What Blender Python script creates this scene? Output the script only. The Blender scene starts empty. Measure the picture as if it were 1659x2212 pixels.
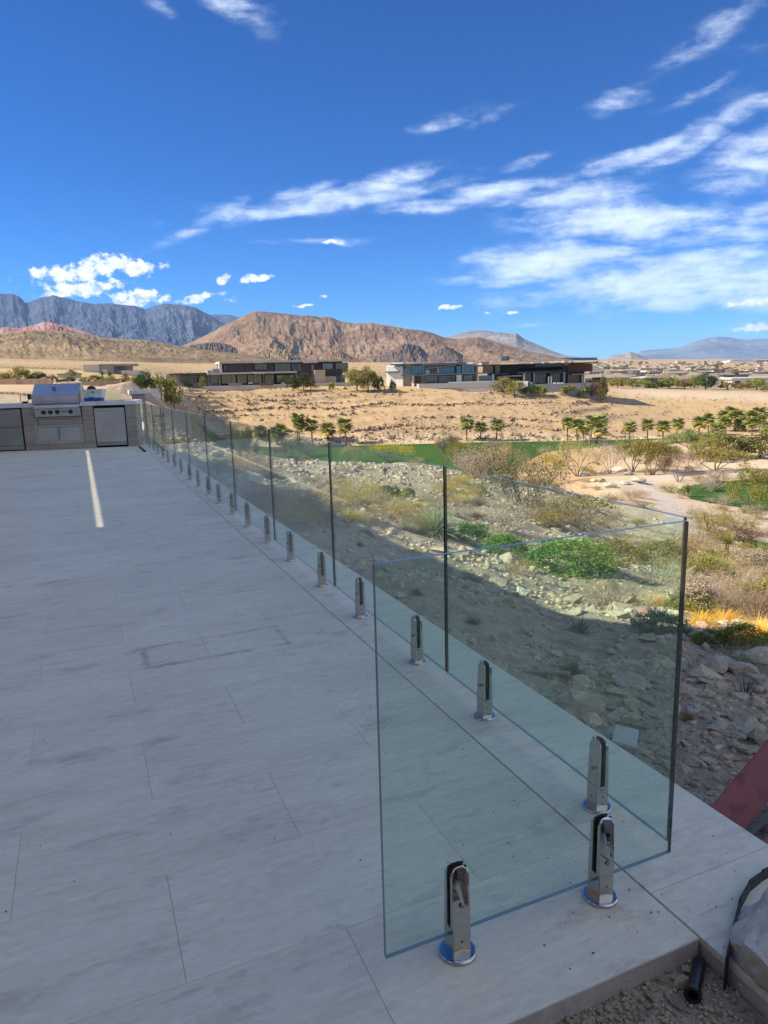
import bpy, bmesh, math, random
import numpy as np
from mathutils import Matrix, Vector
random.seed(7); rng = np.random.default_rng(7)
S = bpy.context.scene
COL = S.collection
H = 1.5                                     # camera height above the terrace

# ---------------------------------------------------------------- camera
FPX, CX, CY = 1512.0, 829.5, 1106.0         # measured from the vanishing points of the terrace (1659 px wide picture)
def camv(px, py): return np.array([px-CX, -(py-CY), -FPX])
_Y = camv(166, 840); _Y /= np.linalg.norm(_Y)
_X = camv(4433, 725.5); _X -= _X.dot(_Y)*_Y; _X /= np.linalg.norm(_X)
_Z = np.cross(_X, _Y)
MW = np.array([_X, _Y, _Z])                 # world = MW @ camera
cam_d = bpy.data.cameras.new('camera'); cam = bpy.data.objects.new('camera', cam_d); COL.objects.link(cam)
cam_d.sensor_fit = 'HORIZONTAL'; cam_d.sensor_width = 36.0; cam_d.lens = 36.0*FPX/1659.0
cam_d.clip_start = 0.05; cam_d.clip_end = 90000
cam.matrix_world = Matrix([[*MW[0], 0], [*MW[1], 0], [*MW[2], H], [0, 0, 0, 1]])
S.camera = cam
fw = -MW[:2, 2]; fw = fw/np.linalg.norm(fw); rt = np.array([fw[1], -fw[0]])

# ---------------------------------------------------------------- light
SUN = np.array([-0.925, 0.38, 0.74]); SUN /= np.linalg.norm(SUN)
sun_d = bpy.data.lights.new('sun', 'SUN'); sun_d.energy = 3.8; sun_d.angle = math.radians(0.53); sun_d.color = (1.0, 0.91, 0.74)
sun = bpy.data.objects.new('sun', sun_d); COL.objects.link(sun)
sun.rotation_euler = Vector(SUN).to_track_quat('Z', 'Y').to_euler()
S.view_settings.view_transform = 'Standard'; S.view_settings.look = 'None'
S.view_settings.exposure = 1.38; S.view_settings.gamma = 1.0; S.view_settings.use_curve_mapping = False
SKY_STRENGTH = 0.15

# ---------------------------------------------------------------- node helpers
def newmat(name):
    m = bpy.data.materials.new(name); m.use_nodes = True
    nt = m.node_tree; b = nt.nodes['Principled BSDF']
    return m, nt, b
def N(nt, t, **k):
    n = nt.nodes.new(t)
    for a, v in k.items():
        if a.startswith('i_'):
            key = a[2:]; key = int(key) if key.isdigit() else key.replace('_', ' ')
            n.inputs[key].default_value = v
        else: setattr(n, a, v)
    return n
def L(nt, a, b): nt.links.new(a, b)
def ramp(nt, fac, stops, interp='LINEAR'):
    r = N(nt, 'ShaderNodeValToRGB'); r.color_ramp.interpolation = interp
    e = r.color_ramp.elements
    e[0].position, e[0].color = stops[0][0], (*stops[0][1], 1); e[1].position, e[1].color = stops[-1][0], (*stops[-1][1], 1)
    for p, c in stops[1:-1]:
        x = e.new(p); x.color = (*c, 1)
    if fac is not None: L(nt, fac, r.inputs[0])
    return r
def mathn(nt, op, a, b=None, clamp=False):
    n = N(nt, 'ShaderNodeMath', operation=op); n.use_clamp = clamp
    for i, v in enumerate((a, b)):
        if v is None: continue
        if isinstance(v, (int, float)): n.inputs[i].default_value = v
        else: L(nt, v, n.inputs[i])
    return n.outputs[0]
def noise(nt, vec, scale, detail=4, rough=.55, dim='3D', w=None):
    n = N(nt, 'ShaderNodeTexNoise'); n.inputs['Scale'].default_value = scale
    n.inputs['Detail'].default_value = detail; n.inputs['Roughness'].default_value = rough
    if vec is not None: L(nt, vec, n.inputs['Vector'])
    return n.outputs[0]
def mixc(nt, fac, a, b, blend='MIX'):
    n = N(nt, 'ShaderNodeMix', data_type='RGBA', blend_type=blend)
    for i, v in ((0, fac), (6, a), (7, b)):
        if isinstance(v, (int, float)): n.inputs[i].default_value = v
        elif isinstance(v, tuple): n.inputs[i].default_value = (*v, 1)
        else: L(nt, v, n.inputs[i])
    return n.outputs[2]
def bump(nt, b, h, strength, dist):
    n = N(nt, 'ShaderNodeBump'); n.inputs['Strength'].default_value = strength; n.inputs['Distance'].default_value = dist
    L(nt, h, n.inputs['Height']); L(nt, n.outputs[0], b.inputs['Normal'])
def mapping(nt, vec, scale=(1, 1, 1), rot=(0, 0, 0)):
    n = N(nt, 'ShaderNodeMapping'); n.inputs['Scale'].default_value = scale; n.inputs['Rotation'].default_value = rot
    L(nt, vec, n.inputs['Vector']); return n.outputs[0]

# ---------------------------------------------------------------- world: sky texture plus high clouds
def dirof(px, py):
    d = MW @ camv(px, py); return d/np.linalg.norm(d)
def azel(px, py):
    d = dirof(px, py); v = d[:2]@rt; u = d[:2]@fw
    return math.atan2(v, u), math.asin(d[2])
W = bpy.data.worlds.new("World"); S.world = W; W.use_nodes = True; W.cycles.sampling_method = 'MANUAL'; W.cycles.sample_map_resolution = 512
nt = W.node_tree; bg = nt.nodes['Background']
sky = N(nt, 'ShaderNodeTexSky', sky_type='NISHITA'); sky.sun_disc = False
sky.sun_elevation = math.asin(SUN[2]); sky.sun_rotation = math.atan2(SUN[0], SUN[1])
sky.altitude = 900; sky.air_density = 1.0; sky.dust_density = 0.1; sky.ozone_density = 2.2
hs = N(nt, 'ShaderNodeHueSaturation'); hs.inputs['Saturation'].default_value = 1.12; hs.inputs['Hue'].default_value = 0.506; hs.inputs['Value'].default_value = 0.92
L(nt, sky.outputs[0], hs.inputs['Color'])
tc = N(nt, 'ShaderNodeTexCoord')
dv = N(nt, 'ShaderNodeVectorMath', operation='NORMALIZE'); L(nt, tc.outputs['Generated'], dv.inputs[0])
du = N(nt, 'ShaderNodeVectorMath', operation='DOT_PRODUCT'); L(nt, dv.outputs[0], du.inputs[0]); du.inputs[1].default_value = (fw[0], fw[1], 0)
dr = N(nt, 'ShaderNodeVectorMath', operation='DOT_PRODUCT'); L(nt, dv.outputs[0], dr.inputs[0]); dr.inputs[1].default_value = (rt[0], rt[1], 0)
sx = N(nt, 'ShaderNodeSeparateXYZ'); L(nt, dv.outputs[0], sx.inputs[0])
az = mathn(nt, 'ARCTAN2', dr.outputs['Value'], du.outputs['Value']); el = mathn(nt, 'ARCSINE', sx.outputs[2])
ae = N(nt, 'ShaderNodeCombineXYZ'); L(nt, az, ae.inputs[0]); L(nt, el, ae.inputs[1])
def wobble(vec, scale, amt):
    n = N(nt, 'ShaderNodeTexNoise'); n.inputs['Scale'].default_value = scale; n.inputs['Detail'].default_value = 4
    L(nt, vec, n.inputs['Vector'])
    s = N(nt, 'ShaderNodeVectorMath', operation='SUBTRACT'); L(nt, n.outputs['Color'], s.inputs[0]); s.inputs[1].default_value = (.5, .5, .5)
    k = N(nt, 'ShaderNodeVectorMath', operation='SCALE'); L(nt, s.outputs[0], k.inputs[0]); k.inputs['Scale'].default_value = amt
    a = N(nt, 'ShaderNodeVectorMath', operation='ADD'); L(nt, vec, a.inputs[0]); L(nt, k.outputs[0], a.inputs[1])
    return a.outputs[0]
def blobs(vec, lst, roll):
    tot = None
    for (px, py, hw, hh, ang, amp) in lst:
        a, e = azel(px, py) if abs(px) < 5000 else (math.radians(px/100), math.radians(py))
        m = N(nt, 'ShaderNodeMapping', vector_type='TEXTURE'); L(nt, vec, m.inputs['Vector'])
        m.inputs['Location'].default_value = (a, e, 0); m.inputs['Rotation'].default_value = (0, 0, math.radians(ang)-roll)
        m.inputs['Scale'].default_value = (hw/FPX, hh/FPX, 1)
        ln = N(nt, 'ShaderNodeVectorMath', operation='LENGTH'); L(nt, m.outputs[0], ln.inputs[0])
        mr = N(nt, 'ShaderNodeMapRange', interpolation_type='SMOOTHSTEP'); L(nt, ln.outputs['Value'], mr.inputs[0])
        mr.inputs[1].default_value = 1.45; mr.inputs[2].default_value = 0.1; mr.inputs[3].default_value = 0; mr.inputs[4].default_value = amp
        tot = mr.outputs[0] if tot is None else mathn(nt, 'MAXIMUM', tot, mr.outputs[0])
    return tot
# high streaky cloud: (px, py, half width, half height, tilt, amount)
cirrus = [(720, 440, 330, 30, 5, .95), (455, 478, 130, 18, 22, .7), (640, 425, 110, 16, 12, .85), (830, 398, 130, 26, 12, 1.15), (890, 385, 60, 14, 10, 1.1), (1060, 416, 120, 24, 3, 1.15), (960, 445, 230, 20, 0, .9), (1270, 440, 170, 46, -6, 1.05), (1350, 478, 240, 46, -6, 1.2), (1520, 505, 190, 24, -2, 1.0),
          (1400, 325, 190, 22, 13, .95), (1540, 285, 150, 24, 17, .95), (1640, 340, 120, 60, 10, 1.0), (1350, 205, 80, 24, 8, .68), (1550, 188, 90, 14, 8, .72), (1190, 568, 220, 40, -4, 1.25), (1080, 603, 150, 12, -3, .9),
          (1520, 605, 320, 66, 0, 1.25), (1330, 645, 320, 34, -4, .85), (1580, 30, 150, 34, 20, .62), (510, 15, 90, 30, -25, .62), (370, 25, 80, 22, -35, .5), (950, 262, 100, 16, 12, .62),
          (1130, 350, 60, 16, 10, .7), (640, 528, 170, 9, 0, .5), (720, 526, 40, 8, -5, .7), (1640, 470, 80, 30, 8, .9), (1120, 700, 90, 8, 0, .55), (1060, 246, 70, 14, 10, .4), (520, 435, 50, 14, 15, .5), (1640,670,90,40,5,.6), (1250,762,70,14,0,.45),
          ]
ROLL = -0.02695
wv = wobble(ae.outputs[0], 5.0, 0.045)
# unseen streaked cloud added right, overhead and behind to whiten and brighten the shade
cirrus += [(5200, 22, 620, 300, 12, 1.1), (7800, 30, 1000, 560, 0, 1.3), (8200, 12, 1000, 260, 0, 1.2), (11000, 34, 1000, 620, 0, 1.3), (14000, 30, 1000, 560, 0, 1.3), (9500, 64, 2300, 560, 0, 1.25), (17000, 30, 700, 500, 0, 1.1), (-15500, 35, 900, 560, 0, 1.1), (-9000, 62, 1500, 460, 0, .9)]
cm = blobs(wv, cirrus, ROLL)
st = mapping(nt, wobble(ae.outputs[0], 9, .025), (9, 42, 1), (0, 0, math.radians(-5)))
n1 = noise(nt, st, 1.0, 8, .62)
n2 = noise(nt, mapping(nt, ae.outputs[0], (22, 40, 1)), 1.0, 7, .65)
nn = mathn(nt, 'ADD', mathn(nt, 'MULTIPLY', n1, .65), mathn(nt, 'MULTIPLY', n2, .45))
cir = mathn(nt, 'ADD', cm, mathn(nt, 'MULTIPLY', mathn(nt, 'SUBTRACT', nn, .55), 3.9))
cr = N(nt, 'ShaderNodeMapRange', interpolation_type='SMOOTHSTEP'); L(nt, cir, cr.inputs[0]); cr.inputs[1].default_value = .10; cr.inputs[2].default_value = 1.75
cr.inputs[3].default_value = 0; cr.inputs[4].default_value = .92
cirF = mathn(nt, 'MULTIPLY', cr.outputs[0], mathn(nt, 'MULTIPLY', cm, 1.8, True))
# low puffy cloud
puff = [(150, 592, 92, 19, 4, 1), (235, 572, 62, 22, 8, 1), (290, 580, 66, 17, 0, .95), (180, 625, 84, 18, 4, 1), (270, 640, 36, 13, 0, .9), (300, 648, 60, 15, 8, 1), (315, 636, 30, 15, 0, 1), (345, 580, 20, 7, 10, .7),
        (430, 645, 48, 11, 10, .95), (450, 640, 26, 9, 10, .9), (483, 601, 13, 10, 30, .95), (537, 604, 18, 10, 20, .95), (568, 602, 26, 8, 10, .95), (655, 658, 22, 4, 0, .9), (708, 637, 24, 4, 0, .7), (968, 665, 29, 7, 3, 1), (1052, 677, 14, 4, 0, .8),
        (1101, 678, 20, 4, 0, .9), (1630, 652, 50, 9, 4, 1), (1640, 705, 46, 11, 0, .9), (725, 525, 30, 6, -5, .7), (500, 646, 16, 7, 0, .7)]
pm = blobs(wobble(ae.outputs[0], 38, .014), puff, ROLL)
pn = noise(nt, mapping(nt, ae.outputs[0], (70, 85, 1)), 1.0, 7, .6)
pc = mathn(nt, 'ADD', pm, mathn(nt, 'MULTIPLY', mathn(nt, 'SUBTRACT', pn, .5), 2.6))
pr = N(nt, 'ShaderNodeMapRange', interpolation_type='SMOOTHSTEP'); L(nt, pc, pr.inputs[0]); pr.inputs[1].default_value = .30; pr.inputs[2].default_value = .85
pu = mathn(nt, 'MULTIPLY', pr.outputs[0], mathn(nt, 'MULTIPLY', pm, 3.0, True))
shade = N(nt, 'ShaderNodeMapRange'); L(nt, pn, shade.inputs[0]); shade.inputs[1].default_value = .60; shade.inputs[2].default_value = .38
K = 0.68/SKY_STRENGTH
pcol = mixc(nt, shade.outputs[0], (.74*K, .78*K, .84*K), (.52*K, .58*K, .68*K))
er = N(nt, 'ShaderNodeMapRange'); L(nt, sx.outputs[2], er.inputs[0]); er.inputs[1].default_value = 0.0; er.inputs[2].default_value = .42
tint = ramp(nt, er.outputs[0], [(0, (.16, .39, .66)), (.22, (.060, .26, .49)), (.6, (.030, .205, .40)), (1, (.032, .19, .36))]).outputs[0]
skc = mixc(nt, 1.0, hs.outputs[0], tint, 'MULTIPLY')
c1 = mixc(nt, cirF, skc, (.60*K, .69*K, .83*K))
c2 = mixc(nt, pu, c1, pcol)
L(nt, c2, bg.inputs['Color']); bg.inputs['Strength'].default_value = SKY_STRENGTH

# ---------------------------------------------------------------- mesh helpers
def mesh_np(name, V, F, mat=None, smooth=False, attr=None):
    me = bpy.data.meshes.new(name)
    V = np.asarray(V, np.float32); F = np.asarray(F, np.int32); k = F.shape[1]
    me.vertices.add(len(V)); me.vertices.foreach_set('co', V.ravel())
    me.loops.add(F.size); me.loops.foreach_set('vertex_index', F.ravel())
    me.polygons.add(len(F)); me.polygons.foreach_set('loop_start', np.arange(0, F.size, k, dtype=np.int32))
    me.polygons.foreach_set('loop_total', np.full(len(F), k, np.int32))
    if smooth: me.polygons.foreach_set('use_smooth', np.ones(len(F), bool))
    if attr:
        for n, vals in attr.items():
            a = me.attributes.new(n, 'FLOAT', 'POINT'); a.data.foreach_set('value', np.asarray(vals, np.float32))
    me.update(calc_edges=True)
    if mat: me.materials.append(mat)
    return me
def link(name, me, parent=None, loc=None):
    o = bpy.data.objects.new(name, me); COL.objects.link(o)
    if parent is not None: o.parent = parent
    if loc is not None: o.location = loc
    return o
USED = {}
def tag(o, label, cat, group=None, kind=None):
    if label: o['label'] = label
    if cat: o['category'] = cat
    if group: o['group'] = group
    if kind: o['kind'] = kind
    return o
def root(name, loc, label, cat, group=None, rz=0, sc=None):
    o = bpy.data.objects.new(name, None); COL.objects.link(o); o.location = loc; o.rotation_euler = (0, 0, rz)
    o.empty_display_size = .1
    if sc is not None: o.scale = sc
    return tag(o, label, cat, group)
class MB:
    def __init__(s): s.v = []; s.f = []
    def add(s, V, F):
        n = len(s.v); s.v += [tuple(map(float, p)) for p in V]; s.f += [tuple(i+n for i in f) for f in F]; return s
    def box(s, x0, x1, y0, y1, z0, z1):
        return s.add([(x0,y0,z0),(x1,y0,z0),(x1,y1,z0),(x0,y1,z0),(x0,y0,z1),(x1,y0,z1),(x1,y1,z1),(x0,y1,z1)],
                     [(0,3,2,1),(4,5,6,7),(0,1,5,4),(1,2,6,5),(2,3,7,6),(3,0,4,7)])
    def hexa(s, P): return s.add(P, [(0,3,2,1),(4,5,6,7),(0,1,5,4),(1,2,6,5),(2,3,7,6),(3,0,4,7)])
    def cyl(s, p0, p1, r0, r1=None, n=12, caps=True):
        r1 = r0 if r1 is None else r1
        a = Vector(p0); b = Vector(p1); d = (b-a).normalized(); u = d.orthogonal().normalized(); w = d.cross(u)
        V = []
        for q, r in ((a, r0), (b, r1)):
            for i in range(n):
                t = 2*math.pi*i/n; V.append(q + u*(r*math.cos(t)) + w*(r*math.sin(t)))
        F = [(i, (i+1) % n, n+(i+1) % n, n+i) for i in range(n)]
        if caps: F += [tuple(range(n-1, -1, -1)), tuple(range(n, 2*n))]
        return s.add(V, F)
    def lathe(s, c, prof, n=24):
        V = []; 
        for r, z in prof:
            for i in range(n):
                t = 2*math.pi*i/n; V.append((c[0]+r*math.cos(t), c[1]+r*math.sin(t), c[2]+z))
        F = []
        for k in range(len(prof)-1):
            for i in range(n): F.append((k*n+i, k*n+(i+1) % n, (k+1)*n+(i+1) % n, (k+1)*n+i))
        F.append(tuple(range(n-1, -1, -1))); F.append(tuple(range((len(prof)-1)*n, len(prof)*n)))
        return s.add(V, F)
    def prism(s, poly, y0, y1, axis='y'):
        n = len(poly)
        if axis == 'y': V = [(a, y0, b) for a, b in poly]+[(a, y1, b) for a, b in poly]
        elif axis == 'x': V = [(y0, a, b) for a, b in poly]+[(y1, a, b) for a, b in poly]
        else: V = [(a, b, y0) for a, b in poly]+[(a, b, y1) for a, b in poly]
        F = [tuple(range(n)), tuple(range(2*n-1, n-1, -1))]+[(i, n+i, n+(i+1) % n, (i+1) % n) for i in range(n)]
        return s.add(V, F)
    def mesh(s, name, mat, off=(0, 0, 0), bevel=0, smooth=False, seg=2):
        me = bpy.data.meshes.new(name)
        me.from_pydata([(p[0]-off[0], p[1]-off[1], p[2]-off[2]) for p in s.v], [], s.f)
        bm = bmesh.new(); bm.from_mesh(me)
        bmesh.ops.recalc_face_normals(bm, faces=bm.faces)
        if bevel: bmesh.ops.bevel(bm, geom=list(bm.edges), offset=bevel, segments=seg, affect='EDGES', clamp_overlap=True)
        if smooth:
            for f in bm.faces: f.smooth = True
        bm.to_mesh(me); bm.free(); me.update()
        if mat: me.materials.append(mat)
        return me
    def part(s, name, mat, rt_, bevel=0, smooth=False, kind=None, parent=None, label=None):
        off = tuple(rt_.location) if rt_ is not None else (0, 0, 0)
        o = link(name, s.mesh(name, mat, off, bevel, smooth), parent or rt_)
        if kind: o['kind'] = kind
        if label: o['label'] = label
        return o

# ---------------------------------------------------------------- numpy noise
_P = rng.random((256, 256)).astype(np.float64)
def vnoise(x, y):
    xi = np.floor(x).astype(int); yi = np.floor(y).astype(int); fx = x-xi; fy = y-yi
    fx = fx*fx*fx*(fx*(fx*6-15)+10); fy = fy*fy*fy*(fy*(fy*6-15)+10)
    a = _P[xi & 255, yi & 255]; b = _P[(xi+1) & 255, yi & 255]; c = _P[xi & 255, (yi+1) & 255]; d = _P[(xi+1) & 255, (yi+1) & 255]
    return (a*(1-fx)+b*fx)*(1-fy)+(c*(1-fx)+d*fx)*fy*1.0
def fbm(x, y, o=5, g=.5, lac=2.03):
    s = 0; a = 1; t = 0
    for i in range(o):
        s = s+a*(vnoise(x+17.3*i, y-9.7*i)*2-1); t += a; a *= g; x = x*lac; y = y*lac
    return s/t
def ridged(x, y, o=5, g=.55, lac=2.07):
    s = 0; a = 1; t = 0
    for i in range(o):
        n = 1-np.abs(vnoise(x+31.1*i, y+5.3*i)*2-1)*1.0; s = s+a*n*n; t += a; a *= g; x = x*lac; y = y*lac
    return s/t
def sstep(a, b, x): t = np.clip((x-a)/(b-a), 0, 1); return t*t*(3-2*t)
# ---------------------------------------------------------------- terrain
def zfrom(s, u, py):
    """height of the point at depth u, side slope s (v/u) that the picture shows on row py"""
    p = np.array([*(fw*u+rt*(s*u)), 0.0])
    q0 = MW.T@(p-[0, 0, H]); qz = MW.T@np.array([0, 0, 1.0])
    k = (py-CY)/FPX                      # py-CY = f*q1/q2 -> q1 - k q2 = 0
    return -(q0[1]-k*q0[2])/(qz[1]-k*qz[2])
def s_of(px, py=835):
    d = dirof(px, py); return (d[:2]@rt)/(d[:2]@fw)
# columns: px at the horizon -> list of (row, depth); ('z', depth, height) fixes a height directly
CTRL = {
 -900: [('z', 1, -.6), ('z', 22, -.5), ('z', 60, .9), ('z', 120, 2.4), (805, 250), (785, 600), (772, 1500), (768, 2600)],
 0:    [('z', 1, -.6), ('z', 22, -.5), (868, 45), (860, 61), (846, 63.5), (835, 100), (830, 121), (818, 200), (795, 500), (780, 1500), (776, 2600)],
 200:  [('z', 1, -.6), ('z', 22, -.5), (866, 42), (861, 66), (847, 68.5), (836, 100), (831, 121), (820, 200), (800, 500), (784, 1500), (778, 2600)],
 330:  [('z', 1, -.6), ('z', 22, -.6), (935, 30), (905, 55), (885, 90), (862, 118), (848, 120.5), (838, 160), (830, 240), (805, 500), (786, 1500), (780, 2600)],
 400:  [('z', 1, -.6), ('z', 22, -1.0), (955, 30), (940, 60), (925, 100), (895, 140), (860, 185), (848, 187), (841, 215), (833, 262), (805, 600), (786, 1500), (782, 2600), (780, 6000), (778, 10000), (775, 15500)],
 450:  [('z', 1, -.6), (1010, 14.5), (985, 22), (975, 34), (968, 48), (965, 110), (963, 150), (948, 184), (915, 200), (880, 220), (850, 240), (838, 254), (832, 285), (805, 600), (786, 1500), (782, 2600), (780, 6000), (778, 10000), (775, 15500)],
 550:  [('z', 1, -.5), ('z', 7, -.4), (1080, 10.5), (1050, 14), (1015, 20), (998, 29), (987, 42), (984, 50), ('z', 80, -12), ('z', 105, -15.2), ('z', 184, -15.2), (955, 188), (915, 203), (880, 222), (850, 240), (834, 254), (829, 285), (805, 600), (786, 1500), (782, 2600), (780, 6000), (778, 10000), (775, 15500)],
 650:  [('z', 1, -.4), ('z', 5, -.35), (1140, 8), (1080, 12.5), (1040, 19), (1010, 32), (999, 46), (997, 52), ('z', 80, -12), ('z', 105, -15.2), ('z', 184, -15.2), (955, 188), (915, 203), (880, 222), (850, 240), (833, 254), (828, 285), (805, 600), (786, 1500), (782, 2600), (780, 6000), (778, 10000), (775, 15500)],
 900:  [('z', 1, -.4), ('z', 3.6, -.3), (1320, 5), (1250, 6.6), (1200, 9), (1150, 13), (1100, 19), (1050, 29), (1012, 43), (1004, 52), ('z', 80, -12), ('z', 105, -15.2), ('z', 184, -15.2), (952, 188), (915, 203), (880, 222), (850, 240), (836, 252), (831, 285), (805, 600), (788, 1500), (784, 2600)],
 1200: [('z', 1, -.4), ('z', 2.9, -.3), (1500, 4.0), (1400, 5.4), (1300, 8.2), (1230, 12), (1170, 18), (1120, 26), (1070, 39), (1042, 52), ('z', 80, -13), ('z', 105, -15.2), ('z', 184, -15.2), (950, 188), (912, 205), (880, 222), (850, 242), (838, 252), (832, 285), (812, 600), (792, 1500), (784, 2600), (781, 6000), (778, 10000), (775, 15500)],
 1340: [('z', 1, -.4), ('z', 2.4, -.3), (1600, 3.4), (1400, 5.5), (1300, 8.5), (1230, 13), (1180, 21), (1140, 35), (1105, 55), (1070, 80), (1035, 104), ('z', 115, -15.2), ('z', 184, -15.2), (950, 190), (915, 210), (885, 232), (862, 260), (851, 285), (845, 320), (815, 900), (795, 2200), (781, 4500), (778, 7500), (777, 10800), (776, 15500)],
 1500: [('z', 1, -.4), ('z', 2.1, -.3), (1650, 3.0), (1500, 4.2), (1400, 5.6), (1300, 8.8), (1240, 14), (1190, 25), (1150, 44), (1110, 70), (1060, 96), (1020, 112), ('z', 122, -15.2), ('z', 178, -14.8), (946, 190), (915, 214), (885, 240), (865, 270), (853, 300), (845, 340), (815, 900), (795, 2200), (780, 4500), (777, 7500), (776.5, 10800), (776, 15500)],
 1700: [('z', 1, -.4), ('z', 2.1, -.3), (1600, 3.3), (1500, 4.3), (1400, 5.6), (1300, 8.8), (1250, 13), (1215, 24), (1180, 58), (1110, 77), (1050, 98), (1000, 122), ('z', 130, -15.0), ('z', 175, -14.5), (938, 190), (905, 225), (880, 255), (865, 280), (853, 310), (845, 350), (815, 900), (795, 2200), (780, 4500), (776, 7500), (776, 10800), (775.5, 15500)],
 2600: [('z', 1, -.4), ('z', 2.1, -.3), ('z', 6, -.9), ('z', 20, -4), ('z', 60, -13), ('z', 130, -15), ('z', 190, -14), ('z', 300, -6), ('z', 900, 10), ('z', 2200, 22), ('z', 7500, 130), ('z', 15500, 320)]}
PH0, PH1, NPH = -math.pi, math.pi, 1441
LU = np.linspace(math.log(.8), math.log(20000), 1500)
def _tables():
    pxs = sorted(CTRL); phs = [math.atan(s_of(p)) for p in pxs]; rows = []
    for p in pxs:
        s = s_of(p); us = []; zs = []
        for c in CTRL[p]:
            if c[0] == 'z': us.append(c[1]); zs.append(c[2])
            else: us.append(c[1]); zs.append(zfrom(s, c[1], c[0]))
        # interpolate z over log depth; radial distance differs from depth by cos(phi)
        sc = math.hypot(1, s)
        rows.append(np.interp(LU, np.log(np.array(us)*sc), zs))
    rows = np.array(rows)
    ph = np.linspace(PH0, PH1, NPH); T = np.empty((NPH, len(LU)))
    back = np.interp(LU, np.log([1, 20, 60, 200, 1500, 9000]), [-.5, -.6, 0, 3, 40, 160])
    for i, a in enumerate(ph):
        if a <= phs[0]: w = sstep(phs[0], phs[0]-.6, a) if False else float(np.clip((phs[0]-a)/.6, 0, 1)); T[i] = rows[0]*(1-w)+back*w
        elif a >= phs[-1]: w = float(np.clip((a-phs[-1])/.8, 0, 1)); T[i] = rows[-1]*(1-w)+back*w
        else:
            j = np.searchsorted(phs, a)-1; t = (a-phs[j])/(phs[j+1]-phs[j]); T[i] = rows[j]*(1-t)+rows[j+1]*t
    def blur(T, k, ax):
        w = np.hanning(k+2)[1:-1]; w /= w.sum(); out = np.zeros_like(T); h = k//2
        for i, c in enumerate(w): out += c*np.roll(T, i-h, axis=ax)
        if ax == 1: out[:, :h+1] = T[:, :h+1]; out[:, -h-1:] = T[:, -h-1:]
        return out
    # blur along azimuth more at close range, little along depth (keeps the cut banks sharp)
    T2 = blur(blur(T, 9, 1), 21, 0)
    return T2
TT = _tables()
def polar(x, y):
    u = x*fw[0]+y*fw[1]; v = x*rt[0]+y*rt[1]
    return np.arctan2(v, u), np.maximum(np.hypot(x, y), .8)
def base_z(x, y):
    ph, r = polar(x, y)
    a = (ph-PH0)/(PH1-PH0)*(NPH-1); b = (np.log(r)-LU[0])/(LU[-1]-LU[0])*(len(LU)-1)
    a = np.clip(a, 0, NPH-1.001); b = np.clip(b, 0, len(LU)-1.001)
    i = a.astype(int); j = b.astype(int); fa = a-i; fb = b-j
    return (TT[i, j]*(1-fb)+TT[i, j+1]*fb)*(1-fa)+(TT[i+1, j]*(1-fb)+TT[i+1, j+1]*fb)*fa
def pxcol(x, y):
    ph, r = polar(x, y); return 829.5+8+1540*np.tan(np.clip(ph, -1.2, 1.2))        # rough picture column at the horizon
def udep(x, y): return x*fw[0]+y*fw[1]
# path centre line given in world coordinates (found from the picture once, at the height of the valley floor)
def plan(px, py, z):
    d = dirof(px, py); t = (z-H)/d[2]; return (d[0]*t, d[1]*t)
PATH = [plan(1500, 1190, -8.5), plan(1478, 1150, -11.8), plan(1462, 1115, -13.6), plan(1425, 1088, -14.6), plan(1392, 1068, -15.0), plan(1385, 1052, -15.1), plan(1415, 1040, -15.1), plan(1470, 1030, -15.1), plan(1560, 1025, -15.1), plan(1660, 1016, -15.1), plan(1800, 1010, -15.1)]
def dist_path(x, y):
    d = np.full(np.shape(x), 1e9)
    for (ax, ay), (bx, by) in zip(PATH[:-1], PATH[1:]):
        vx, vy = bx-ax, by-ay; t = np.clip(((x-ax)*vx+(y-ay)*vy)/(vx*vx+vy*vy), 0, 1)
        d = np.minimum(d, np.hypot(x-ax-t*vx, y-ay-t*vy))
    return d
def m_fair(x, y):
    """1 inside the mown fairway"""
    u = udep(x, y); c = pxcol(x, y)
    wob = 2.5*fbm(x*.03, y*.03, 3)
    near = np.interp(c, [300, 440, 560, 620, 1000, 1130, 1200, 1300, 1420, 1500], [150, 152, 118, 112, 112, 126, 158, 165, 172, 190])
    far = np.interp(c, [300, 430, 470, 1480, 1520], [150, 152, 184, 182, 170])
    a = (u > near+wob) & (u < far+wob) & (c > 415) & (c < 1530)
    gx, gy = plan(1720, 1072, -15); b = ((x-gx)/17)**2+((y-gy)/13)**2 < 1+.25*fbm(x*.1, y*.1, 2)
    g2x, g2y = plan(1700, 1186, -12.5); b2 = ((x-g2x)/5.6)**2+((y-g2y)/4.2)**2 < 1
    return a | b | b2
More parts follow.
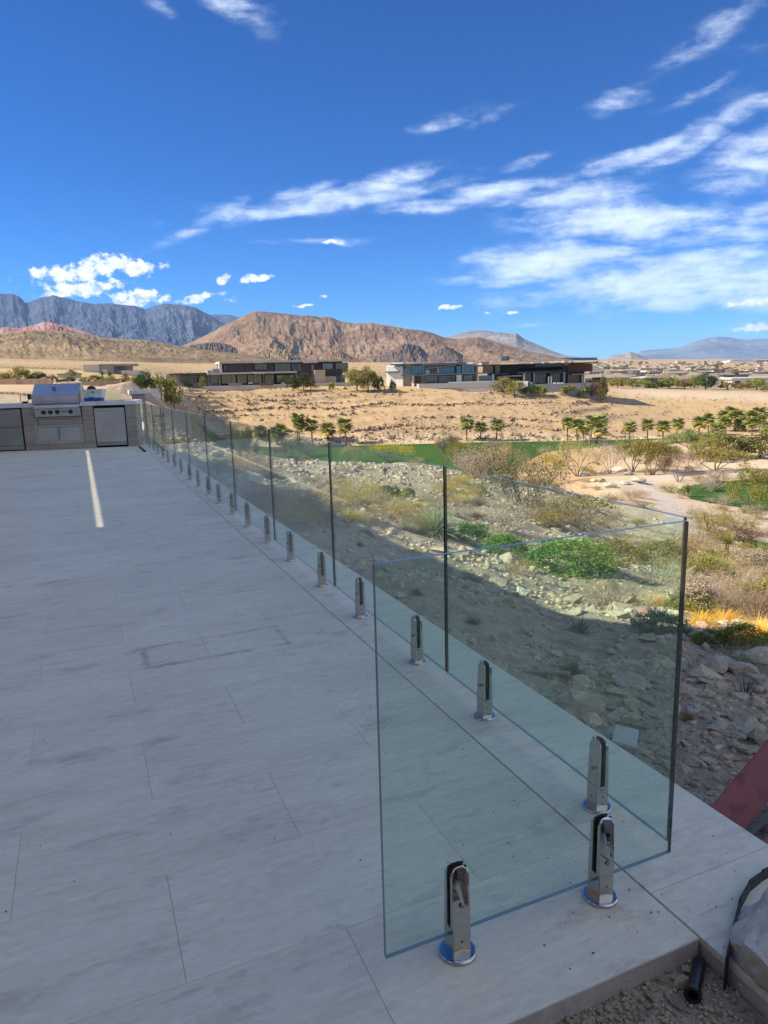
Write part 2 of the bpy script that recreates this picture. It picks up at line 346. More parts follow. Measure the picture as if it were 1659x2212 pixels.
def terrain_z(x, y):
    x = np.asarray(x, float); y = np.asarray(y, float)
    z = base_z(x, y); u = udep(x, y); c = pxcol(x, y); r = np.hypot(x, y)
    near = sstep(2.5, 6, u)*(1-sstep(55, 80, u))
    z = z+near*(0.13*fbm(x*.9, y*.9, 4)+0.28*sstep(8, 25, u)*fbm(x*.22+4, y*.22, 4))+(1-near)*0
    z = z+sstep(2.0, 3, u)*(1-sstep(20, 30, u))*.035*fbm(x*4, y*4, 3)
    # the opposite slope: ledges of broken rock
    sl = sstep(184, 196, u)*(1-sstep(242, 252, u))*sstep(380, 460, c)*(1-sstep(1300, 1420, c))
    st = 1.7; q = z/st+1.3*fbm(x*.02, y*.02, 4); fr = q-np.floor(q)
    z = z+sl*(0.62*st*(sstep(.15, .5, fr)-fr)+.55*fbm(x*.12, y*.12, 4)+.35*ridged(x*.35, y*.35, 3)-.2)
    rs = sstep(190, 205, u)*(1-sstep(290, 310, u))*sstep(1300, 1420, c)
    z = z+rs*(.8*fbm(x*.06, y*.06, 4))
    val = sstep(80, 100, u)*(1-sstep(105, 130, u))*sstep(1000, 1200, c)
    z = z+val*.5*fbm(x*.1, y*.1, 3)
    z = z+sstep(320, 700, r)*(1.5*fbm(x*.01, y*.01, 4))*sstep(300, 1500, r)
    # rocky far shore of the fairway
    z = z+sstep(183, 186, u)*(1-sstep(192, 200, u))*.5*fbm(x*.2, y*.2, 4)*(sl+.5)
    return z
def tz(x, y): return float(terrain_z(np.array([x]), np.array([y]))[0])
_hu = np.exp(np.linspace(math.log(1.6), math.log(8000), 3000))
def hit(px, py, zoff=0):
    """where the ray through a picture point meets the ground"""
    d = dirof(px, py); k = _hu/math.hypot(d[0], d[1])
    X = d[0]*k; Y = d[1]*k; Zr = H+d[2]*k
    g = terrain_z(X, Y)+zoff; b = np.nonzero(Zr < g)[0]
    b = b[b > 0]
    if len(b) == 0: i = len(_hu)-1; t = 1
    else:
        i = b[0]; a0 = Zr[i-1]-g[i-1]; a1 = Zr[i]-g[i]; t = a0/(a0-a1) if a0 != a1 else 1
    x = X[i-1]+(X[i]-X[i-1])*t; y = Y[i-1]+(Y[i]-Y[i-1])*t
    return float(x), float(y), tz(x, y), float(udep(x, y))
def pt(px, py, u):
    """point of the ray through (px, py) at depth u"""
    d = dirof(px, py); t = u/(d[:2]@fw); return np.array([0, 0, H])+d*t

# materials of the ground
def ground_mat():
    m, nt, b = newmat('desert ground'); b.inputs['Roughness'].default_value = .95; b.inputs['Specular IOR Level'].default_value = .1
    g = N(nt, 'ShaderNodeNewGeometry'); P = g.outputs['Position']
    zn = N(nt, 'ShaderNodeAttribute', attribute_name='near').outputs['Fac']; sa = N(nt, 'ShaderNodeAttribute', attribute_name='sand').outputs['Fac']
    rock = N(nt, 'ShaderNodeAttribute', attribute_name='rocky').outputs['Fac']
    n1 = noise(nt, P, .35, 8, .6); n2 = noise(nt, P, 4.5, 8, .65); n3 = noise(nt, P, 40, 4, .6); n4 = noise(nt, P, .03, 5, .55)
    tan = ramp(nt, n4, [(.3, (.35, .205, .085)), (.5, (.47, .29, .12)), (.72, (.39, .235, .10))])
    tan2 = mixc(nt, mathn(nt, 'MULTIPLY', n1, .55), tan.outputs[0], (.54, .37, .18))
    rubble = ramp(nt, n2, [(.28, (.17, .125, .08)), (.45, (.34, .265, .175)), (.6, (.47, .38, .26)), (.75, (.58, .50, .37))])
    rub2 = mixc(nt, mathn(nt, 'MULTIPLY', n1, .4), rubble.outputs[0], (.36, .26, .165))
    sand = ramp(nt, n1, [(.3, (.50, .37, .23)), (.6, (.60, .46, .31)), (.8, (.46, .35, .23))])
    ledge = ramp(nt, n2, [(.3, (.20, .13, .075)), (.6, (.40, .27, .15)), (.8, (.50, .38, .24))])
    c = mixc(nt, zn, tan2, rub2); c = mixc(nt, mathn(nt, 'MULTIPLY', rock, .8), c, ledge.outputs[0]); c = mixc(nt, sa, c, sand.outputs[0])
    # scattered low scrub seen as specks far away
    fs = N(nt, 'ShaderNodeAttribute', attribute_name='scrub').outputs['Fac']
    v = N(nt, 'ShaderNodeTexVoronoi'); v.inputs['Scale'].default_value = .22; L(nt, P, v.inputs['Vector'])
    sp = N(nt, 'ShaderNodeMapRange'); L(nt, v.outputs['Distance'], sp.inputs[0]); sp.inputs[1].default_value = .34; sp.inputs[2].default_value = .22
    c = mixc(nt, mathn(nt, 'MULTIPLY', fs, .7), c, (.27, .20, .105)); c = mixc(nt, mathn(nt, 'MULTIPLY', sp.outputs[0], fs), c, (.13, .13, .06))
    c = mixc(nt, .22, c, mixc(nt, n3, (.1, .08, .06), (.7, .6, .5)))
    L(nt, c, b.inputs['Base Color'])
    hgt = mathn(nt, 'ADD', n2, mathn(nt, 'MULTIPLY', n3, .35)); bump(nt, b, hgt, .9, .06)
    return m
M_ground = ground_mat()
def grass_mat():
    m, nt, b = newmat('mown grass'); b.inputs['Roughness'].default_value = .9; b.inputs['Specular IOR Level'].default_value = .1
    g = N(nt, 'ShaderNodeNewGeometry'); P = g.outputs['Position']
    w = N(nt, 'ShaderNodeTexWave', wave_type='BANDS', bands_direction='X'); w.inputs['Scale'].default_value = .11; w.inputs['Distortion'].default_value = 2.0; w.inputs['Detail'].default_value = 1
    L(nt, mapping(nt, P, (1, 1, 1), (0, 0, math.atan2(fw[0], fw[1])+1.57)), w.inputs['Vector'])
    n = noise(nt, P, .15, 6); n2 = noise(nt, P, 3, 5)
    f = mathn(nt, 'ADD', mathn(nt, 'MULTIPLY', w.outputs['Fac'], .35), mathn(nt, 'MULTIPLY', n, .75))
    r = ramp(nt, f, [(.3, (.020, .052, .009)), (.55, (.032, .085, .014)), (.8, (.055, .12, .022))])
    L(nt, mixc(nt, mathn(nt, 'MULTIPLY', n2, .3), r.outputs[0], (.09, .13, .03)), b.inputs['Base Color'])
    bump(nt, b, noise(nt, P, 12, 3), .4, .05)
    return m
def path_mat():
    m, nt, b = newmat('pale concrete path'); b.inputs['Roughness'].default_value = .85
    g = N(nt, 'ShaderNodeNewGeometry'); n = noise(nt, g.outputs['Position'], .8, 6)
    L(nt, ramp(nt, n, [(.3, (.42, .34, .27)), (.7, (.54, .46, .38))]).outputs[0], b.inputs['Base Color']); return m
M_grass = grass_mat(); M_path = path_mat()

def build_terrain():
    th = 47.0; nth = 620
    a_in = np.radians(np.linspace(-th, th, nth)); a_out = np.radians(np.concatenate([np.arange(-180, -th, 4.0)]))
    a_o2 = np.radians(np.arange(th+3, 180, 4.0)); ang = np.concatenate([a_out, a_in, a_o2]); na = len(ang)
    r = np.concatenate([np.exp(np.linspace(math.log(1.3), math.log(60), 300)), np.arange(60.6, 122, .62), np.arange(122.6, 183, 1.3), np.arange(183.4, 300, .66), np.exp(np.linspace(math.log(302), math.log(17000), 130))])
    A, R = np.meshgrid(ang, r, indexing='ij')
    U = np.cos(A)*R; V = np.sin(A)*R
    X = fw[0]*U+rt[0]*V; Y = fw[1]*U+rt[1]*V
    Z = terrain_z(X, Y)
    # under the terrace the ground stays below the slabs
    under = (X < 1.93) & (Y > -12) & (Y < 34.2)
    Z = np.where(under, np.minimum(Z, -.24), Z)
    Z = np.where((X < 1.95) & (Y < 1.25), -.16, Z)
    nr = len(r)
    idx = (np.arange(na)[:, None]*nr+np.arange(nr)[None, :])
    f = np.stack([idx[:-1, :-1], idx[1:, :-1], idx[1:, 1:], idx[:-1, 1:]], -1)
    wrap = np.stack([idx[-1, :-1], idx[0, :-1], idx[0, 1:], idx[-1, 1:]], -1)[None]
    f = np.concatenate([f, wrap], 0).reshape(-1, 4)[:, ::-1]
    Vx = np.stack([X, Y, Z], -1).reshape(-1, 3)
    cen = Vx[f].mean(1)
    mf = m_fair(cen[:, 0], cen[:, 1]); mp = (dist_path(cen[:, 0], cen[:, 1]) < 1.45) & ~mf
    c = pxcol(X, Y); u = udep(X, Y)
    near = (1-sstep(62, 85, u))*sstep(1.0, 1.5, u)
    near = near*np.where(c > 1330, 1-.0*sstep(9, 16, u)*1, 1.0)
    near = near*(1-sstep(1250, 1420, c)*sstep(14, 30, u)*.85)
    dp = dist_path(X, Y)
    sand = np.clip(sstep(12, 5, dp)*.75+(sstep(178, 186, u)*(1-sstep(190, 196, u))*.55*sstep(400, 450, c))+sstep(1290, 1390, c)*sstep(45, 60, u)*(1-sstep(150, 180, u))*.8
                   + sstep(1300, 1400, c)*sstep(262, 285, u)*(1-sstep(350, 380, u))*.85 + (c < 430)*sstep(64, 70, u)*(1-sstep(118, 122, u))*.4
                   + .8*np.exp(-((u-75)/16)**2)*sstep(640, 700, c)*(1-sstep(900, 1000, c)), 0, 1)
    rocky = sstep(184, 192, u)*(1-sstep(236, 248, u))*sstep(400, 450, c)*(1-.55*sstep(1300, 1450, c))*np.clip(.6+1.2*fbm(X*.03, Y*.03, 4), 0, 1)
    bank = ((c < 335) & (u > 60) & (u < 71)) | ((c >= 300) & (c < 430) & (u > 117) & (u < 190))
    rocky = np.maximum(rocky, 0*rocky)
    scrub = sstep(330, 420, R)*np.clip(.65+.9*fbm(X*.004, Y*.004, 3), 0, 1)
    at = dict(near=near.ravel(), sand=sand.ravel(), rocky=rocky.ravel(), scrub=scrub.ravel())
    for nm, msk, mat, lab in (('terrain', ~(mf | mp), M_ground, 'rocky tan desert ground falling from the terrace into the valley'), ('fairway', mf, M_grass, 'mown green golf fairway on the valley floor'),
                         ('cart_path', mp, M_path, 'pale curving cart path through the desert planting')):
        ff = f[msk]; us, inv = np.unique(ff, return_inverse=True)
        VV = Vx[us].copy()
        me = mesh_np(nm, VV, inv.reshape(ff.shape), mat, smooth=True, attr={k: v[us] for k, v in at.items()})
        o = link(nm, me); tag(o, lab, None, kind='structure')
build_terrain()

# ---------------------------------------------------------------- mountains
def mtn_mat(name, cols, rockc, scale, sc=1.0, red=None, strata=0):
    m, nt, b = newmat(name); b.inputs['Roughness'].default_value = 1; b.inputs['Specular IOR Level'].default_value = 0
    g = N(nt, 'ShaderNodeNewGeometry'); P = g.outputs['Position']
    n1 = noise(nt, P, scale, 9, .62); n2 = noise(nt, P, scale*7, 8, .65)
    c = ramp(nt, n1, [(.3, cols[0]), (.5, cols[1]), (.7, cols[2])]).outputs[0]
    sl = N(nt, 'ShaderNodeSeparateXYZ'); L(nt, g.outputs['Normal'], sl.inputs[0])
    st = N(nt, 'ShaderNodeMapRange'); L(nt, mathn(nt, 'ADD', sl.outputs[2], mathn(nt, 'MULTIPLY', mathn(nt, 'SUBTRACT', n2, .5), .5)), st.inputs[0])
    st.inputs[1].default_value = .78; st.inputs[2].default_value = .5
    c = mixc(nt, st.outputs[0], c, rockc)
    if strata:
        sp = N(nt, 'ShaderNodeSeparateXYZ'); L(nt, P, sp.inputs[0])
        q = N(nt, 'ShaderNodeCombineXYZ'); L(nt, mathn(nt, 'ADD', mathn(nt, 'MULTIPLY', sp.outputs[2], strata), mathn(nt, 'MULTIPLY', n1, 4)), q.inputs[0])
        c = mixc(nt, mathn(nt, 'MULTIPLY', noise(nt, q.outputs[0], 1, 3), .45), c, tuple(min(1, 1.5*x) for x in rockc))
    f = mathn(nt, 'ADD', mathn(nt, 'MULTIPLY', n2, 1.9), .05)
    cc = N(nt, 'ShaderNodeMix', data_type='RGBA', blend_type='MULTIPLY'); cc.inputs[0].default_value = 1
    L(nt, c, cc.inputs[6]); L(nt, f, cc.inputs[7]); c = cc.outputs[2]
    # scrub
    v = noise(nt, P, scale*40, 3, .7)
    mr = N(nt, 'ShaderNodeMapRange'); L(nt, v, mr.inputs[0]); mr.inputs[1].default_value = .55; mr.inputs[2].default_value = .68
    c = mixc(nt, mathn(nt, 'MULTIPLY', mr.outputs[0], .35), c, (.13, .12, .07))
    L(nt, c, b.inputs['Base Color']); bump(nt, b, n2, 1.0, 1.2/scale*.012)
    return m
def mountain(name, label, outline, ur, uf, foot_py, mat, amp=.35, gf=9, sharp=1.0, cliff=0.0, back=.35, ncol=None, nrow=90, edge=1.0, seed=0, rise=1.0, rough=.02):
    pxs = np.array([p[0] for p in outline], float); pys = np.array([p[1] for p in outline], float)
    n = ncol or int((pxs[-1]-pxs[0])*.9)+8
    X_ = np.linspace(pxs[0], pxs[-1], n); ridge = np.interp(X_, pxs, pys)
    s = np.array([s_of(p, 780) for p in X_])
    zr = np.array([zfrom(a, ur, q) for a, q in zip(s, ridge)]); fp = foot_py(X_) if callable(foot_py) else np.full(n, foot_py)
    zf = np.array([zfrom(a, uf, q) for a, q in zip(s, fp)])
    t = np.concatenate([np.linspace(0, 1, nrow), np.linspace(1.0, 1+back, 22)[1:]])
    Sx, T = np.meshgrid(np.arange(n), t, indexing='ij')
    sc = (X_[Sx]-pxs[0])/100.0*gf/9+seed*13.7
    tt = np.clip(T, 0, 1)
    wx = sc+.55*fbm(sc*.8, T*2+seed, 4)
    shp = tt**sharp
    if cliff: shp = shp*(1-cliff)+cliff*sstep(.80, .90, tt+.018*fbm(sc*2, T*0+seed, 4))
    W2 = shp*.75
    gul = .55*ridged(wx*.36, W2*1.0+seed, 6, .50)+.45*ridged(wx*.6+.6*W2+9, W2*2.0+seed*3, 7, .56)          # spurs and gullies running down the face
    fine = fbm(sc*6, T*9+seed, 5, .6)
    hh = np.maximum(zr-zf, 0)[:, None]
    dz = hh*(amp*(.34*(gul-.55)+.50*(ridged(wx*.16+3, W2*.35+seed*2, 2, .4)-.6))*np.sin(np.pi*np.clip(tt, 0, 1))**.8+rough*1.1*fine*np.clip(tt*1.4, 0, 1)*(1-.6*sstep(.93, 1, tt)))
    Z = zf[:, None]+hh*shp+dz
    U = uf+(ur-uf)*T
    # ridges come forward, gullies go back
    U = U-(ur-uf)*amp*.12*(gul-.55)*np.sin(np.pi*tt)
    Z = np.where(T > 1, zf[:, None]+hh*(1-((T-1)/back)**1.3*1.05)+rough*hh*fine*1.5, Z)
    ss = s[:, None]*np.ones_like(T)
    P = fw[None, None, :]*U[..., None]+rt[None, None, :]*(ss*U)[..., None]
    V = np.concatenate([P, Z[..., None]-hh[..., None]*0-2.0*(T[..., None] < 1e-6)], -1).reshape(-1, 3)
    nr = len(t); idx = np.arange(n)[:, None]*nr+np.arange(nr)[None]
    F = np.stack([idx[:-1, :-1], idx[1:, :-1], idx[1:, 1:], idx[:-1, 1:]], -1).reshape(-1, 4)
    me = mesh_np(name, V, F, mat, smooth=True); o = link(name, me); tag(o, label, None, kind='structure'); return o
GREY = mtn_mat('haze blue limestone range', [(.045, .062, .11), (.065, .085, .135), (.14, .15, .18)], (.035, .05, .09), .0012, strata=.02)  # blue of haze and shade is put into these rock colours
BROWN = mtn_mat('brown mesa', [(.155, .10, .065), (.235, .155, .10), (.32, .235, .145)], (.075, .045, .035), .004, strata=.06)
OLIVE = mtn_mat('olive brown hills', [(.12, .09, .055), (.20, .145, .085), (.29, .21, .125)], (.085, .065, .05), .006)
PINK = mtn_mat('red and cream sandstone', [(.26, .10, .09), (.34, .19, .17), (.42, .33, .30)], (.24, .10, .09), .01)
PALE = mtn_mat('pale grey ridge rock', [(.15, .14, .14), (.22, .20, .19), (.32, .29, .27)], (.12, .115, .12), .002)
DARK = mtn_mat('dark outcrop', [(.07, .055, .05), (.11, .085, .075), (.17, .125, .10)], (.07, .055, .05), .02)
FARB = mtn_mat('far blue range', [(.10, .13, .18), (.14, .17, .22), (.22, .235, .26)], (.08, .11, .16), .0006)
mountain('mountain', 'hazy blue mountain range on the far right horizon', [(1360, 776), (1385, 758), (1400, 756), (1440, 753), (1470, 750), (1490, 742), (1520, 731), (1545, 727), (1575, 729), (1600, 733), (1659, 731), (1720, 736), (1800, 730), (1900, 745), (2050, 776)], 19000, 14500, 776, FARB, amp=.38, gf=12, seed=1, ncol=420)
mountain('mountain', 'grey blue limestone range at the left edge under white clouds', [(-140, 640), (-60, 638), (0, 634), (45, 635), (58, 641), (70, 655), (80, 652), (100, 643), (130, 638), (150, 642), (180, 650), (215, 657), (250, 655), (270, 658), (300, 660), (322, 668), (340, 662), (360, 656), (395, 657), (412, 660), (430, 664), (448, 674), (470, 687), (490, 700), (520, 716), (560, 735), (600, 750)], 9000, 4300, lambda x: np.interp(x, [-140, 300, 500, 600], [738, 746, 752, 760]), GREY, amp=.9, gf=13, cliff=.06, seed=2, ncol=640, nrow=140, rough=.03)
mountain('mountain', 'low blue ridge between the left range and the mesa', [(440, 684), (470, 679), (500, 680), (525, 686), (560, 700), (620, 730)], 11500, 10000, 740, GREY, amp=.3, gf=9, seed=3, ncol=150)
mountain('mountain', 'pale grey ridge behind the right end of the mesa', [(930, 745), (960, 729), (985, 722), (1010, 716), (1040, 713), (1070, 717), (1100, 720), (1115, 719), (1130, 731), (1160, 744), (1190, 757), (1215, 766), (1240, 770), (1290, 776)], 9000, 7000, 772, PALE, amp=.38, gf=12, seed=4, ncol=360)
mountain('mountain', 'small pointed tan hill on the right horizon', [(1300, 777), (1318, 769), (1335, 766), (1350, 765), (1362, 760), (1376, 764), (1390, 772), (1400, 777)], 7600, 7000, 778, mtn_mat('pale tan hill', [(.20, .16, .13), (.27, .22, .17), (.36, .30, .23)], (.24, .2, .18), .003), amp=.42, gf=25, seed=5, ncol=130, nrow=50)
mountain('mountain', 'brown flat topped mesa in the middle of the horizon', [(385, 752), (410, 742), (440, 728), (470, 714), (490, 702), (510, 693), (530, 684), (548, 674), (570, 673), (610, 676), (650, 681), (690, 684), (720, 686), (740, 694), (770, 698), (800, 697), (840, 703), (880, 710), (910, 713), (935, 719), (960, 729), (990, 733), (1010, 729), (1030, 727), (1060, 735), (1100, 746), (1150, 760), (1200, 771), (1240, 778)], 4200, 2300, lambda x: np.interp(x, [385, 700, 1240], [790, 792, 786]), BROWN, amp=.75, gf=11, cliff=.10, sharp=1.0, seed=6, ncol=820, nrow=170, rough=.034)
mountain('mountain', 'long olive brown hill at the left below the blue range', [(-200, 722), (-60, 722), (0, 722), (40, 716), (75, 712), (110, 715), (150, 713), (190, 722), (220, 728), (270, 732), (320, 735), (360, 741), (410, 750), (460, 757), (520, 764), (600, 776)], 2600, 1250, lambda x: np.interp(x, [-200, 600], [792, 792]), OLIVE, amp=.34, gf=11, seed=7, ncol=620, nrow=120, rough=.04)
mountain('mountain', 'red and cream sandstone crag at the far left', [(-60, 712), (0, 712), (20, 706), (50, 709), (75, 704), (100, 697), (118, 696), (132, 700), (145, 704), (165, 708), (190, 716), (220, 727)], 3600, 3300, 735, PINK, amp=.5, gf=40, seed=8, ncol=240, nrow=50, rough=.06)
for q, (ol, ur, uf, fp, sd) in enumerate([([(402, 751), (415, 745), (440, 741), (465, 740), (485, 742), (500, 746), (515, 754)], 2950, 2550, 790, 11), ([(690, 772), (705, 760), (718, 755), (735, 756), (755, 768), (775, 778)], 2700, 2400, 792, 12),
        ([(820, 768), (845, 758), (868, 744), (885, 742), (905, 747), (915, 756), (925, 766)], 2950, 2560, 790, 13), ([(930, 766), (945, 757), (960, 748), (975, 752), (1000, 766)], 2950, 2560, 790, 14), ([(545, 766), (575, 754), (600, 750), (622, 758), (650, 772)], 2700, 2400, 792, 15)]):
    lab = ['dark rock outcrop low on the left flank of the mesa', 'steep rock outcrop behind the flat roofed house', 'dark jagged outcrop above the white house', 'dark outcrop just right of the jagged one', 'small tan spur behind the left end of the flat roofed house'][q]
    mountain('outcrop', lab, ol, ur, uf, fp, [DARK, BROWN, DARK, DARK, OLIVE][q], amp=.5, gf=55, seed=sd, ncol=110, nrow=40, rough=.09)

# ---------------------------------------------------------------- air
mz, ntz, bz = newmat('desert haze'); ntz.nodes.remove(bz)
pv = N(ntz, 'ShaderNodeVolumePrincipled'); pv.inputs['Color'].default_value = (.42, .62, 1.0, 1); pv.inputs['Density'].default_value = 3.0e-5; pv.inputs['Anisotropy'].default_value = 0.0
L(ntz, pv.outputs[0], ntz.nodes['Material Output'].inputs['Volume'])
hz_ = MB(); hz_.box(-22000, 24000, -9000, 26000, -19.0, 1500); ho = link('haze', hz_.mesh('haze', mz)); tag(ho, 'thin blue desert haze', None, kind='stuff')
# ---------------------------------------------------------------- materials of the terrace
def tile_mat(name='travertine tile', base=((.64, .575, .425), (.76, .70, .53), (.85, .79, .61)), rot=0):
    m, nt, b = newmat(name); b.inputs['Roughness'].default_value = .62; b.inputs['Specular IOR Level'].default_value = .35
    g = N(nt, 'ShaderNodeNewGeometry'); P = g.outputs['Position']; oi = N(nt, 'ShaderNodeObjectInfo')
    off = N(nt, 'ShaderNodeVectorMath', operation='SCALE'); off.inputs[0].default_value = (3.1, 17.0, 5.0); L(nt, oi.outputs['Random'], off.inputs['Scale'])
    ad = N(nt, 'ShaderNodeVectorMath', operation='ADD'); L(nt, P, ad.inputs[0]); L(nt, off.outputs[0], ad.inputs[1]); Q = ad.outputs[0]
    s1 = noise(nt, mapping(nt, Q, (1.3, 9, 1), (0, 0, rot)), 1.0, 9, .66)       # long veins along the tile
    s2 = noise(nt, mapping(nt, Q, (5, 46, 1), (0, 0, rot)), 1.0, 6, .7)
    bl = noise(nt, mapping(nt, P, (.8, 1.5, 1)), .9, 7, .62); fine = noise(nt, P, 60, 3, .6)
    f = mathn(nt, 'ADD', mathn(nt, 'MULTIPLY', s1, .62), mathn(nt, 'MULTIPLY', s2, .38))
    c = ramp(nt, f, [(.30, base[0]), (.46, base[1]), (.66, base[2])]).outputs[0]
    dk = N(nt, 'ShaderNodeMapRange'); L(nt, mathn(nt, 'MULTIPLY', s2, mathn(nt, 'ADD', s1, .52)), dk.inputs[0]); dk.inputs[1].default_value = .40; dk.inputs[2].default_value = .33
    dk.inputs[3].default_value = 0; dk.inputs[4].default_value = .35
    gate = N(nt, 'ShaderNodeMapRange'); L(nt, noise(nt, mapping(nt, P, (1, 2.2, 1)), 1.1, 5, .6), gate.inputs[0]); gate.inputs[1].default_value = .46; gate.inputs[2].default_value = .66
    c = mixc(nt, mathn(nt, 'MULTIPLY', dk.outputs[0], gate.outputs[0]), c, (.34, .32, .31))
    s3 = noise(nt, mapping(nt, Q, (14, 150, 1), (0, 0, rot)), 1.0, 4, .7); v3 = N(nt, 'ShaderNodeMapRange'); L(nt, s3, v3.inputs[0]); v3.inputs[1].default_value = .60; v3.inputs[2].default_value = .74; v3.inputs[4].default_value = .35
    c = mixc(nt, mathn(nt, 'MULTIPLY', v3.outputs[0], mathn(nt, 'ADD', gate.outputs[0], .25)), c, (.36, .33, .31))
    du_ = N(nt, 'ShaderNodeMapRange'); L(nt, bl, du_.inputs[0]); du_.inputs[1].default_value = .48; du_.inputs[2].default_value = .75; du_.inputs[4].default_value = .38
    c = mixc(nt, du_.outputs[0], c, (.50, .41, .35))
    # footprints, dust and specks lying on the tiles
    sp = noise(nt, P, 22, 2, .5); st = noise(nt, mapping(nt, P, (1.0, 2.4, 1)), 2.2, 8, .72)
    a = N(nt, 'ShaderNodeMapRange'); L(nt, st, a.inputs[0]); a.inputs[1].default_value = .545; a.inputs[2].default_value = .69; a.inputs[4].default_value = .6
    c = mixc(nt, a.outputs[0], c, (.36, .275, .22))
    # brown dust left in the outline of something that stood there
    spx = N(nt, 'ShaderNodeSeparateXYZ'); wp = N(nt, 'ShaderNodeVectorMath', operation='ADD'); L(nt, P, wp.inputs[0])
    wn = N(nt, 'ShaderNodeTexNoise'); wn.inputs['Scale'].default_value = 9; L(nt, P, wn.inputs['Vector']); wk = N(nt, 'ShaderNodeVectorMath', operation='SCALE'); L(nt, wn.outputs['Color'], wk.inputs[0]); wk.inputs['Scale'].default_value = .03; L(nt, wk.outputs[0], wp.inputs[1])
    L(nt, wp.outputs[0], spx.inputs[0])
    qx = mathn(nt, 'SUBTRACT', mathn(nt, 'ABSOLUTE', mathn(nt, 'SUBTRACT', spx.outputs[0], .615)), .395); qy = mathn(nt, 'SUBTRACT', mathn(nt, 'ABSOLUTE', mathn(nt, 'SUBTRACT', spx.outputs[1], 3.99)), .16)
    sd = mathn(nt, 'ABSOLUTE', mathn(nt, 'MAXIMUM', qx, qy)); ol = N(nt, 'ShaderNodeMapRange'); L(nt, sd, ol.inputs[0]); ol.inputs[1].default_value = .03; ol.inputs[2].default_value = .004
    og = N(nt, 'ShaderNodeMapRange'); L(nt, noise(nt, P, 7, 6, .7), og.inputs[0]); og.inputs[1].default_value = .40; og.inputs[2].default_value = .60; og.inputs[4].default_value = .65
    c = mixc(nt, mathn(nt, 'MULTIPLY', ol.outputs[0], og.outputs[0]), c, (.34, .21, .15))
    q = N(nt, 'ShaderNodeMapRange'); L(nt, sp, q.inputs[0]); q.inputs[1].default_value = .76; q.inputs[2].default_value = .80; q.inputs[4].default_value = .6
    c = mixc(nt, q.outputs[0], c, (.22, .17, .14))
    c = mixc(nt, .16, c, ramp(nt, noise(nt, mapping(nt, Q, (6, 16, 1)), 3.0, 8, .75), [(.35, (.28, .24, .2)), (.65, (1, .95, .85))]).outputs[0])
    r = mathn(nt, 'MULTIPLY', oi.outputs['Random'], .07); mul = mathn(nt, 'SUBTRACT', 1.03, r)
    cc = N(nt, 'ShaderNodeMix', data_type='RGBA', blend_type='MULTIPLY'); cc.inputs[0].default_value = 1
    L(nt, c, cc.inputs[6]); L(nt, mul, cc.inputs[7]); L(nt, cc.outputs[2], b.inputs['Base Color'])
    rr = N(nt, 'ShaderNodeMapRange'); L(nt, bl, rr.inputs[0]); rr.inputs[3].default_value = .5; rr.inputs[4].default_value = .78; L(nt, rr.outputs[0], b.inputs['Roughness'])
    bump(nt, b, mathn(nt, 'ADD', s2, mathn(nt, 'MULTIPLY', fine, .5)), .25, .003)
    return m
def simple(name, col, rough=.6, metal=0, bumpscale=None, var=.12, spec=.5, bs=.3):
    m, nt, b = newmat(name); b.inputs['Roughness'].default_value = rough; b.inputs['Metallic'].default_value = metal; b.inputs['Specular IOR Level'].default_value = spec
    tcn = N(nt, 'ShaderNodeTexCoord'); n = noise(nt, tcn.outputs['Object'], bumpscale or 3, 6, .6)
    lo = tuple(c*(1-var) for c in col); hi = tuple(min(1, c*(1+var)) for c in col)
    L(nt, ramp(nt, n, [(.3, lo), (.7, hi)]).outputs[0], b.inputs['Base Color'])
    if bumpscale: bump(nt, b, n, bs, .02)
    return m
M_tile = tile_mat(); M_grout = simple('dark joint', (.46, .38, .31), .9)
M_slabside = simple('sawn stone edge', (.50, .45, .41), .8, bumpscale=30)
def steel_mat(name, col, rough, streak=True, sm=.12):
    m, nt, b = newmat(name); b.inputs['Metallic'].default_value = 1.0
    tcn = N(nt, 'ShaderNodeTexCoord'); P = tcn.outputs['Object']
    n = noise(nt, P, 2.5, 6, .6); br = noise(nt, mapping(nt, P, (4, 4, 260)), 1, 3)
    L(nt, ramp(nt, n, [(.3, tuple(c*.8 for c in col)), (.7, col)]).outputs[0], b.inputs['Base Color'])
    r = mathn(nt, 'ADD', mathn(nt, 'MULTIPLY', n, sm), rough); 
    if streak: r = mathn(nt, 'ADD', r, mathn(nt, 'MULTIPLY', br, .1))
    L(nt, r, b.inputs['Roughness']); return m
M_chrome = steel_mat('polished steel', (.60, .57, .54), .03, False, .05)
M_steel = steel_mat('brushed steel', (.62, .62, .63), .26)
M_steeld = steel_mat('darker brushed steel', (.42, .42, .42), .3)
M_black = simple('black rubber', (.012, .012, .013), .5)
M_blackm = simple('black plastic', (.02, .02, .022), .35)
M_gap = simple('black shadow gap', (.006, .006, .006), .9)
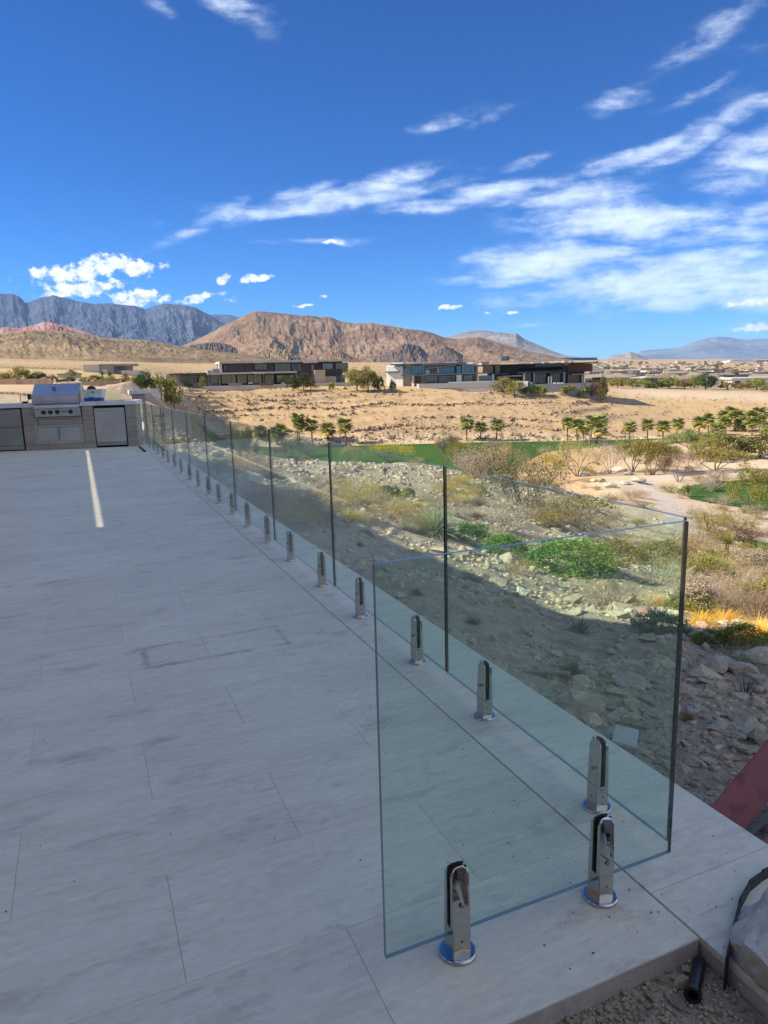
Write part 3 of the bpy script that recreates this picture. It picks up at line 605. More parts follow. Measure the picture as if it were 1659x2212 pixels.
def glass_mat():
    m, nt, b = newmat('clear green tinted glass'); nt.nodes.remove(b); out = nt.nodes['Material Output']
    tr = N(nt, 'ShaderNodeBsdfTransparent'); tr.inputs[0].default_value = (.925, .985, .96, 1)
    gl = N(nt, 'ShaderNodeBsdfGlossy'); gl.inputs['Roughness'].default_value = 0.0; gl.inputs['Color'].default_value = (1, 1, 1, 1)
    fr = N(nt, 'ShaderNodeFresnel'); gb_ = N(nt, 'ShaderNodeNewGeometry')
    io = N(nt, 'ShaderNodeMapRange'); L(nt, gb_.outputs['Backfacing'], io.inputs[0]); io.inputs[3].default_value = 1.45; io.inputs[4].default_value = 1/1.45; L(nt, io.outputs[0], fr.inputs['IOR'])
    df = N(nt, 'ShaderNodeBsdfDiffuse'); df.inputs['Color'].default_value = (.62, .66, .66, 1)
    g = N(nt, 'ShaderNodeNewGeometry'); n = noise(nt, g.outputs['Position'], 5, 6, .7)
    mr = N(nt, 'ShaderNodeMapRange'); L(nt, n, mr.inputs[0]); mr.inputs[1].default_value = .4; mr.inputs[2].default_value = .8; mr.inputs[3].default_value = .003; mr.inputs[4].default_value = .018
    a = N(nt, 'ShaderNodeMixShader'); L(nt, mr.outputs[0], a.inputs[0]); L(nt, tr.outputs[0], a.inputs[1]); L(nt, df.outputs[0], a.inputs[2])
    mx = N(nt, 'ShaderNodeMixShader'); L(nt, mathn(nt, 'MULTIPLY', fr.outputs[0], .85), mx.inputs[0]); L(nt, a.outputs[0], mx.inputs[1]); L(nt, gl.outputs[0], mx.inputs[2])
    L(nt, mx.outputs[0], out.inputs[0]); return m
def edge_mat():
    m, nt, b = newmat('polished glass edge'); b.inputs['Base Color'].default_value = (.006, .020, .022, 1); b.inputs['Roughness'].default_value = .12
    b.inputs['Specular IOR Level'].default_value = .9; b.inputs['Coat Weight'].default_value = .6; b.inputs['Coat Roughness'].default_value = .05; return m
def edgetop_mat():
    m, nt, b = newmat('sky tinted glass edge'); b.inputs['Base Color'].default_value = (.20, .30, .33, 1); b.inputs['Roughness'].default_value = .3  # sky reflected along the top edge is put into this paler colour
    b.inputs['Specular IOR Level'].default_value = 1.0; return m
M_glass = glass_mat(); M_edge = edge_mat(); M_edget = edgetop_mat()

# ---------------------------------------------------------------- terrace: slab with tiles
XS = 1.40            # seam between the field and the outer strip
terr = root('terrace', (0, 10, 0), 'long pale travertine terrace in shade with fine tile joints', None); terr['kind'] = 'structure'
base = MB(); base.box(-3.6, XS-.004, 1.195, 34, -.20, -.0035); base.part('slab', M_grout, terr)
PIT = .44; TL = .87; y = 1.187; k = 0
tl_cache = {}
def tile(x0, x1, y0, y1, z=0.0, g=.0005, nm='tile', mat=None, th=.022, bev=.0009, parent=None):
    key = (round(x1-x0, 3), round(y1-y0, 3), th, nm)
    if key not in tl_cache:
        mb = MB(); w, d = (x1-x0)/2-g, (y1-y0)/2-g; mb.box(-w, w, -d, d, -th, 0); tl_cache[key] = mb.mesh(nm, mat or M_tile, bevel=bev, seg=1)
    o = link(nm, tl_cache[key], parent or terr, (( x0+x1)/2-terr.location.x, (y0+y1)/2-terr.location.y, z-terr.location.z+random.uniform(-.0006, .0003)))
    return o
nt_ = 0; rest = MB()
while y < 33.9:
    off = .545 if k % 2 == 0 else .11
    y1 = y+PIT; x = off+TL*3
    while x > -3.6:
        a, b_ = x-TL, min(x, XS-.002); a = max(a, -3.6)
        vis = (b_ > -.19*y1-.35) and b_-a > .03 and a < XS-.01
        if vis:
            if y < 20.5 and nt_ < 285: tile(a, b_, y, y1); nt_ += 1
            else: rest.box(a+.0016, b_-.0016, y+.0016, y1-.0016, -.02, 0)
        x -= TL
    y = y1; k += 1
o = rest.part('tile', M_tile, terr, kind='stuff')
# front face of the field slab
fe = MB(); fe.box(-1.6, XS-.004, 1.1855, 1.1935, -.0225-.06, -.001); fe.part('slab_edge', M_slabside, terr, bevel=.002)
# outer strip under the glass
strip = root('coping_strip', (1.65, 10, 0), 'pale stone coping strip along the outer edge of the terrace under the glass', None); strip['kind'] = 'structure'
sb = MB(); sb.box(XS+.006, 1.889, .55, 34, -.22, -.024); sb.part('slab', M_slabside, strip)
yy = .5
for i in range(38):
    L_ = .87; mb = MB(); mb.box(XS+.0035, 1.90, yy+.0006, yy+L_-.0006, -.021, 0)
    o = mb.part('coping_stone', M_tile, strip, bevel=.001); yy += L_
    if yy > 33.5: break

# ---------------------------------------------------------------- glass panels
GX, GT, GB, TH = 1.546, 1.098, .075, .0125
def glass_panel(p0, p1, zb, zt, label, group):
    """slab of glass between plan points p0 and p1"""
    p0 = Vector((*p0, 0)); p1 = Vector((*p1, 0)); c = (p0+p1)/2; d = (p1-p0).normalized(); n = Vector((-d.y, d.x, 0))*TH/2
    r = root('glass_panel', (c.x, c.y, 0), label, 'glass panel', group)
    P = [p0-n, p1-n, p1+n, p0+n]
    V = [(q.x-c.x, q.y-c.y, z) for z in (zb, zt) for q in P]
    me = bpy.data.meshes.new('pane'); me.from_pydata(V, [], [(0,1,5,4), (2,3,7,6), (1,2,6,5), (3,0,4,7), (4,5,6,7), (0,3,2,1)])
    for m in (M_glass, M_edge, M_edget): me.materials.append(m)
    for i, mi in enumerate((0, 0, 1, 1, 2, 2)): me.polygons[i].material_index = mi
    me.update(); link('pane', me, r); return r
joints = [1.445, 2.885, 4.55, 6.21, 7.96, 9.74, 11.55, 13.4, 15.3, 17.2, 19.1, 21.0]
lab = ['nearest panel of the long glass fence, at the outer corner', 'second panel of the long glass fence, in front of the spiky grey plant', 'third panel of the long glass fence from the corner', 'fourth panel of the long glass fence from the corner',
       'fifth panel of the long glass fence, above the shaded rubble', 'sixth panel of the long glass fence from the corner', 'seventh panel of the long glass fence from the corner', 'eighth panel of the long glass fence from the corner', 'ninth panel of the long glass fence from the corner',
       'tenth panel of the long glass fence from the corner', 'farthest panel of the long glass fence, behind the kitchen counter']
for i in range(11):
    glass_panel((GX, joints[i]+.006), (GX, joints[i+1]-.006), GB, GT, lab[i], 'clear glass panels along the terrace edge')
rp = glass_panel((.578, 1.424), (1.524, 1.424), GB-.012, GT-.004, 'short glass panel turning across the near end of the terrace', 'clear glass panels along the terrace edge'); rp.children[0].data.polygons[3].material_index = 1
for i, (a, b_) in enumerate([((1.4, 26.0), (.35, 26.0)), ((.33, 26.0), (-1.0, 26.0))]):
    glass_panel(a, b_, 0.3, 1.42, ['glass panel standing on the low wall beyond the kitchen counter, right one', 'glass panel standing on the low wall beyond the kitchen counter, left one'][i], 'glass panels beyond the kitchen')

# ---------------------------------------------------------------- spigots: polished steel clamps holding the panes
def spigot_meshes():
    w = .026; top = .262; s0 = .088; sl = .0095                                # half width, height, slot bottom, half slot
    body = MB(); body.box(-w, w, -w, w, .006, s0)
    bm_ = body.mesh('body', M_chrome, bevel=.0018)
    ck = []
    for sgn in (-1, 1):                                                           # cheek profile in x-z with a chamfered shoulder, rounded top corners in y
        mb = MB(); y0, y1 = -w, w
        o_, i_ = sgn*w, sgn*sl
        prof = [(-w, s0-.004), (w, s0-.004), (w, top-.022), (w-.006, top-.008), (w-.015, top), (-w+.015, top), (-w+.006, top-.008), (-w, top-.022)]
        n = len(prof); V = [(i_, a, b) for a, b in prof]+[(o_, a, b) if b < top-.03 else (o_-sgn*max(0, (b-(top-.034)))*.42, a*.96, b-.002) for a, b in prof]
        mb.add(V, [tuple(range(n)), tuple(range(2*n-1, n-1, -1))]+[(i, n+i, n+(i+1) % n, (i+1) % n) for i in range(n)])
        ck.append(mb.mesh('cheek', M_chrome, bevel=.0012, seg=1))
    gs = []
    for sgn in (-1, 1):
        mb = MB(); a, b = sorted((sgn*.0066, sgn*.0094)); mb.box(a, b, -w+.003, w-.003, s0-.002, top-.004); gs.append(mb.mesh('gasket', M_black))
    mb = MB(); mb.lathe((0, 0, 0), [(.0515, 0), (.0515, .004), (.049, .0068), (.046, .0078), (.0385, .0082)], 48); fl = mb.mesh('base_plate', M_chrome)
    for f in fl.polygons: f.use_smooth = len(f.vertices) == 4
    mb = MB(); mb.lathe((0, 0, 0), [(.0062, 0), (.0062, .0012), (.0048, .002), (.0026, .002), (.0024, .0004)], 16); sc = mb.mesh('screw', M_steeld)
    hole = MB(); hole.lathe((0, 0, 0), [(.0028, 0), (.0028, .0005)], 12); ho = hole.mesh('drain_hole', M_gap)
    return bm_, ck, gs, fl, sc, ho
SPM = spigot_meshes(); _sp = {}
def spigot(x, y, rz, label, screws=1):
    r = root('spigot', (x, y, 0), label, 'glass clamp', 'polished steel clamps holding the glass', rz)
    link('body', SPM[0], r)
    for m in SPM[1]: link('cheek', m, r)
    for m in SPM[2]: link('gasket', m, r)
    link('base_plate', SPM[3], r)
    for i in range(screws):
        o = link('screw', SPM[4], r, (-.0262, 0, .155+.062*i-(.03 if screws > 1 else 0))); o.rotation_euler = (0, -math.pi/2, 0)
    for (hx, hy, hz, ro) in ((0, -.0262, .052, (math.pi/2, 0, 0)), (-.0262, 0, .05, (0, -math.pi/2, 0)), (0, -.0262, .024, (math.pi/2, 0, 0))):
        o = link('drain_hole', SPM[5], r, (hx, hy, hz)); o.rotation_euler = ro
    return r
posts = [1.775, 2.53, 3.225, 4.06, 4.845, 5.70, 6.50, 7.36, 8.17, 9.04, 9.83, 10.74, 11.63, 12.65, 13.6, 14.6, 15.55, 16.6, 17.55, 18.57, 19.5, 20.4]
ordw = ['first', 'second', 'third', 'fourth', 'fifth', 'sixth', 'seventh', 'eighth', 'ninth', 'tenth', 'eleventh', 'twelfth', 'thirteenth', 'fourteenth', 'fifteenth', 'sixteenth', 'seventeenth', 'eighteenth', 'nineteenth', 'twentieth', 'twenty-first', 'twenty-second']
for i, yp in enumerate(posts):
    spigot(GX, yp, 0, f'{ordw[i]} polished steel clamp along the long glass fence, counted from the near corner')
spigot(1.262, 1.424, math.pi/2, 'right polished clamp with two screws under the short glass panel', 2)
spigot(.786, 1.424, math.pi/2, 'left polished clamp with one screw under the short glass panel', 1)

# ---------------------------------------------------------------- facade helper: reads picture points onto a vertical plane
class Facade:
    def __init__(s, A, B):
        s.A = np.array(A[:2], float); s.B = np.array(B[:2], float); d = s.B-s.A; s.t = d/np.linalg.norm(d)
        n = np.array([s.t[1], -s.t[0]]); 
        if n@(-s.A) < 0: n = -n
        s.n = n
    def hit(s, px, py, b=0):
        d = dirof(px, py); c = s.n@(s.A-b*s.n); k = c/(s.n@d[:2]); p = d*k
        return (p[:2]-s.A)@s.t, H+p[2]
    def P(s, x, z, b): q = s.A+s.t*x-s.n*b; return (q[0], q[1], z)
    def xz(s, x0, x1, y0, y1, b):
        ym, xm = (y0+y1)/2, (x0+x1)/2
        return s.hit(x0, ym, b)[0], s.hit(x1, ym, b)[0], s.hit(xm, y1, b)[1], s.hit(xm, y0, b)[1]
    def box(s, mb, x0, x1, y0, y1, b0, b1, zb=None, zt=None):
        a, c, z0, z1 = s.xz(x0, x1, y0, y1, b0)
        if zb is not None: z0 = zb
        if zt is not None: z1 = zt
        return s.boxm(mb, a, c, z0, z1, b0, b1)
    def boxm(s, mb, a, c, z0, z1, b0, b1):
        Q = [s.P(a, z0, b0), s.P(c, z0, b0), s.P(c, z0, b1), s.P(a, z0, b1), s.P(a, z1, b0), s.P(c, z1, b0), s.P(c, z1, b1), s.P(a, z1, b1)]
        return mb.hexa(Q)

# ---------------------------------------------------------------- outdoor kitchen
def plan0(px, py, z=0): d = dirof(px, py); t = (z-H)/d[2]; return (d[0]*t, d[1]*t)
KR = plan0(299, 963.6); KL0 = plan0(51, 973.6)
KL = (KR[0]+(KL0[0]-KR[0])*1.0, KR[1]+(KL0[1]-KR[1])*1.0)
K = Facade(KL, KR)
def clad_mat():
    m, nt, b = newmat('vein cut stone cladding'); b.inputs['Roughness'].default_value = .7
    g = N(nt, 'ShaderNodeNewGeometry'); P = g.outputs['Position']
    s = noise(nt, mapping(nt, P, (1.2, 1.2, 16)), 1.0, 7, .65); s2 = noise(nt, mapping(nt, P, (3, 3, 60)), 1.0, 5, .7)
    L(nt, ramp(nt, mathn(nt, 'ADD', mathn(nt, 'MULTIPLY', s, .6), mathn(nt, 'MULTIPLY', s2, .4)), [(.3, (.235, .19, .15)), (.5, (.34, .285, .23)), (.7, (.44, .38, .32))]).outputs[0], b.inputs['Base Color'])
    bump(nt, b, s2, .3, .004); return m
M_clad = clad_mat()
xR = K.hit(299, 963)[0]; xLf = xR-6.2; zC0 = K.hit(270, 874)[1]; zC1 = K.hit(270, 865)[1]
kit = root('kitchen_island', (*K.P(xR-2, 0, .4)[:2], 0), 'long outdoor kitchen counter clad in vein cut stone at the far end of the terrace', 'outdoor kitchen')
core = MB(); K.boxm(core, xLf+.02, xR-.02, .0, zC0-.004, .03, .85); core.part('core', M_gap, kit)
a1, c1, _, _ = K.xz(-2, 50, 890, 960, 0)
# cladding pieces around the openings
xa = K.hit(51.5, 930)[0]; xb0 = K.hit(206, 925)[0]; xb1 = K.hit(273, 925)[0]
zg = K.hit(120, 900)[1]
def clad(x0, x1, z0, z1):
    mb = MB(); K.boxm(mb, x0+.003, x1-.003, z0, z1, 0, .028); mb.part('cladding_panel', M_clad, kit, bevel=.003)
rows = [(.0, zC0*.34), (zC0*.34, zC0*.69), (zC0*.69, zC0-.006)]
for i, (z0, z1) in enumerate(rows):
    clad(xb1+.012, xR, z0+.003, z1)
gx0, gx1 = K.hit(81, 890)[0], K.hit(176, 890)[0]; zgb = K.hit(130, 902)[1]
dx0, dx1 = K.hit(76.5, 935)[0], K.hit(180, 935)[0]; dz0 = K.hit(128, 957)[1]; dz1 = K.hit(128, 918)[1]
clad(xa, gx0-.01, rows[2][0], rows[2][1]); clad(gx1+.01, xb0-.01, rows[2][0], rows[2][1])
clad(gx0-.004, gx1+.004, dz1+.004, zgb-.004) if zgb > dz1+.03 else None
clad(xa, gx0-.01, dz1+.006, rows[2][0]-.004); clad(gx1+.01, xb0-.01, dz1+.006, rows[2][0]-.004)
clad(xa, dx0-.004, dz0, dz1+.003); clad(dx1+.004, xb0-.01, dz0, dz1+.003)
xm = (xa+xb0)/2-.3; clad(xa, xm, .003, dz0-.003); clad(xm, xb0-.01, .003, dz0-.003)
xe0 = K.hit(-4, 930)[0]; 
side = MB(); K.boxm(side, xR-.019, xR+.006, 0, zC0-.004, .03, .85); side.part('end_panel', M_clad, kit)
ctop = tile_mat('pale stone countertop', ((.55, .53, .51), (.66, .64, .62), (.74, .72, .70)))
gl0, gl1 = K.hit(82, 880)[0], K.hit(173, 880)[0]
for (x0, x1, b0) in ((xLf, gl0-.01, -.03), (gl1+.01, xR+.05, -.03), (gl0-.008, gl1+.008, .74)):
    mb = MB(); K.boxm(mb, x0, x1, zC0, zC1, b0, .92); mb.part('countertop', ctop, kit, bevel=.004)
# stainless appliances in the counter
def steel_box(nm, r, x0, x1, z0, z1, b0, b1, mat=M_steel, bevel=.004, label=None):
    mb = MB(); K.boxm(mb, x0, x1, z0, z1, b0, b1); return mb.part(nm, mat, r, bevel=bevel, label=label)
def bar(nm, r, p, q, rad, mat=M_steel, stand=.035, n=12):
    mb = MB(); P0 = np.array(K.P(p[0], p[1], -stand)); P1 = np.array(K.P(q[0], q[1], -stand)); mb.cyl(P0, P1, rad, n=n)
    for f in (.07, .93):
        c = P0+(P1-P0)*f; e = c+np.array([-K.n[0], -K.n[1], 0])*stand*1.05; mb.cyl(c, e, rad*.8, n=8)
    return mb.part(nm, mat, r, smooth=False)
# ice maker / fridge door on the right
fr_ = root('fridge', (*K.P((xb0+xb1)/2, 0, .2)[:2], .05), 'stainless fridge with plain door and bar handle at the right end of the counter', 'fridge')
zt_ = K.hit(240, 880)[1]; zk = K.hit(240, 954)[1]
steel_box('frame', fr_, xb0-.006, xb1+.006, .02, zt_+.008, .012, .5, M_gap)
steel_box('door', fr_, xb0+.012, xb1-.012, zk, zt_-.012, -.022, .01, M_steel)
steel_box('kick_plate', fr_, xb0+.012, xb1-.012, .05, zk-.008, -.004, .01, M_steeld)
hz = K.hit(240, 887)[1]; bar('handle', fr_, (xb0+.09, hz), (xb1-.09, hz), .014)
# refrigerated drawers at the left edge
dl = root('drawer_fridge', (*K.P(xa-.4, 0, .2)[:2], .05), 'stainless two drawer fridge cut by the left edge of the picture', 'fridge')
zt2 = K.hit(20, 884)[1]; zm = K.hit(20, 923)[1]; zb2 = K.hit(20, 963)[1]
steel_box('frame', dl, xa-1.3, xa-.002, .01, zt2+.012, .012, .5, M_gap)
for (z0, z1) in ((zm+.006, zt2-.006), (zb2, zm-.006)):
    d_ = steel_box('drawer', dl, xa-1.28, xa-.03, z0, z1, -.02, .01, M_steeld)
    hb = MB(); P0 = np.array(K.P(xa-1.2, z1-.07, -.055)); P1 = np.array(K.P(xa-.2, z1-.07, -.055)); hb.cyl(P0, P1, .012)
    for f in (.06, .94):
        c = P0+(P1-P0)*f; hb.cyl(c, c+np.array([-K.n[0], -K.n[1], 0])*.036, .009, n=8)
    o = hb.part('handle', M_steel, dl); o.parent = d_
steel_box('kick_plate', dl, xa-1.28, xa-.03, .03, zb2-.01, 0, .01, M_steeld)
# double doors below the grill
dd = root('access_doors', (*K.P((dx0+dx1)/2, 0, .1)[:2], dz0), 'low stainless double doors below the grill', 'cabinet doors')
fw_ = .05
for (x0, x1, z0, z1) in ((dx0, dx1, dz0, dz0+fw_), (dx0, dx1, dz1-fw_, dz1), (dx0, dx0+fw_, dz0+fw_+.001, dz1-fw_-.001), (dx1-fw_, dx1, dz0+fw_+.001, dz1-fw_-.001)):
    steel_box('frame', dd, x0, x1, z0, z1, -.012, .02, M_steel, .003)
steel_box('recess', dd, dx0+fw_+.001, dx1-fw_-.001, dz0+fw_+.001, dz1-fw_-.001, .008, .02, M_gap, 0)
xc = (dx0+dx1)/2
for (x0, x1, hx) in ((dx0+fw_+.008, xc-.006, xc-.05), (xc+.006, dx1-fw_-.008, xc+.05)):
    d_ = steel_box('door', dd, x0, x1, dz0+fw_+.008, dz1-fw_-.008, -.016, .006, M_steel)
    hb = MB(); P0 = np.array(K.P(hx, dz0+.09, -.05)); P1 = np.array(K.P(hx, dz1-.08, -.05)); hb.cyl(P0, P1, .015)
    for f in (.08, .92):
        c = P0+(P1-P0)*f; hb.cyl(c, c+np.array([-K.n[0], -K.n[1], 0])*.034, .01, n=8)
    o = hb.part('handle', M_steel, dd); o.parent = d_
# grill
gr = root('grill', (*K.P((gl0+gl1)/2, 0, .3)[:2], zC0), 'big stainless built-in gas grill with closed lid and four black knobs', 'grill')
def zrow(px, py, b): return K.hit(px, py, b)[1]
zl0 = zrow(120, 872, -.04); zl1 = zrow(120, 852, 0); zl2 = zrow(120, 829, .25)
x0, x1 = K.hit(66.5, 850, .0)[0], K.hit(169, 850, 0)[0]
# firebox with sloping control panel
prof = [(-.06, zrow(120, 899, -.06)), (-.06, zrow(120, 903, -.06)+.0)]
zp0 = zrow(125, 899.5, -.08); zp1 = zrow(120, 881, -.10); zp2 = zl0
def kpoly(mb, prof, xa_, xb_):
    n = len(prof); V = [K.P(xa_, z, b) for b, z in prof]+[K.P(xb_, z, b) for b, z in prof]
    return mb.add(V, [tuple(range(n)), tuple(range(2*n-1, n-1, -1))]+[(i, n+i, n+(i+1) % n, (i+1) % n) for i in range(n)])
mb = MB(); kpoly(mb, [(.7, zgb), (-.09, zgb), (-.09, zp0-.02), (.7, zp0-.02)], gx0-.02, gx1+.0); mb.part('drip_tray', M_steel, gr, bevel=.004)
mb = MB(); kpoly(mb, [(.7, zp0), (-.10, zp0), (-.13, zp1-.02), (.7, zp1-.02)], gx0-.03, gx1-.0); cp = mb.part('control_panel', M_steel, gr, bevel=.004)
mb = MB(); kpoly(mb, [(.7, zp1-.012), (-.15, zp1-.012), (-.15, zp1+.005), (-.13, zp2-.03), (-.10, zp2-.012), (.7, zp2-.012)], gx0-.05, gx1-.01); mb.part('firebox', M_steel, gr, bevel=.004)
mb = MB(); lidp = [(.72, zl0), (-.06, zl0), (-.075, zl0+.06), (-.06, zl0+.2), (-.02, zl1), (.30, zl2), (.56, zl2+.0), (.72, zl1)]
kpoly(mb, lidp, x0+.02, x1+.0); lid = mb.part('lid', M_steel, gr, bevel=.006)
zh = zrow(120, 865.5, -.13)
hb = MB(); P0 = np.array(K.P(x0+.05, zh, -.14)); P1 = np.array(K.P(x1-.04, zh, -.14)); hb.cyl(P0, P1, .02, n=16)
for f in (.03, .97):
    c = P0+(P1-P0)*f; hb.cyl(c, c+np.array([-K.n[0], -K.n[1], 0])*.09, .014, n=8)
o = hb.part('handle', M_steel, gr); o.parent = lid
# emblem: oval ring with a small swirl on the lid slope
def on_lid(px, py):
    # plane of the upper lid slope
    b0, z0, b1, z1 = -.02, zl1, .30, zl2
    lo, hi = b0, b1
    for _ in range(30):
        m_ = (lo+hi)/2; z = K.hit(px, py, m_)[1]; zpl = z0+(z1-z0)*(m_-b0)/(b1-b0)
        if z > zpl: lo = m_
        else: hi = m_
    return K.P(K.hit(px, py, lo)[0], K.hit(px, py, lo)[1]+.004, lo-.004)
mb = MB(); ring = []
for i in range(24):
    t = 2*math.pi*i/24*0.86+.5; ring.append(on_lid(117.3+4.2*math.cos(t), 840.2-3.3*math.sin(t)))
for i in range(23): mb.cyl(ring[i], ring[i+1], .010 if i > 8 else .006, n=6)
sw = [on_lid(116.5, 841.5), on_lid(117.5, 840), on_lid(118.7, 839.4)]
for i in range(2): mb.cyl(sw[i], sw[i+1], .009, n=6)
o = mb.part('emblem', M_blackm, gr); o.parent = lid
for px in (109, 126, 142.4, 176.5):
    pxx = 60/1.1573+px*0 + 0
kx = [51.84+v*.1146 for v in (368, 497, 626, 877)]
ky = [812.2+v*.1146 for v in (687, 682, 678, 671)]
for a, b in zip(kx, ky):
    bb = -.118; x_, z_ = K.hit(a, b, bb); c = np.array(K.P(x_, z_, bb)); e = np.array(K.P(x_, z_, bb-.05)); m_ = np.array(K.P(x_, z_, bb-.006))
    mb = MB(); mb.cyl(c, m_, .055, n=20); mb.cyl(m_, e, .042, .036, n=16); o = mb.part('knob', M_blackm, gr); o.parent = cp
# small dark lettering and a mark on the control panel (unreadable strokes in the photograph)
mb = MB()
for i, (dx, w, h) in enumerate([(0, 2.6, 1.9), (2.9, 1.1, 1.3), (4.2, 1.1, 1.3), (5.5, 1.1, 1.3), (6.8, .9, 1.5), (8.2, 1.1, 1.3), (9.7, .8, 2.0), (10.9, 1.0, 1.2)]):
    px0 = 132.0+dx; py0 = 889.6-.05*dx
    for (ax, ay, bx, by) in ([(0, -h, w, -h), (0, -h, 0, 0), (0, 0, w*.8, 0)] if i == 0 else [(0, -h, 0, 0), (w*.6, -h, w*.6, 0), (0, (-h if i % 2 else 0), w*.6, (-h if i % 2 else 0))]):
        A_ = K.P(*K.hit(px0+ax, py0+ay, -.128), -.128); B_ = K.P(*K.hit(px0+bx, py0+by, -.128), -.128); mb.cyl(A_, B_, .0035, n=4)
o = mb.part('lettering', M_blackm, gr); o.parent = cp
mb = MB(); A_ = K.P(*K.hit(163.5, 889, -.128), -.128); B_ = K.P(*K.hit(164.6, 887.6, -.128), -.128); C_ = K.P(*K.hit(166, 888.6, -.128), -.128); mb.cyl(A_, B_, .005, n=5); mb.cyl(B_, C_, .005, n=5)
o = mb.part('ignition_mark', M_blackm, gr); o.parent = cp
# side burner knob box and cord left of the grill
zt = zC1
bx_ = root('rotisserie_motor', K.P(K.hit(62, 865, .15)[0], zt, .15), 'small black motor box on the left side of the grill', 'motor')
mb = MB(); a_, c_, z0_, z1_ = K.xz(60.5, 66, 851, 863, .12); K.boxm(mb, a_, c_, z0_, z1_, .06, .2); mb.part('housing', M_blackm, bx_, bevel=.01)
mb = MB(); K.boxm(mb, c_+.001, c_+.05, (z0_+z1_)/2-.02, (z0_+z1_)/2+.02, .1, .14); mb.part('bracket', M_steel, bx_)
cord = MB(); pts_ = [K.P(K.hit(a, b, .1)[0], max(zt+.006, K.hit(a, b, .1)[1]), .1) for a, b in ((61, 862), (59.5, 867), (58, 871), (53, 872.5), (48, 870), (45, 868), (44, 862), (43.5, 857), (44.5, 852))]
for p, q in zip(pts_[:-1], pts_[1:]): cord.cyl(p, q, .008, n=6)
co = root('cord', K.P(K.hit(52, 871, .1)[0], zt, .1), 'thin black gas hose curling on the counter left of the grill', 'hose')
cord.part('hose', M_black, co); mb = MB(); a_, c_, z0_, z1_ = K.xz(48.5, 60, 868.5, 873, .08); K.boxm(mb, a_, c_, zt+.002, zt+.05, .03, .14); mb.part('regulator', M_black, co, bevel=.015)
# tool tub standing on the counter
tb = root('tool_bag', K.P(K.hit(198, 867, .2)[0], zt, .2), 'white and blue plastic tool tub standing on the counter right of the grill', 'tub')
a0, c0, zb0, zm0 = K.xz(180, 219, 860.5, 867, .12); a2, c2, _, zt0 = K.xz(176.5, 222, 839, 861, .12)
zb0 = zt; A0 = K.hit(181.5, 866, .1)[0]; C0 = K.hit(219, 866, .1)[0]; A2 = K.hit(177.0, 840, .1)[0]; C2 = K.hit(222.5, 840, .1)[0]; zt0 = K.hit(200, 841, .1)[1]; zm0 = K.hit(200, 859.5, .1)[1]
def tub(z0, z1, nm, mat):
    f0 = (z0-zb0)/(zt0-zb0); f1 = (z1-zb0)/(zt0-zb0); mb = MB()
    def rr(f): return A0+(A2-A0)*f, C0+(C2-C0)*f, .1-.03*f, .46+.03*f
    q0 = rr(f0); q1 = rr(f1)
    mb.hexa([K.P(q0[0], z0, q0[2]), K.P(q0[1], z0, q0[2]), K.P(q0[1], z0, q0[3]), K.P(q0[0], z0, q0[3]), K.P(q1[0], z1, q1[2]), K.P(q1[1], z1, q1[2]), K.P(q1[1], z1, q1[3]), K.P(q1[0], z1, q1[3])])
    return mb.part(nm, mat, tb, bevel=.01)
M_white = simple('dirty white plastic', (.62, .63, .60), .6, bumpscale=6, var=.25); M_blue = simple('blue plastic', (.02, .09, .32), .45)
tub(zb0, zm0, 'blue_base', M_blue); tub(zm0+.001, zt0, 'white_body', M_white)
mb = MB(); 
x_a, z_a = K.hit(191, 862, .07); x_b, _ = K.hit(206, 862, .07)
P = [K.P(x_a, zm0-.03, .045), K.P(x_a+.03, zm0+.01, .03), K.P(x_b-.03, zm0+.01, .03), K.P(x_b, zm0-.03, .045)]
for p, q in zip(P[:-1], P[1:]): mb.cyl(p, q, .012, n=8)
mb.part('handle', M_blue, tb)
x_, z_ = K.hit(200, 846.5, .07); mb = MB(); mb.cyl(K.P(x_-.04, z_, .085), K.P(x_+.04, z_, .085), .03, n=8); mb.part('latch', M_steeld, tb)
x_, z_ = K.hit(197.5, 839.5, .25); mb = MB(); c = K.P(x_, zt0-.02, .25); 
mb.lathe(c, [(.11, 0), (.105, .05), (.075, .09), (.03, .11)], 16); rl = mb.part('tape_roll', M_black, None); 
rr_ = root('tape_roll', c, 'round black object sticking out of the tool tub', 'roll'); 
for v in rl.data.vertices: v.co = (v.co.x-c[0], v.co.y-c[1], v.co.z-c[2])
rl.name = 'disc'; rl.parent = rr_
# sheet of glass lying on the counter, lit at its right end
mb = MB(); a_, c_, _, _ = K.xz(258, 284, 864, 866, .3); K.boxm(mb, a_, c_, zt+.002, zt+.012, .2, .6); sh = root('tray', K.P((a_+c_)/2, zt, .4), 'thin grey cover plate lying on the right end of the counter', 'plate'); mb.part('plate', M_steeld, sh, bevel=.003)
# dark stick on the terrace in front of the counter
p0 = plan0(301.5, 966.5); p1 = plan0(313.5, 976.5)
st_ = root('rubber_strip', ((p0[0]+p1[0])/2, (p0[1]+p1[1])/2, 0), 'short dark rubber strip lying on the tiles by the counter end', 'strip')
mb = MB(); mb.cyl((p0[0], p0[1], .022), (p1[0], p1[1], .022), .022, n=8); mb.part('strip', M_black, st_)

# low wall and pier beyond the counter
M_plaster = simple('pale plaster', (.72, .69, .64), .85, bumpscale=8)
wl = root('low_wall', (0, 26.0, 0), 'low pale wall carrying glass beyond the kitchen counter', 'wall'); mb = MB(); mb.box(-3.2, 1.38, 25.9, 26.12, 0, .29); 
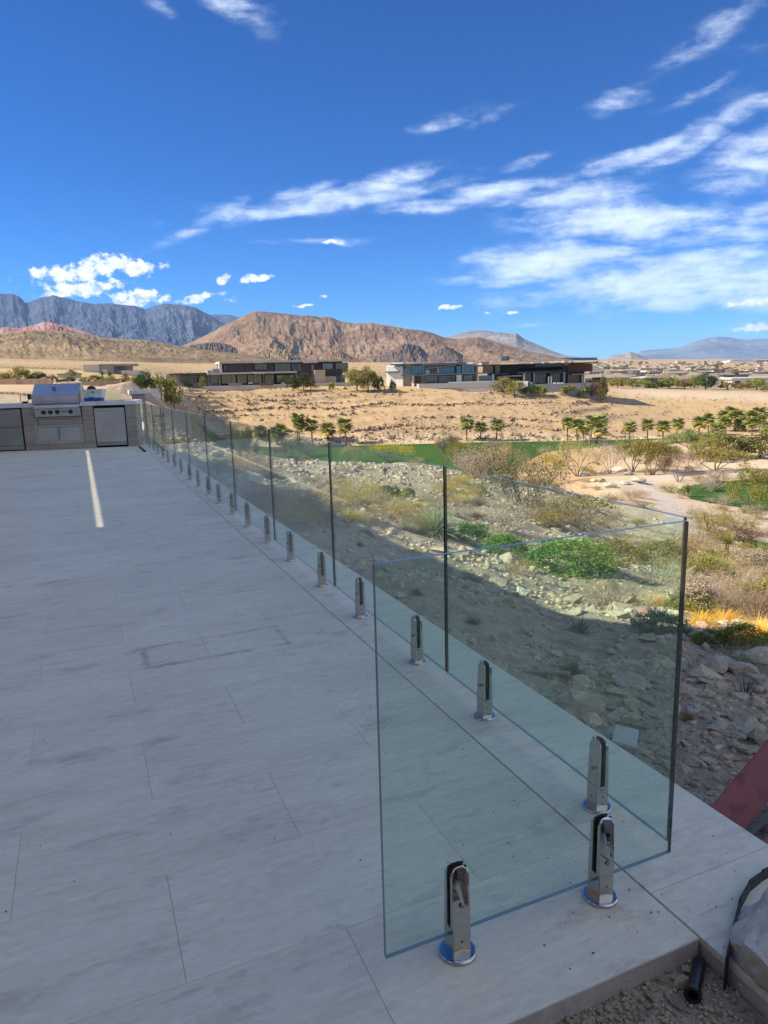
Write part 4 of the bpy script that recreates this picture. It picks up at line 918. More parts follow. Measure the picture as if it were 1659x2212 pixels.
# only as high as the sunlit step seen past the counter
mb = MB(); mb.box(-3.2, 1.38, 33.2, 33.6, 0, .35); mb.part('wall', M_plaster, wl, bevel=.01)
mb = MB(); mb.box(-3.2, 1.42, 33.1, 33.7, .352, .42); mb.part('cap', M_tile, wl, bevel=.006)
pr_ = root('pier', (1.65, 22.2, 0), 'square stone pier with a white cap at the far end of the glass', 'pier')
mb = MB(); mb.box(1.45, 1.83, 22.0, 22.4, 0, 1.30)
mb.part('shaft', M_clad, pr_, bevel=.004); mb = MB(); mb.box(1.38, 1.90, 21.93, 22.47, 1.302, 1.42); mb.part('cap', ctop, pr_, bevel=.005)

# ---------------------------------------------------------------- house wall that shades the terrace (out of frame, left)
M_stucco = simple('cream stucco wall', (.56, .45, .33), .9, bumpscale=12)
hw = root('house', (-4, 8, 0), 'tall stucco garden wall of the house along the left side of the terrace', 'house')
WX = -4.0
mb = MB(); mb.box(WX-.06, WX, -9, 28.5, 0, 3.26); mb.part('wall', M_stucco, hw)
top = [(28.5, 3.261), (28.5, 5.05), (22.7, 5.2), (12.9, 5.5), (9.6, 5.85), (8.2, 6.65), (-9, 6.9), (-9, 3.261)]
# the clerestory slot between 9.8 and 20.4 m lets one sliver of sun through
mb = MB(); mb.prism([(28.5, 3.262), (28.5, 5.05), (22.7, 5.2), (20.45, 5.28), (20.45, 3.262)], WX-.06, WX, 'x'); mb.part('upper_wall', M_stucco, hw)
mb = MB(); mb.prism([(9.85, 3.262), (9.85, 5.8), (9.4, 5.9), (8.2, 6.65), (-9, 6.9), (-9, 3.262)], WX-.06, WX, 'x'); mb.part('upper_wall', M_stucco, hw)
mb = MB(); mb.prism([(20.448, 3.330), (20.448, 5.28), (12.9, 5.5), (9.852, 5.8), (9.852, 3.330)], WX-.06, WX, 'x'); mb.part('upper_wall', M_stucco, hw)
mb = MB(); mb.box(-4.06, 4.6, -4.3, -4.0, -.2, 4.2); mb.part('added_rear_wall', M_stucco, hw)  # unseen wall added behind the camera to dull the glass reflections
mb = MB(); mb.box(-3.99, -3.62, -9, 28.5, -.2, .0); mb.part('footing', M_slabside, hw)

# ---------------------------------------------------------------- near right corner: boulder, edging, pipe, red steel
def rock_mesh(name, n, seed, flat=.6, mat=None, jit=.25, sub=0):
    r_ = random.Random(seed); bm = bmesh.new()
    for i in range(n):
        v = Vector((r_.gauss(0, 1), r_.gauss(0, 1), r_.gauss(0, 1))).normalized()*(1-jit*r_.random())
        bm.verts.new((v.x*.5, v.y*.5*(.65+.3*((seed*7) % 5)/5), v.z*.5*flat))
    bmesh.ops.convex_hull(bm, input=list(bm.verts)); bmesh.ops.delete(bm, geom=[v for v in bm.verts if not v.link_faces], context='VERTS')
    if sub: bmesh.ops.subdivide_edges(bm, edges=list(bm.edges), cuts=sub, use_grid_fill=True, smooth=.3)
    bmesh.ops.triangulate(bm, faces=bm.faces)
    me = bpy.data.meshes.new(name); bm.to_mesh(me); bm.free()
    if mat: me.materials.append(mat)
    return me
def stone_mat(name, cols, scale=9, bs=.02):
    m, nt, b = newmat(name); b.inputs['Roughness'].default_value = .88; b.inputs['Specular IOR Level'].default_value = .2
    tcn = N(nt, 'ShaderNodeTexCoord'); oi = N(nt, 'ShaderNodeObjectInfo'); P = tcn.outputs['Object']
    n = noise(nt, P, scale, 7, .65); n2 = noise(nt, P, scale*.3, 4)
    c = ramp(nt, n, [(.3, cols[0]), (.5, cols[1]), (.72, cols[2])]).outputs[0]
    rv = N(nt, 'ShaderNodeAttribute', attribute_name='tone').outputs['Fac']
    ton = ramp(nt, mathn(nt, 'FRACT', mathn(nt, 'ADD', oi.outputs['Random'], rv)), [(0, (.66, .62, .56)), (.3, (1.0, .94, .84)), (.6, (.85, .86, .88)), (.85, (1.15, 1.08, .97)), (1, (1.0, .82, .66))]).outputs[0]
    cc = N(nt, 'ShaderNodeMix', data_type='RGBA', blend_type='MULTIPLY'); cc.inputs[0].default_value = 1; L(nt, c, cc.inputs[6]); L(nt, ton, cc.inputs[7])
    L(nt, cc.outputs[2], b.inputs['Base Color']); bump(nt, b, n, .7, bs); return m
M_rock = stone_mat('limestone rubble', [(.30, .245, .175), (.48, .41, .31), (.64, .57, .45)])
M_boul = stone_mat('pale boulder', [(.46, .42, .36), (.62, .58, .50), (.76, .72, .63)], 5, .03)
M_orock = stone_mat('tan slope rock', [(.22, .155, .105), (.36, .26, .18), (.48, .38, .29)], 2, .06)
M_red = stone_mat('reddish rock', [(.30, .15, .11), (.42, .24, .18), (.5, .33, .25)])
from mathutils import noise as mnoise
def boulder(name, loc, size, seed, label, cat='boulder', mat=M_boul, sub=3, group=None, rz=0):
    bm = bmesh.new(); bmesh.ops.create_icosphere(bm, subdivisions=5 if max(size) > .4 else 4, radius=.5)
    rr = random.Random(seed); planes = [(Vector((rr.gauss(0, 1), rr.gauss(0, 1), rr.gauss(0, 1))).normalized(), rr.uniform(.30, .42)) for _ in range(16)]
    for v in bm.verts:
        p = v.co.copy()
        for n, d in planes:
            k = p.dot(n)
            if k > d: p -= n*(k-d)*.92
        q = p*4+Vector((seed, 0, 0)); p += p.normalized()*(.045*mnoise.fractal(q, 1, 2, 5)+.012*mnoise.fractal(q*5, 1, 2, 3))
        v.co = Vector((p.x*size[0], p.y*size[1], p.z*size[2]))
    me = bpy.data.meshes.new('rock'); bm.to_mesh(me); bm.free(); me.materials.append(mat)
    o = link(name, me, None, loc); o.rotation_euler = (0, 0, rz); tag(o, label, cat, group); return o
boulder('boulder', (1.68, .93, -.08), (.76, .58, .56), 5, 'big pale grey boulder at the bottom right corner over the coping end')
# black plastic edging standing between coping and boulder
M_edging = simple('black plastic edging', (.02, .019, .018), .55, bumpscale=20)
eg = [plan0(1568, 2093, -.0), plan0(1585, 2020, 0), plan0(1597, 1965, 0), plan0(1618, 1925, 0), plan0(1646, 1902, 0), plan0(1675, 1885, 0)]
mb = MB()
for (a, b) in zip(eg[:-1], eg[1:]):
    dx, dy = b[0]-a[0], b[1]-a[1]; l = math.hypot(dx, dy); nx, ny = -dy/l*.003, dx/l*.003
    mb.hexa([(a[0]-nx, a[1]-ny, -.12), (b[0]-nx, b[1]-ny, -.12), (b[0]+nx, b[1]+ny, -.12), (a[0]+nx, a[1]+ny, -.12), (a[0]-nx, a[1]-ny, .035), (b[0]-nx, b[1]-ny, .03), (b[0]+nx, b[1]+ny, .03), (a[0]+nx, a[1]+ny, .035)])
ego = root('edging', (*eg[2], 0), 'curved black plastic edging between the coping and the big boulder', 'edging'); mb.part('band', M_edging, ego)
# black pipe in the gravel
pa = plan0(1512, 2080, -.05); pb = plan0(1497, 2150, -.04)
pp = root('pipe', (pb[0], pb[1], -.1), 'short black plastic pipe with a collar lying open in the gravel', 'pipe')
def tube(mb, a, b, ro, ri, n=24):
    a = Vector(a); b = Vector(b); d = (b-a).normalized(); u = d.orthogonal().normalized(); w = d.cross(u); V = []
    for q, r in ((a, ro), (b, ro), (b, ri), (a, ri)):
        V += [q+u*(r*math.cos(2*math.pi*i/n))+w*(r*math.sin(2*math.pi*i/n)) for i in range(n)]
    F = [(k*n+i, k*n+(i+1) % n, ((k+1) % 4)*n+(i+1) % n, ((k+1) % 4)*n+i) for k in range(4) for i in range(n)]
    return mb.add(V, F)
mb = MB(); tube(mb, (*pa, -.05), (*pb, -.035), .017, .013); mb.part('pipe_body', M_blackm, pp, smooth=False)
dv_ = Vector((pb[0]-pa[0], pb[1]-pa[1], .016)).normalized(); e0 = Vector((*pb, -.035))-dv_*.004; e1 = e0+dv_*.012
mb = MB(); tube(mb, e0, e1, .0215, .0131); mb.part('collar', M_blackm, pp)
# red painted steel beams leaning past the coping
def red_mat():
    m, nt, b = newmat('worn red paint'); b.inputs['Roughness'].default_value = .55
    tcn = N(nt, 'ShaderNodeTexCoord'); P = tcn.outputs['Object']; n = noise(nt, P, 7, 5, .55); n2 = noise(nt, P, 40, 4)
    c = ramp(nt, n, [(.34, (.085, .018, .028)), (.42, (.20, .035, .045)), (.47, (.27, .060, .060)), (.62, (.27, .065, .062)), (.68, (.22, .038, .06))]).outputs[0]
    L(nt, mixc(nt, mathn(nt, 'MULTIPLY', n2, .18), c, (.35, .2, .18)), b.inputs['Base Color']); bump(nt, b, n2, .25, .003); return m
M_redp = red_mat(); H_edge = simple('dull grey steel', (.20, .19, .185), .6, bumpscale=40)
def beam(P0, P1, w, t, up=Vector((0, 0, 1))):
    """flat beam from P0 to P1, width w across (in the plane facing the camera), thickness t"""
    P0 = Vector(P0); P1 = Vector(P1); d = (P1-P0).normalized(); v = (Vector((0, 0, H))-P0).normalized(); s = d.cross(v).normalized(); n = s.cross(d).normalized()
    return [P0-s*w/2-n*t/2, P1-s*w/2-n*t/2, P1+s*w/2-n*t/2, P0+s*w/2-n*t/2, P0-s*w/2+n*t/2, P1-s*w/2+n*t/2, P1+s*w/2+n*t/2, P0+s*w/2+n*t/2]
red = root('red_beam', (2.1, 1.7, -.2), 'worn red painted steel beam rising beyond the coping at the right edge', 'steel beam', 'red steel beams by the coping')
A_ = pt(1500, 1856, 2.36); B_ = pt(1745, 1556, 2.78)
mb = MB(); mb.hexa(beam(A_, B_, .135, .05)); mb.part('flange', M_redp, red, bevel=.005)
A2_ = pt(1548, 1884, 2.32); B2_ = pt(1790, 1612, 2.74); 
mb = MB(); mb.hexa(beam(A2_, B2_, .024, .02)); mb.part('threaded_edge', H_edge, red, bevel=.003)
red2 = root('red_beam', (2.2, 1.5, -.2), 'second red painted steel piece, in the corner below the grey strip', 'steel beam', 'red steel beams by the coping')
A_ = pt(1608, 1946, 2.14); B_ = pt(1850, 1690, 2.5)
mb = MB(); mb.hexa(beam(A_, B_, .17, .05)); mb.part('flange', M_redp, red2, bevel=.005)
# ---------------------------------------------------------------- far houses
def col(name, c, r=.85, **k): return simple(name, c, r, **k)
H_cream = col('cream stucco', (.60, .49, .37), bumpscale=.6, var=.06, bs=.1); H_beige = col('grey beige stucco', (.36, .31, .26), bumpscale=.6, var=.06, bs=.1); H_fas = col('pale grey fascia', (.50, .43, .35)); H_white = col('white stucco', (.76, .73, .66), bumpscale=.6, var=.05, bs=.1)
H_dark = col('dark bronze panel', (.035, .030, .028), .5); H_brown = col('brown timber panel', (.13, .080, .055), .7, bumpscale=2); H_stone = col('tan stone wall', (.50, .37, .24), bumpscale=1.5, var=.2)
H_conc = col('grey concrete', (.24, .24, .235)); H_metal = col('dark standing seam metal', (.075, .072, .072), .45); H_int = col('dim interior', (.05, .045, .04)); H_rust = col('copper panel', (.18, .075, .04), .6)
def winmat(name, c, rough=.08):
    m, nt, b = newmat(name); b.inputs['Base Color'].default_value = (*c, 1); b.inputs['Roughness'].default_value = rough; b.inputs['Specular IOR Level'].default_value = 1.0
    b.inputs['Metallic'].default_value = .35; return m
H_glass = winmat('dark window glass', (.035, .05, .06)); H_glassb = winmat('blue reflecting glass', (.13, .18, .21)); H_glassg = winmat('green reflecting glass', (.10, .12, .08))
class House:
    def __init__(s, pxl, ul, pxr, ur, name, label, cat='house', base_px=None, group=None):
        A = pt(pxl, 800, ul); B = pt(pxr, 800, ur); s.F = Facade(A, B); s.ul, s.ur = ul, ur
        m = (A+B)/2; s.r = root(name, (m[0], m[1], tz(m[0], m[1])), label, cat, group)
    def b(s, nm, mat, x0, x1, y0, y1, b0, b1, zb=None, bevel=0, parent=None):
        mb = MB(); s.F.box(mb, x0, x1, y0, y1, b0, b1, zb=zb); o = mb.part(nm, mat, s.r, bevel=bevel)
        if parent: o.parent = parent
        return o
    def win(s, x0, x1, y0, y1, b0, n=3, mat=None, frame=None, fw=.12):
        """framed window bay with n panes"""
        a, c, z0, z1 = s.F.xz(x0, x1, y0, y1, b0); mb = MB(); w = (c-a)/n
        for i in range(n+1): s.F.boxm(mb, a+i*w-(fw/2 if 0 < i < n else (0 if i == 0 else fw)), a+i*w+(fw/2 if 0 < i < n else (fw if i == 0 else 0)), z0, z1, b0, b0+.12)
        s.F.boxm(mb, a+fw, c-fw, z0, z0+fw, b0+.01, b0+.11); s.F.boxm(mb, a+fw, c-fw, z1-fw, z1, b0+.01, b0+.11)
        f = mb.part('window', frame or H_dark, s.r)
        for i in range(n):
            mb = MB(); s.F.boxm(mb, a+i*w+fw*.4, a+(i+1)*w-fw*.4, z0+fw*.5, z1-fw*.5, b0+.06, b0+.08); p = mb.part('pane', mat or H_glass, s.r); p.parent = f
        return f
# A: long flat roofed two storey house
a = House(440, 246, 745, 262, 'modern_house', 'long flat roofed two storey house with cream fascias, left of the white house')
ZB = -3.6
a.b('wall', H_brown, 476, 740, 783, 831, 3.2, 14, zb=ZB)
a.b('wall', H_beige, 449, 476, 800, 831, 2.0, 10, zb=ZB)
a.b('lower_roof', H_fas, 448, 642, 803.5, 807.5, -1.5, 13); a.b('lower_roof', H_dark, 366, 452, 806, 808.5, 0, 12); a.b('lower_roof', H_dark, 745, 800, 801, 804, 2, 11)
a.b('roof', H_fas, 473.5, 746, 778.4, 782.8, .4, 14.5)
a.b('fascia', H_cream, 549, 568, 777.6, 784.2, .1, .39); a.b('fascia', H_cream, 655, 686, 777.4, 784.0, .05, .39)
a.b('fascia', H_cream, 549, 572, 803.2, 807.8, -1.9, -1.52)
a.b('end_wall', H_fas, 473.6, 479.5, 782.9, 807, .5, 3.1); a.b('chimney', H_dark, 628, 634, 773.5, 778.2, 4, 6)
a.b('panel', H_brown, 530, 549, 784.5, 803, 2.9, 3.15); a.b('panel', H_brown, 493, 528, 787, 802, 2.9, 3.15)
a.win(483, 512, 784.5, 787, 2.85, 2); a.win(483, 492, 788, 801, 2.85, 1); a.win(550, 577, 785, 799, 2.8, 4, H_glassg); a.win(594, 628, 784.5, 803, 2.8, 5, H_glassg)
a.win(630, 652, 785, 803, 2.8, 2); a.win(672, 679, 787, 800, 2.8, 1, H_glassb); a.win(697, 719, 784.5, 798, 1.2, 4, H_glassb); a.win(725, 752, 783.5, 797, 1.2, 4, H_glassg)
a.b('balcony_rail', H_dark, 549, 580, 799.5, 803, 0, .1); a.b('balcony_rail', H_dark, 700, 752, 797.5, 801.5, .2, .35)
for (x0, x1) in ((455, 476), (478, 510), (512, 534), (538, 566), (572, 592)): a.win(x0, x1, 809, 829, 1.2, 3, H_glassg)
a.win(598, 634, 810, 826, 1.0, 7, winmat('yellow green reflecting glass', (.30, .30, .09)))
for x in (474, 536, 569, 640, 738): a.b('column', H_conc, x, x+1.6, 808, 829, -1.0, -.4, zb=ZB)
a.b('stone_tower', H_stone, 680, 703, 799, 831, -2.0, 5, zb=ZB); a.b('stone_wall', H_stone, 700, 726, 813, 830, 0, .6, zb=ZB)
a.win(725, 745, 809, 827, 1.4, 4, H_glassb)
for x in (759, 768, 792): a.b('column', H_dark, x, x+1.6, 804.2, 829, 3, 3.6, zb=ZB)
a.b('pool_wall', H_conc, 495, 523, 827.5, 832, -4.2, -3.5); a.b('terrace_wall', H_brown, 562, 590, 827, 832, -4, -3.5); a.b('terrace', H_cream, 440, 800, 829.5, 832, -3.4, 3.1, zb=-6)
a.b('end_wing', H_beige, 358, 448, 809, 829, 3, 10, zb=ZB)
for (x0, x1) in ((390, 412), (418, 444)): a.win(x0, x1, 811, 826, 2.7, 3)
a.b('balcony', H_conc, 459, 473, 796.5, 806, 1.0, 6)
for x in (540, 580, 611): a.b('sofa', H_white, x-3, x+5, 826.4, 828.6, -2.8, -1.6)
# B: white house
b_ = House(835, 262, 1045, 252, 'modern_house', 'white two storey house with dark overhanging roofs and tall windows')
b_.b('wall', H_white, 835, 1022, 786, 831, 3.0, 15, zb=ZB); b_.b('wall', H_white, 838, 870, 792, 831, 0, 2.98, zb=ZB)
b_.b('roof', H_metal, 843, 905, 785.4, 788.2, -1.2, 15); b_.b('roof', H_metal, 905, 1002, 783.4, 788, -.6, 15)
mb = MB()
def sloped(h, x0, x1, ya0, ya1, th, b0, b1, nm, mat):
    F = h.F; xm = (x0+x1)/2; A0 = F.hit(x0, ya0, b0); A1 = F.hit(x1, ya1, b0); t = abs(F.hit(xm, ya0, b0)[1]-F.hit(xm, ya0+th, b0)[1]); mb = MB()
    mb.hexa([F.P(A0[0], A0[1]-t, b0), F.P(A1[0], A1[1]-t, b0), F.P(A1[0], A1[1]-t, b1), F.P(A0[0], A0[1]-t, b1), F.P(A0[0], A0[1], b0), F.P(A1[0], A1[1], b0), F.P(A1[0], A1[1], b1), F.P(A0[0], A0[1], b1)])
    return mb.part(nm, mat, h.r)
sloped(b_, 918, 986, 796, 787.5, 2, -2.0, 10, 'roof', H_metal); sloped(b_, 982, 1038, 784.5, 789.5, 1.8, -2.6, 10, 'roof', H_metal)
b_.b('parapet', H_white, 962, 988, 782, 788, .2, 5); b_.b('chimney', H_dark, 984, 990, 777.5, 783, 5, 7); b_.b('parapet', H_white, 848, 870, 783, 786, 4, 9)
b_.win(889, 918, 789, 808, 1.8, 4, H_glassb, H_dark); b_.win(950, 982, 792, 806, 1.0, 6, H_glassb, H_dark); b_.win(997, 1025, 786.5, 806, .2, 4, H_glassb, H_dark); b_.win(986, 996, 790, 806, .4, 2, H_glassb, H_dark)
b_.b('wall', H_white, 920, 928, 799, 810, .6, 1.5); b_.b('wall', H_white, 944, 949, 793, 806, .4, .9)
b_.b('lower_roof', H_metal, 866, 1064, 806.8, 809.4, -3.2, 2.9)
for (x0, x1, n, g) in ((895, 909, 2, H_glass), (917, 945, 4, H_glassb), (948, 984, 6, H_glassb), (1001, 1020, 3, H_glassb), (1034, 1062, 4, H_glassb)): b_.win(x0, x1, 811, 827, 1.0, n, g, H_dark)
b_.b('pier', H_white, 889, 894, 810, 828, .2, 1.5, zb=ZB); b_.b('pier', H_white, 986, 997, 810, 826, .1, 1.5, zb=ZB); b_.b('pier', H_white, 1063, 1067, 808, 828, .1, 3, zb=ZB)
b_.b('side_window', H_dark, 873.5, 876, 790, 797, -.06, -.01); b_.b('side_window', H_dark, 887, 889, 813, 824, -.06, -.01)
b_.b('post', H_dark, 1085, 1087, 806, 827, -2, -1.6, zb=ZB); b_.b('lower_roof', H_metal, 1064.5, 1100, 806.6, 808.6, -3.1, 2)
b_.b('canopy', H_metal, 832, 862, 802, 804.5, -1, 6)
b_.b('terrace_wall', H_conc, 905, 1086, 827, 838, -7.5, -6.8); b_.b('terrace_wall', H_conc, 968, 1088, 823.5, 829, -5.2, -4.6); b_.b('terrace', H_white, 900, 1140, 826.5, 829, -6.7, 3, zb=-6)
b_.b('terrace_wall', H_conc, 1090, 1150, 826, 838, -6, -5.4)
# C: dark house
c_ = House(1035, 250, 1290, 246, 'modern_house', 'dark bronze house under a wide flat roof, right of the white house')
c_.b('wall', H_dark, 1056, 1262, 788, 832, 3.4, 15, zb=ZB)
sloped(c_, 1034, 1292, 788.2, 781.6, 1.6, -3.4, 17, 'roof', H_metal)
c_.b('wall', H_stone, 1043, 1065, 791, 806, 2.2, 3.3); c_.b('wall', H_beige, 1070, 1080, 786, 806, 1.8, 3.3)
sloped(c_, 1118, 1216, 806, 799.5, 1.2, -3.0, -2.2, 'awning_edge', H_metal)
F = c_.F; A0 = F.hit(1118, 804, -3); A1 = F.hit(1216, 804.5, -3); B0 = F.hit(1124, 796, 2.5); B1 = F.hit(1216, 793, 2.5)
mb = MB(); mb.hexa([F.P(A0[0], A0[1]-.12, -3), F.P(A1[0], A1[1]-.12, -3), F.P(B1[0], B1[1]-.12, 2.5), F.P(B0[0], B0[1]-.12, 2.5), F.P(A0[0], A0[1], -3), F.P(A1[0], A1[1], -3), F.P(B1[0], B1[1], 2.5), F.P(B0[0], B0[1], 2.5)])
mb.part('metal_awning', H_metal, c_.r)
mb = MB()
for i in range(27):
    t = (i+.5)/27; a0 = A0[0]+(A1[0]-A0[0])*t; b0_ = B0[0]+(B1[0]-B0[0])*t; p = F.P(a0, A0[1]+.05, -3); q = F.P(b0_, B0[1]+(B1[1]-B0[1])*t+.05, 2.5); mb.cyl(p, q, .07, n=4)
mb.part('seams', H_metal, c_.r, kind='stuff')
c_.b('chimney', H_stone, 1218, 1228, 779, 789, 2, 4.5); c_.b('copper_panel', H_rust, 1228, 1280, 786, 803, 2.6, 3.2); c_.win(1156, 1216, 785, 792, 2.8, 8, H_glass); 
c_.b('lower_roof', H_conc, 1236, 1296, 806.8, 808.6, -2.4, 3.3); c_.b('lower_roof', H_conc, 1086, 1128, 811.4, 813, -3.2, 3.3)
for (x0, x1, n) in ((1132, 1148, 2), (1156, 1180, 3), (1188, 1214, 4), (1226, 1262, 5)): c_.win(x0, x1, 806, 828, 1.5, n, H_glass)
for x in (1130, 1152, 1217): c_.b('pier', H_conc if x > 1140 else H_stone, x, x+4, 804, 829, -2.2, -1.4, zb=ZB)
for x in (1184, 1189.5): c_.b('white_column', H_white, x, x+2.4, 813, 829, -2.4, -1.8, zb=ZB)
c_.b('wall', H_stone, 1256, 1262, 808.8, 829, -.5, 1, zb=ZB)
c_.b('terrace', H_conc, 1090, 1290, 829, 831, -3.8, 3.3, zb=-6.5); c_.b('dark_wall', H_dark, 1286, 1308, 815, 830, 2, 8, zb=ZB)
for x in (1196, 1205, 1212): c_.b('sofa', H_white, x, x+6, 826.5, 828.6, -3.6, -2.6)
# D: low cream house far left and its neighbours
d_ = House(182, 300, 292, 306, 'low_house', 'low cream flat roofed house behind the trees at the left')
d_.b('wall', H_cream, 180, 214, 787.5, 803, 0, 8, zb=2); d_.b('wall', H_beige, 214, 246, 788, 803, 1, 9, zb=2); d_.b('wall', H_beige, 246, 286, 790, 802, 3, 12, zb=2)
d_.b('roof', H_beige, 214, 247, 786.2, 788.4, .4, 9); d_.b('roof', H_beige, 245, 298, 785.6, 789.6, -.6, 12); d_.win(254, 270, 791.5, 799, 2.6, 3); d_.b('garden_wall', H_cream, 262, 310, 800, 805, -4, -3.5, zb=1); d_.b('garden_wall', H_cream, 218, 232, 798.5, 803, -2, -1.5, zb=1)
e_ = House(120, 210, 172, 212, 'low_house', 'low tan wall and carport house left of the cream house')
e_.b('wall', H_cream, 124, 172, 808, 822, 0, 6, zb=2.5); e_.b('carport', H_white, 140, 166, 803.5, 806, 4, 9); e_.b('wall', H_white, 150, 160, 804, 809, 6, 9); e_.b('roof', H_conc, 122, 174, 806.6, 808.2, -.4, 6.4)
# walls at the left
M_block = stone_mat('tan block wall', [(.30, .215, .155), (.40, .29, .21), (.47, .36, .27)], 1.2)
def wall_run(pts, h, label, posts=True, mat=None, name='garden_wall'):
    P = [(*plan2(px, u),) for px, u in pts]; r = root(name, (*P[0], tz(*P[0])), label, 'wall')
    for (ax, ay), (bx, by) in zip(P[:-1], P[1:]):
        n = max(1, int(math.hypot(bx-ax, by-ay)/4.5)); dx, dy = (bx-ax)/n, (by-ay)/n; l = math.hypot(dx, dy); ox, oy = -dy/l*.1, dx/l*.1
        for i in range(n):
            x0, y0 = ax+dx*i, ay+dy*i; x1, y1 = x0+dx*.965, y0+dy*.965; z = min(tz(x0, y0), tz(x1, y1))-.3; zt = (tz(x0, y0)+tz(x1, y1))/2+h
            mb = MB(); mb.hexa([(x0-ox, y0-oy, z), (x1-ox, y1-oy, z), (x1+ox, y1+oy, z), (x0+ox, y0+oy, z), (x0-ox, y0-oy, zt), (x1-ox, y1-oy, zt), (x1+ox, y1+oy, zt), (x0+ox, y0+oy, zt)]); mb.part('wall_panel', mat or M_block, r)
            if posts:
                mb = MB(); x2, y2 = x1+dx*.0175, y1+dy*.0175; mb.box(x2-.16, x2+.16, y2-.16, y2+.16, z, zt+.06); mb.part('post', H_stone, r)
    return r
def plan2(px, u): s = s_of(px, 820); q = fw*u+rt*(s*u); return float(q[0]), float(q[1])
wall_run([(-40, 119), (110, 118.5)], .95, 'tan block wall behind the dirt lot, left of the grill'); wall_run([(165, 118.5), (262, 118.5)], 1.0, 'tan block wall behind the dirt lot, right of the tool tub')
wall_run([(298, 123), (346, 123)], 1.2, 'pale grey site wall right of the dirt pile', False, H_white); wall_run([(352, 124), (398, 150)], 1.5, 'tan corner wall beyond the dirt pile', True)
# timber stair rail in the lot
sr = root('site_stair', (*plan2(130, 117), tz(*plan2(130, 117))), 'pale timber handrails of a site stair behind the grill lid', 'handrail'); F = Facade(pt(100, 820, 117), pt(190, 820, 117))
for (xa_, ya_, xb_, yb_) in ((113, 833, 121.5, 826.5), (125, 833, 134, 826), (134, 826, 176, 825.5), (134, 829.5, 176, 829)):
    mb = MB(); mb.cyl(F.P(*F.hit(xa_, ya_), 0), F.P(*F.hit(xb_, yb_), 0), .09, n=6); mb.part('rail', H_cream, sr)
for x in (136, 144, 152, 160, 168, 176):
    mb = MB(); mb.cyl(F.P(*F.hit(x, 833), 0), F.P(*F.hit(x, 825.6), 0), .06, n=5); mb.part('post', H_cream, sr)
# dirt pile
def pile():
    cx_, cy_ = plan2(285, 112); n = 60; V = []; F_ = []
    zb = tz(cx_, cy_)
    for i in range(14):
        for j in range(n):
            t = 2*math.pi*j/n; r = 5.2*(i/13)*(1+.18*math.sin(2*t+1)); x = cx_+r*math.cos(t)*1.15; y = cy_+r*math.sin(t)*.8
            V.append((x, y, r))
    A = np.array(V); zz = 2.35*np.clip(1-A[:, 2]/5.0, 0, 1)**1.05+.22*fbm(A[:, 0]*1.1, A[:, 1]*1.1, 5)-.12; 
    Z = terrain_z(A[:, 0], A[:, 1])+zz; V = np.stack([A[:, 0]-cx_, A[:, 1]-cy_, Z-zb], -1)
    for i in range(13):
        for j in range(n): F_.append((i*n+j, (i+1)*n+j, (i+1)*n+(j+1) % n, i*n+(j+1) % n))
    m, nt, b = newmat('pinkish heaped dirt'); b.inputs['Roughness'].default_value = 1; g = N(nt, 'ShaderNodeNewGeometry'); n_ = noise(nt, g.outputs['Position'], 1.6, 8, .7)
    L(nt, ramp(nt, n_, [(.3, (.34, .22, .15)), (.7, (.52, .38, .28))]).outputs[0], b.inputs['Base Color']); bump(nt, b, n_, 1, .2)
    o = link('dirt_pile', mesh_np('dirt_pile', V, F_, m, True), None, (cx_, cy_, zb)); tag(o, 'cone shaped heap of pinkish dirt on the lot right of the tool tub', 'dirt pile')
pile()
# retaining banks below the lot
def bank(pts, h, th, label):
    P = [plan2(px, u) for px, u in pts]; m = stone_mat('rough cut bank', [(.20, .13, .09), (.31, .205, .145), (.38, .27, .20)], .8, .08)
    V = []; F_ = []; n = 260; rows_ = 7
    xs = np.linspace(0, 1, n); px_ = np.interp(xs, np.linspace(0, 1, len(P)), [p[0] for p in P]); py_ = np.interp(xs, np.linspace(0, 1, len(P)), [p[1] for p in P])
    d = np.hypot(px_, py_); zt = terrain_z(px_*(1+2.2/d), py_*(1+2.2/d))+.05
    for i in range(n):
        for k in range(rows_):
            f = k/(rows_-1); nn = .25*float(fbm(np.array([i*.15]), np.array([k*.9+3.]), 4)[0]); o_ = (1+(f*.9+nn)/d[i]); V.append((px_[i]*o_-P[0][0], py_[i]*o_-P[0][1], zt[i]-h*(1-f)))
        o_ = 1+4.0/d[i]; V.append((px_[i]*o_-P[0][0], py_[i]*o_-P[0][1], zt[i]+.0))
    w = rows_+1
    for i in range(n-1):
        for k in range(w-1): F_.append((i*w+k, (i+1)*w+k, (i+1)*w+k+1, i*w+k+1))
    o = link('cut_bank', mesh_np('cut_bank', V, F_, m, False), None, (P[0][0], P[0][1], 0)); tag(o, label, None, kind='structure')
bank([(-60, 61.5), (100, 62), (330, 66), (350, 100), (412, 160)], 1.75, 1, 'rough brown cut earth bank in front of the dirt lot')

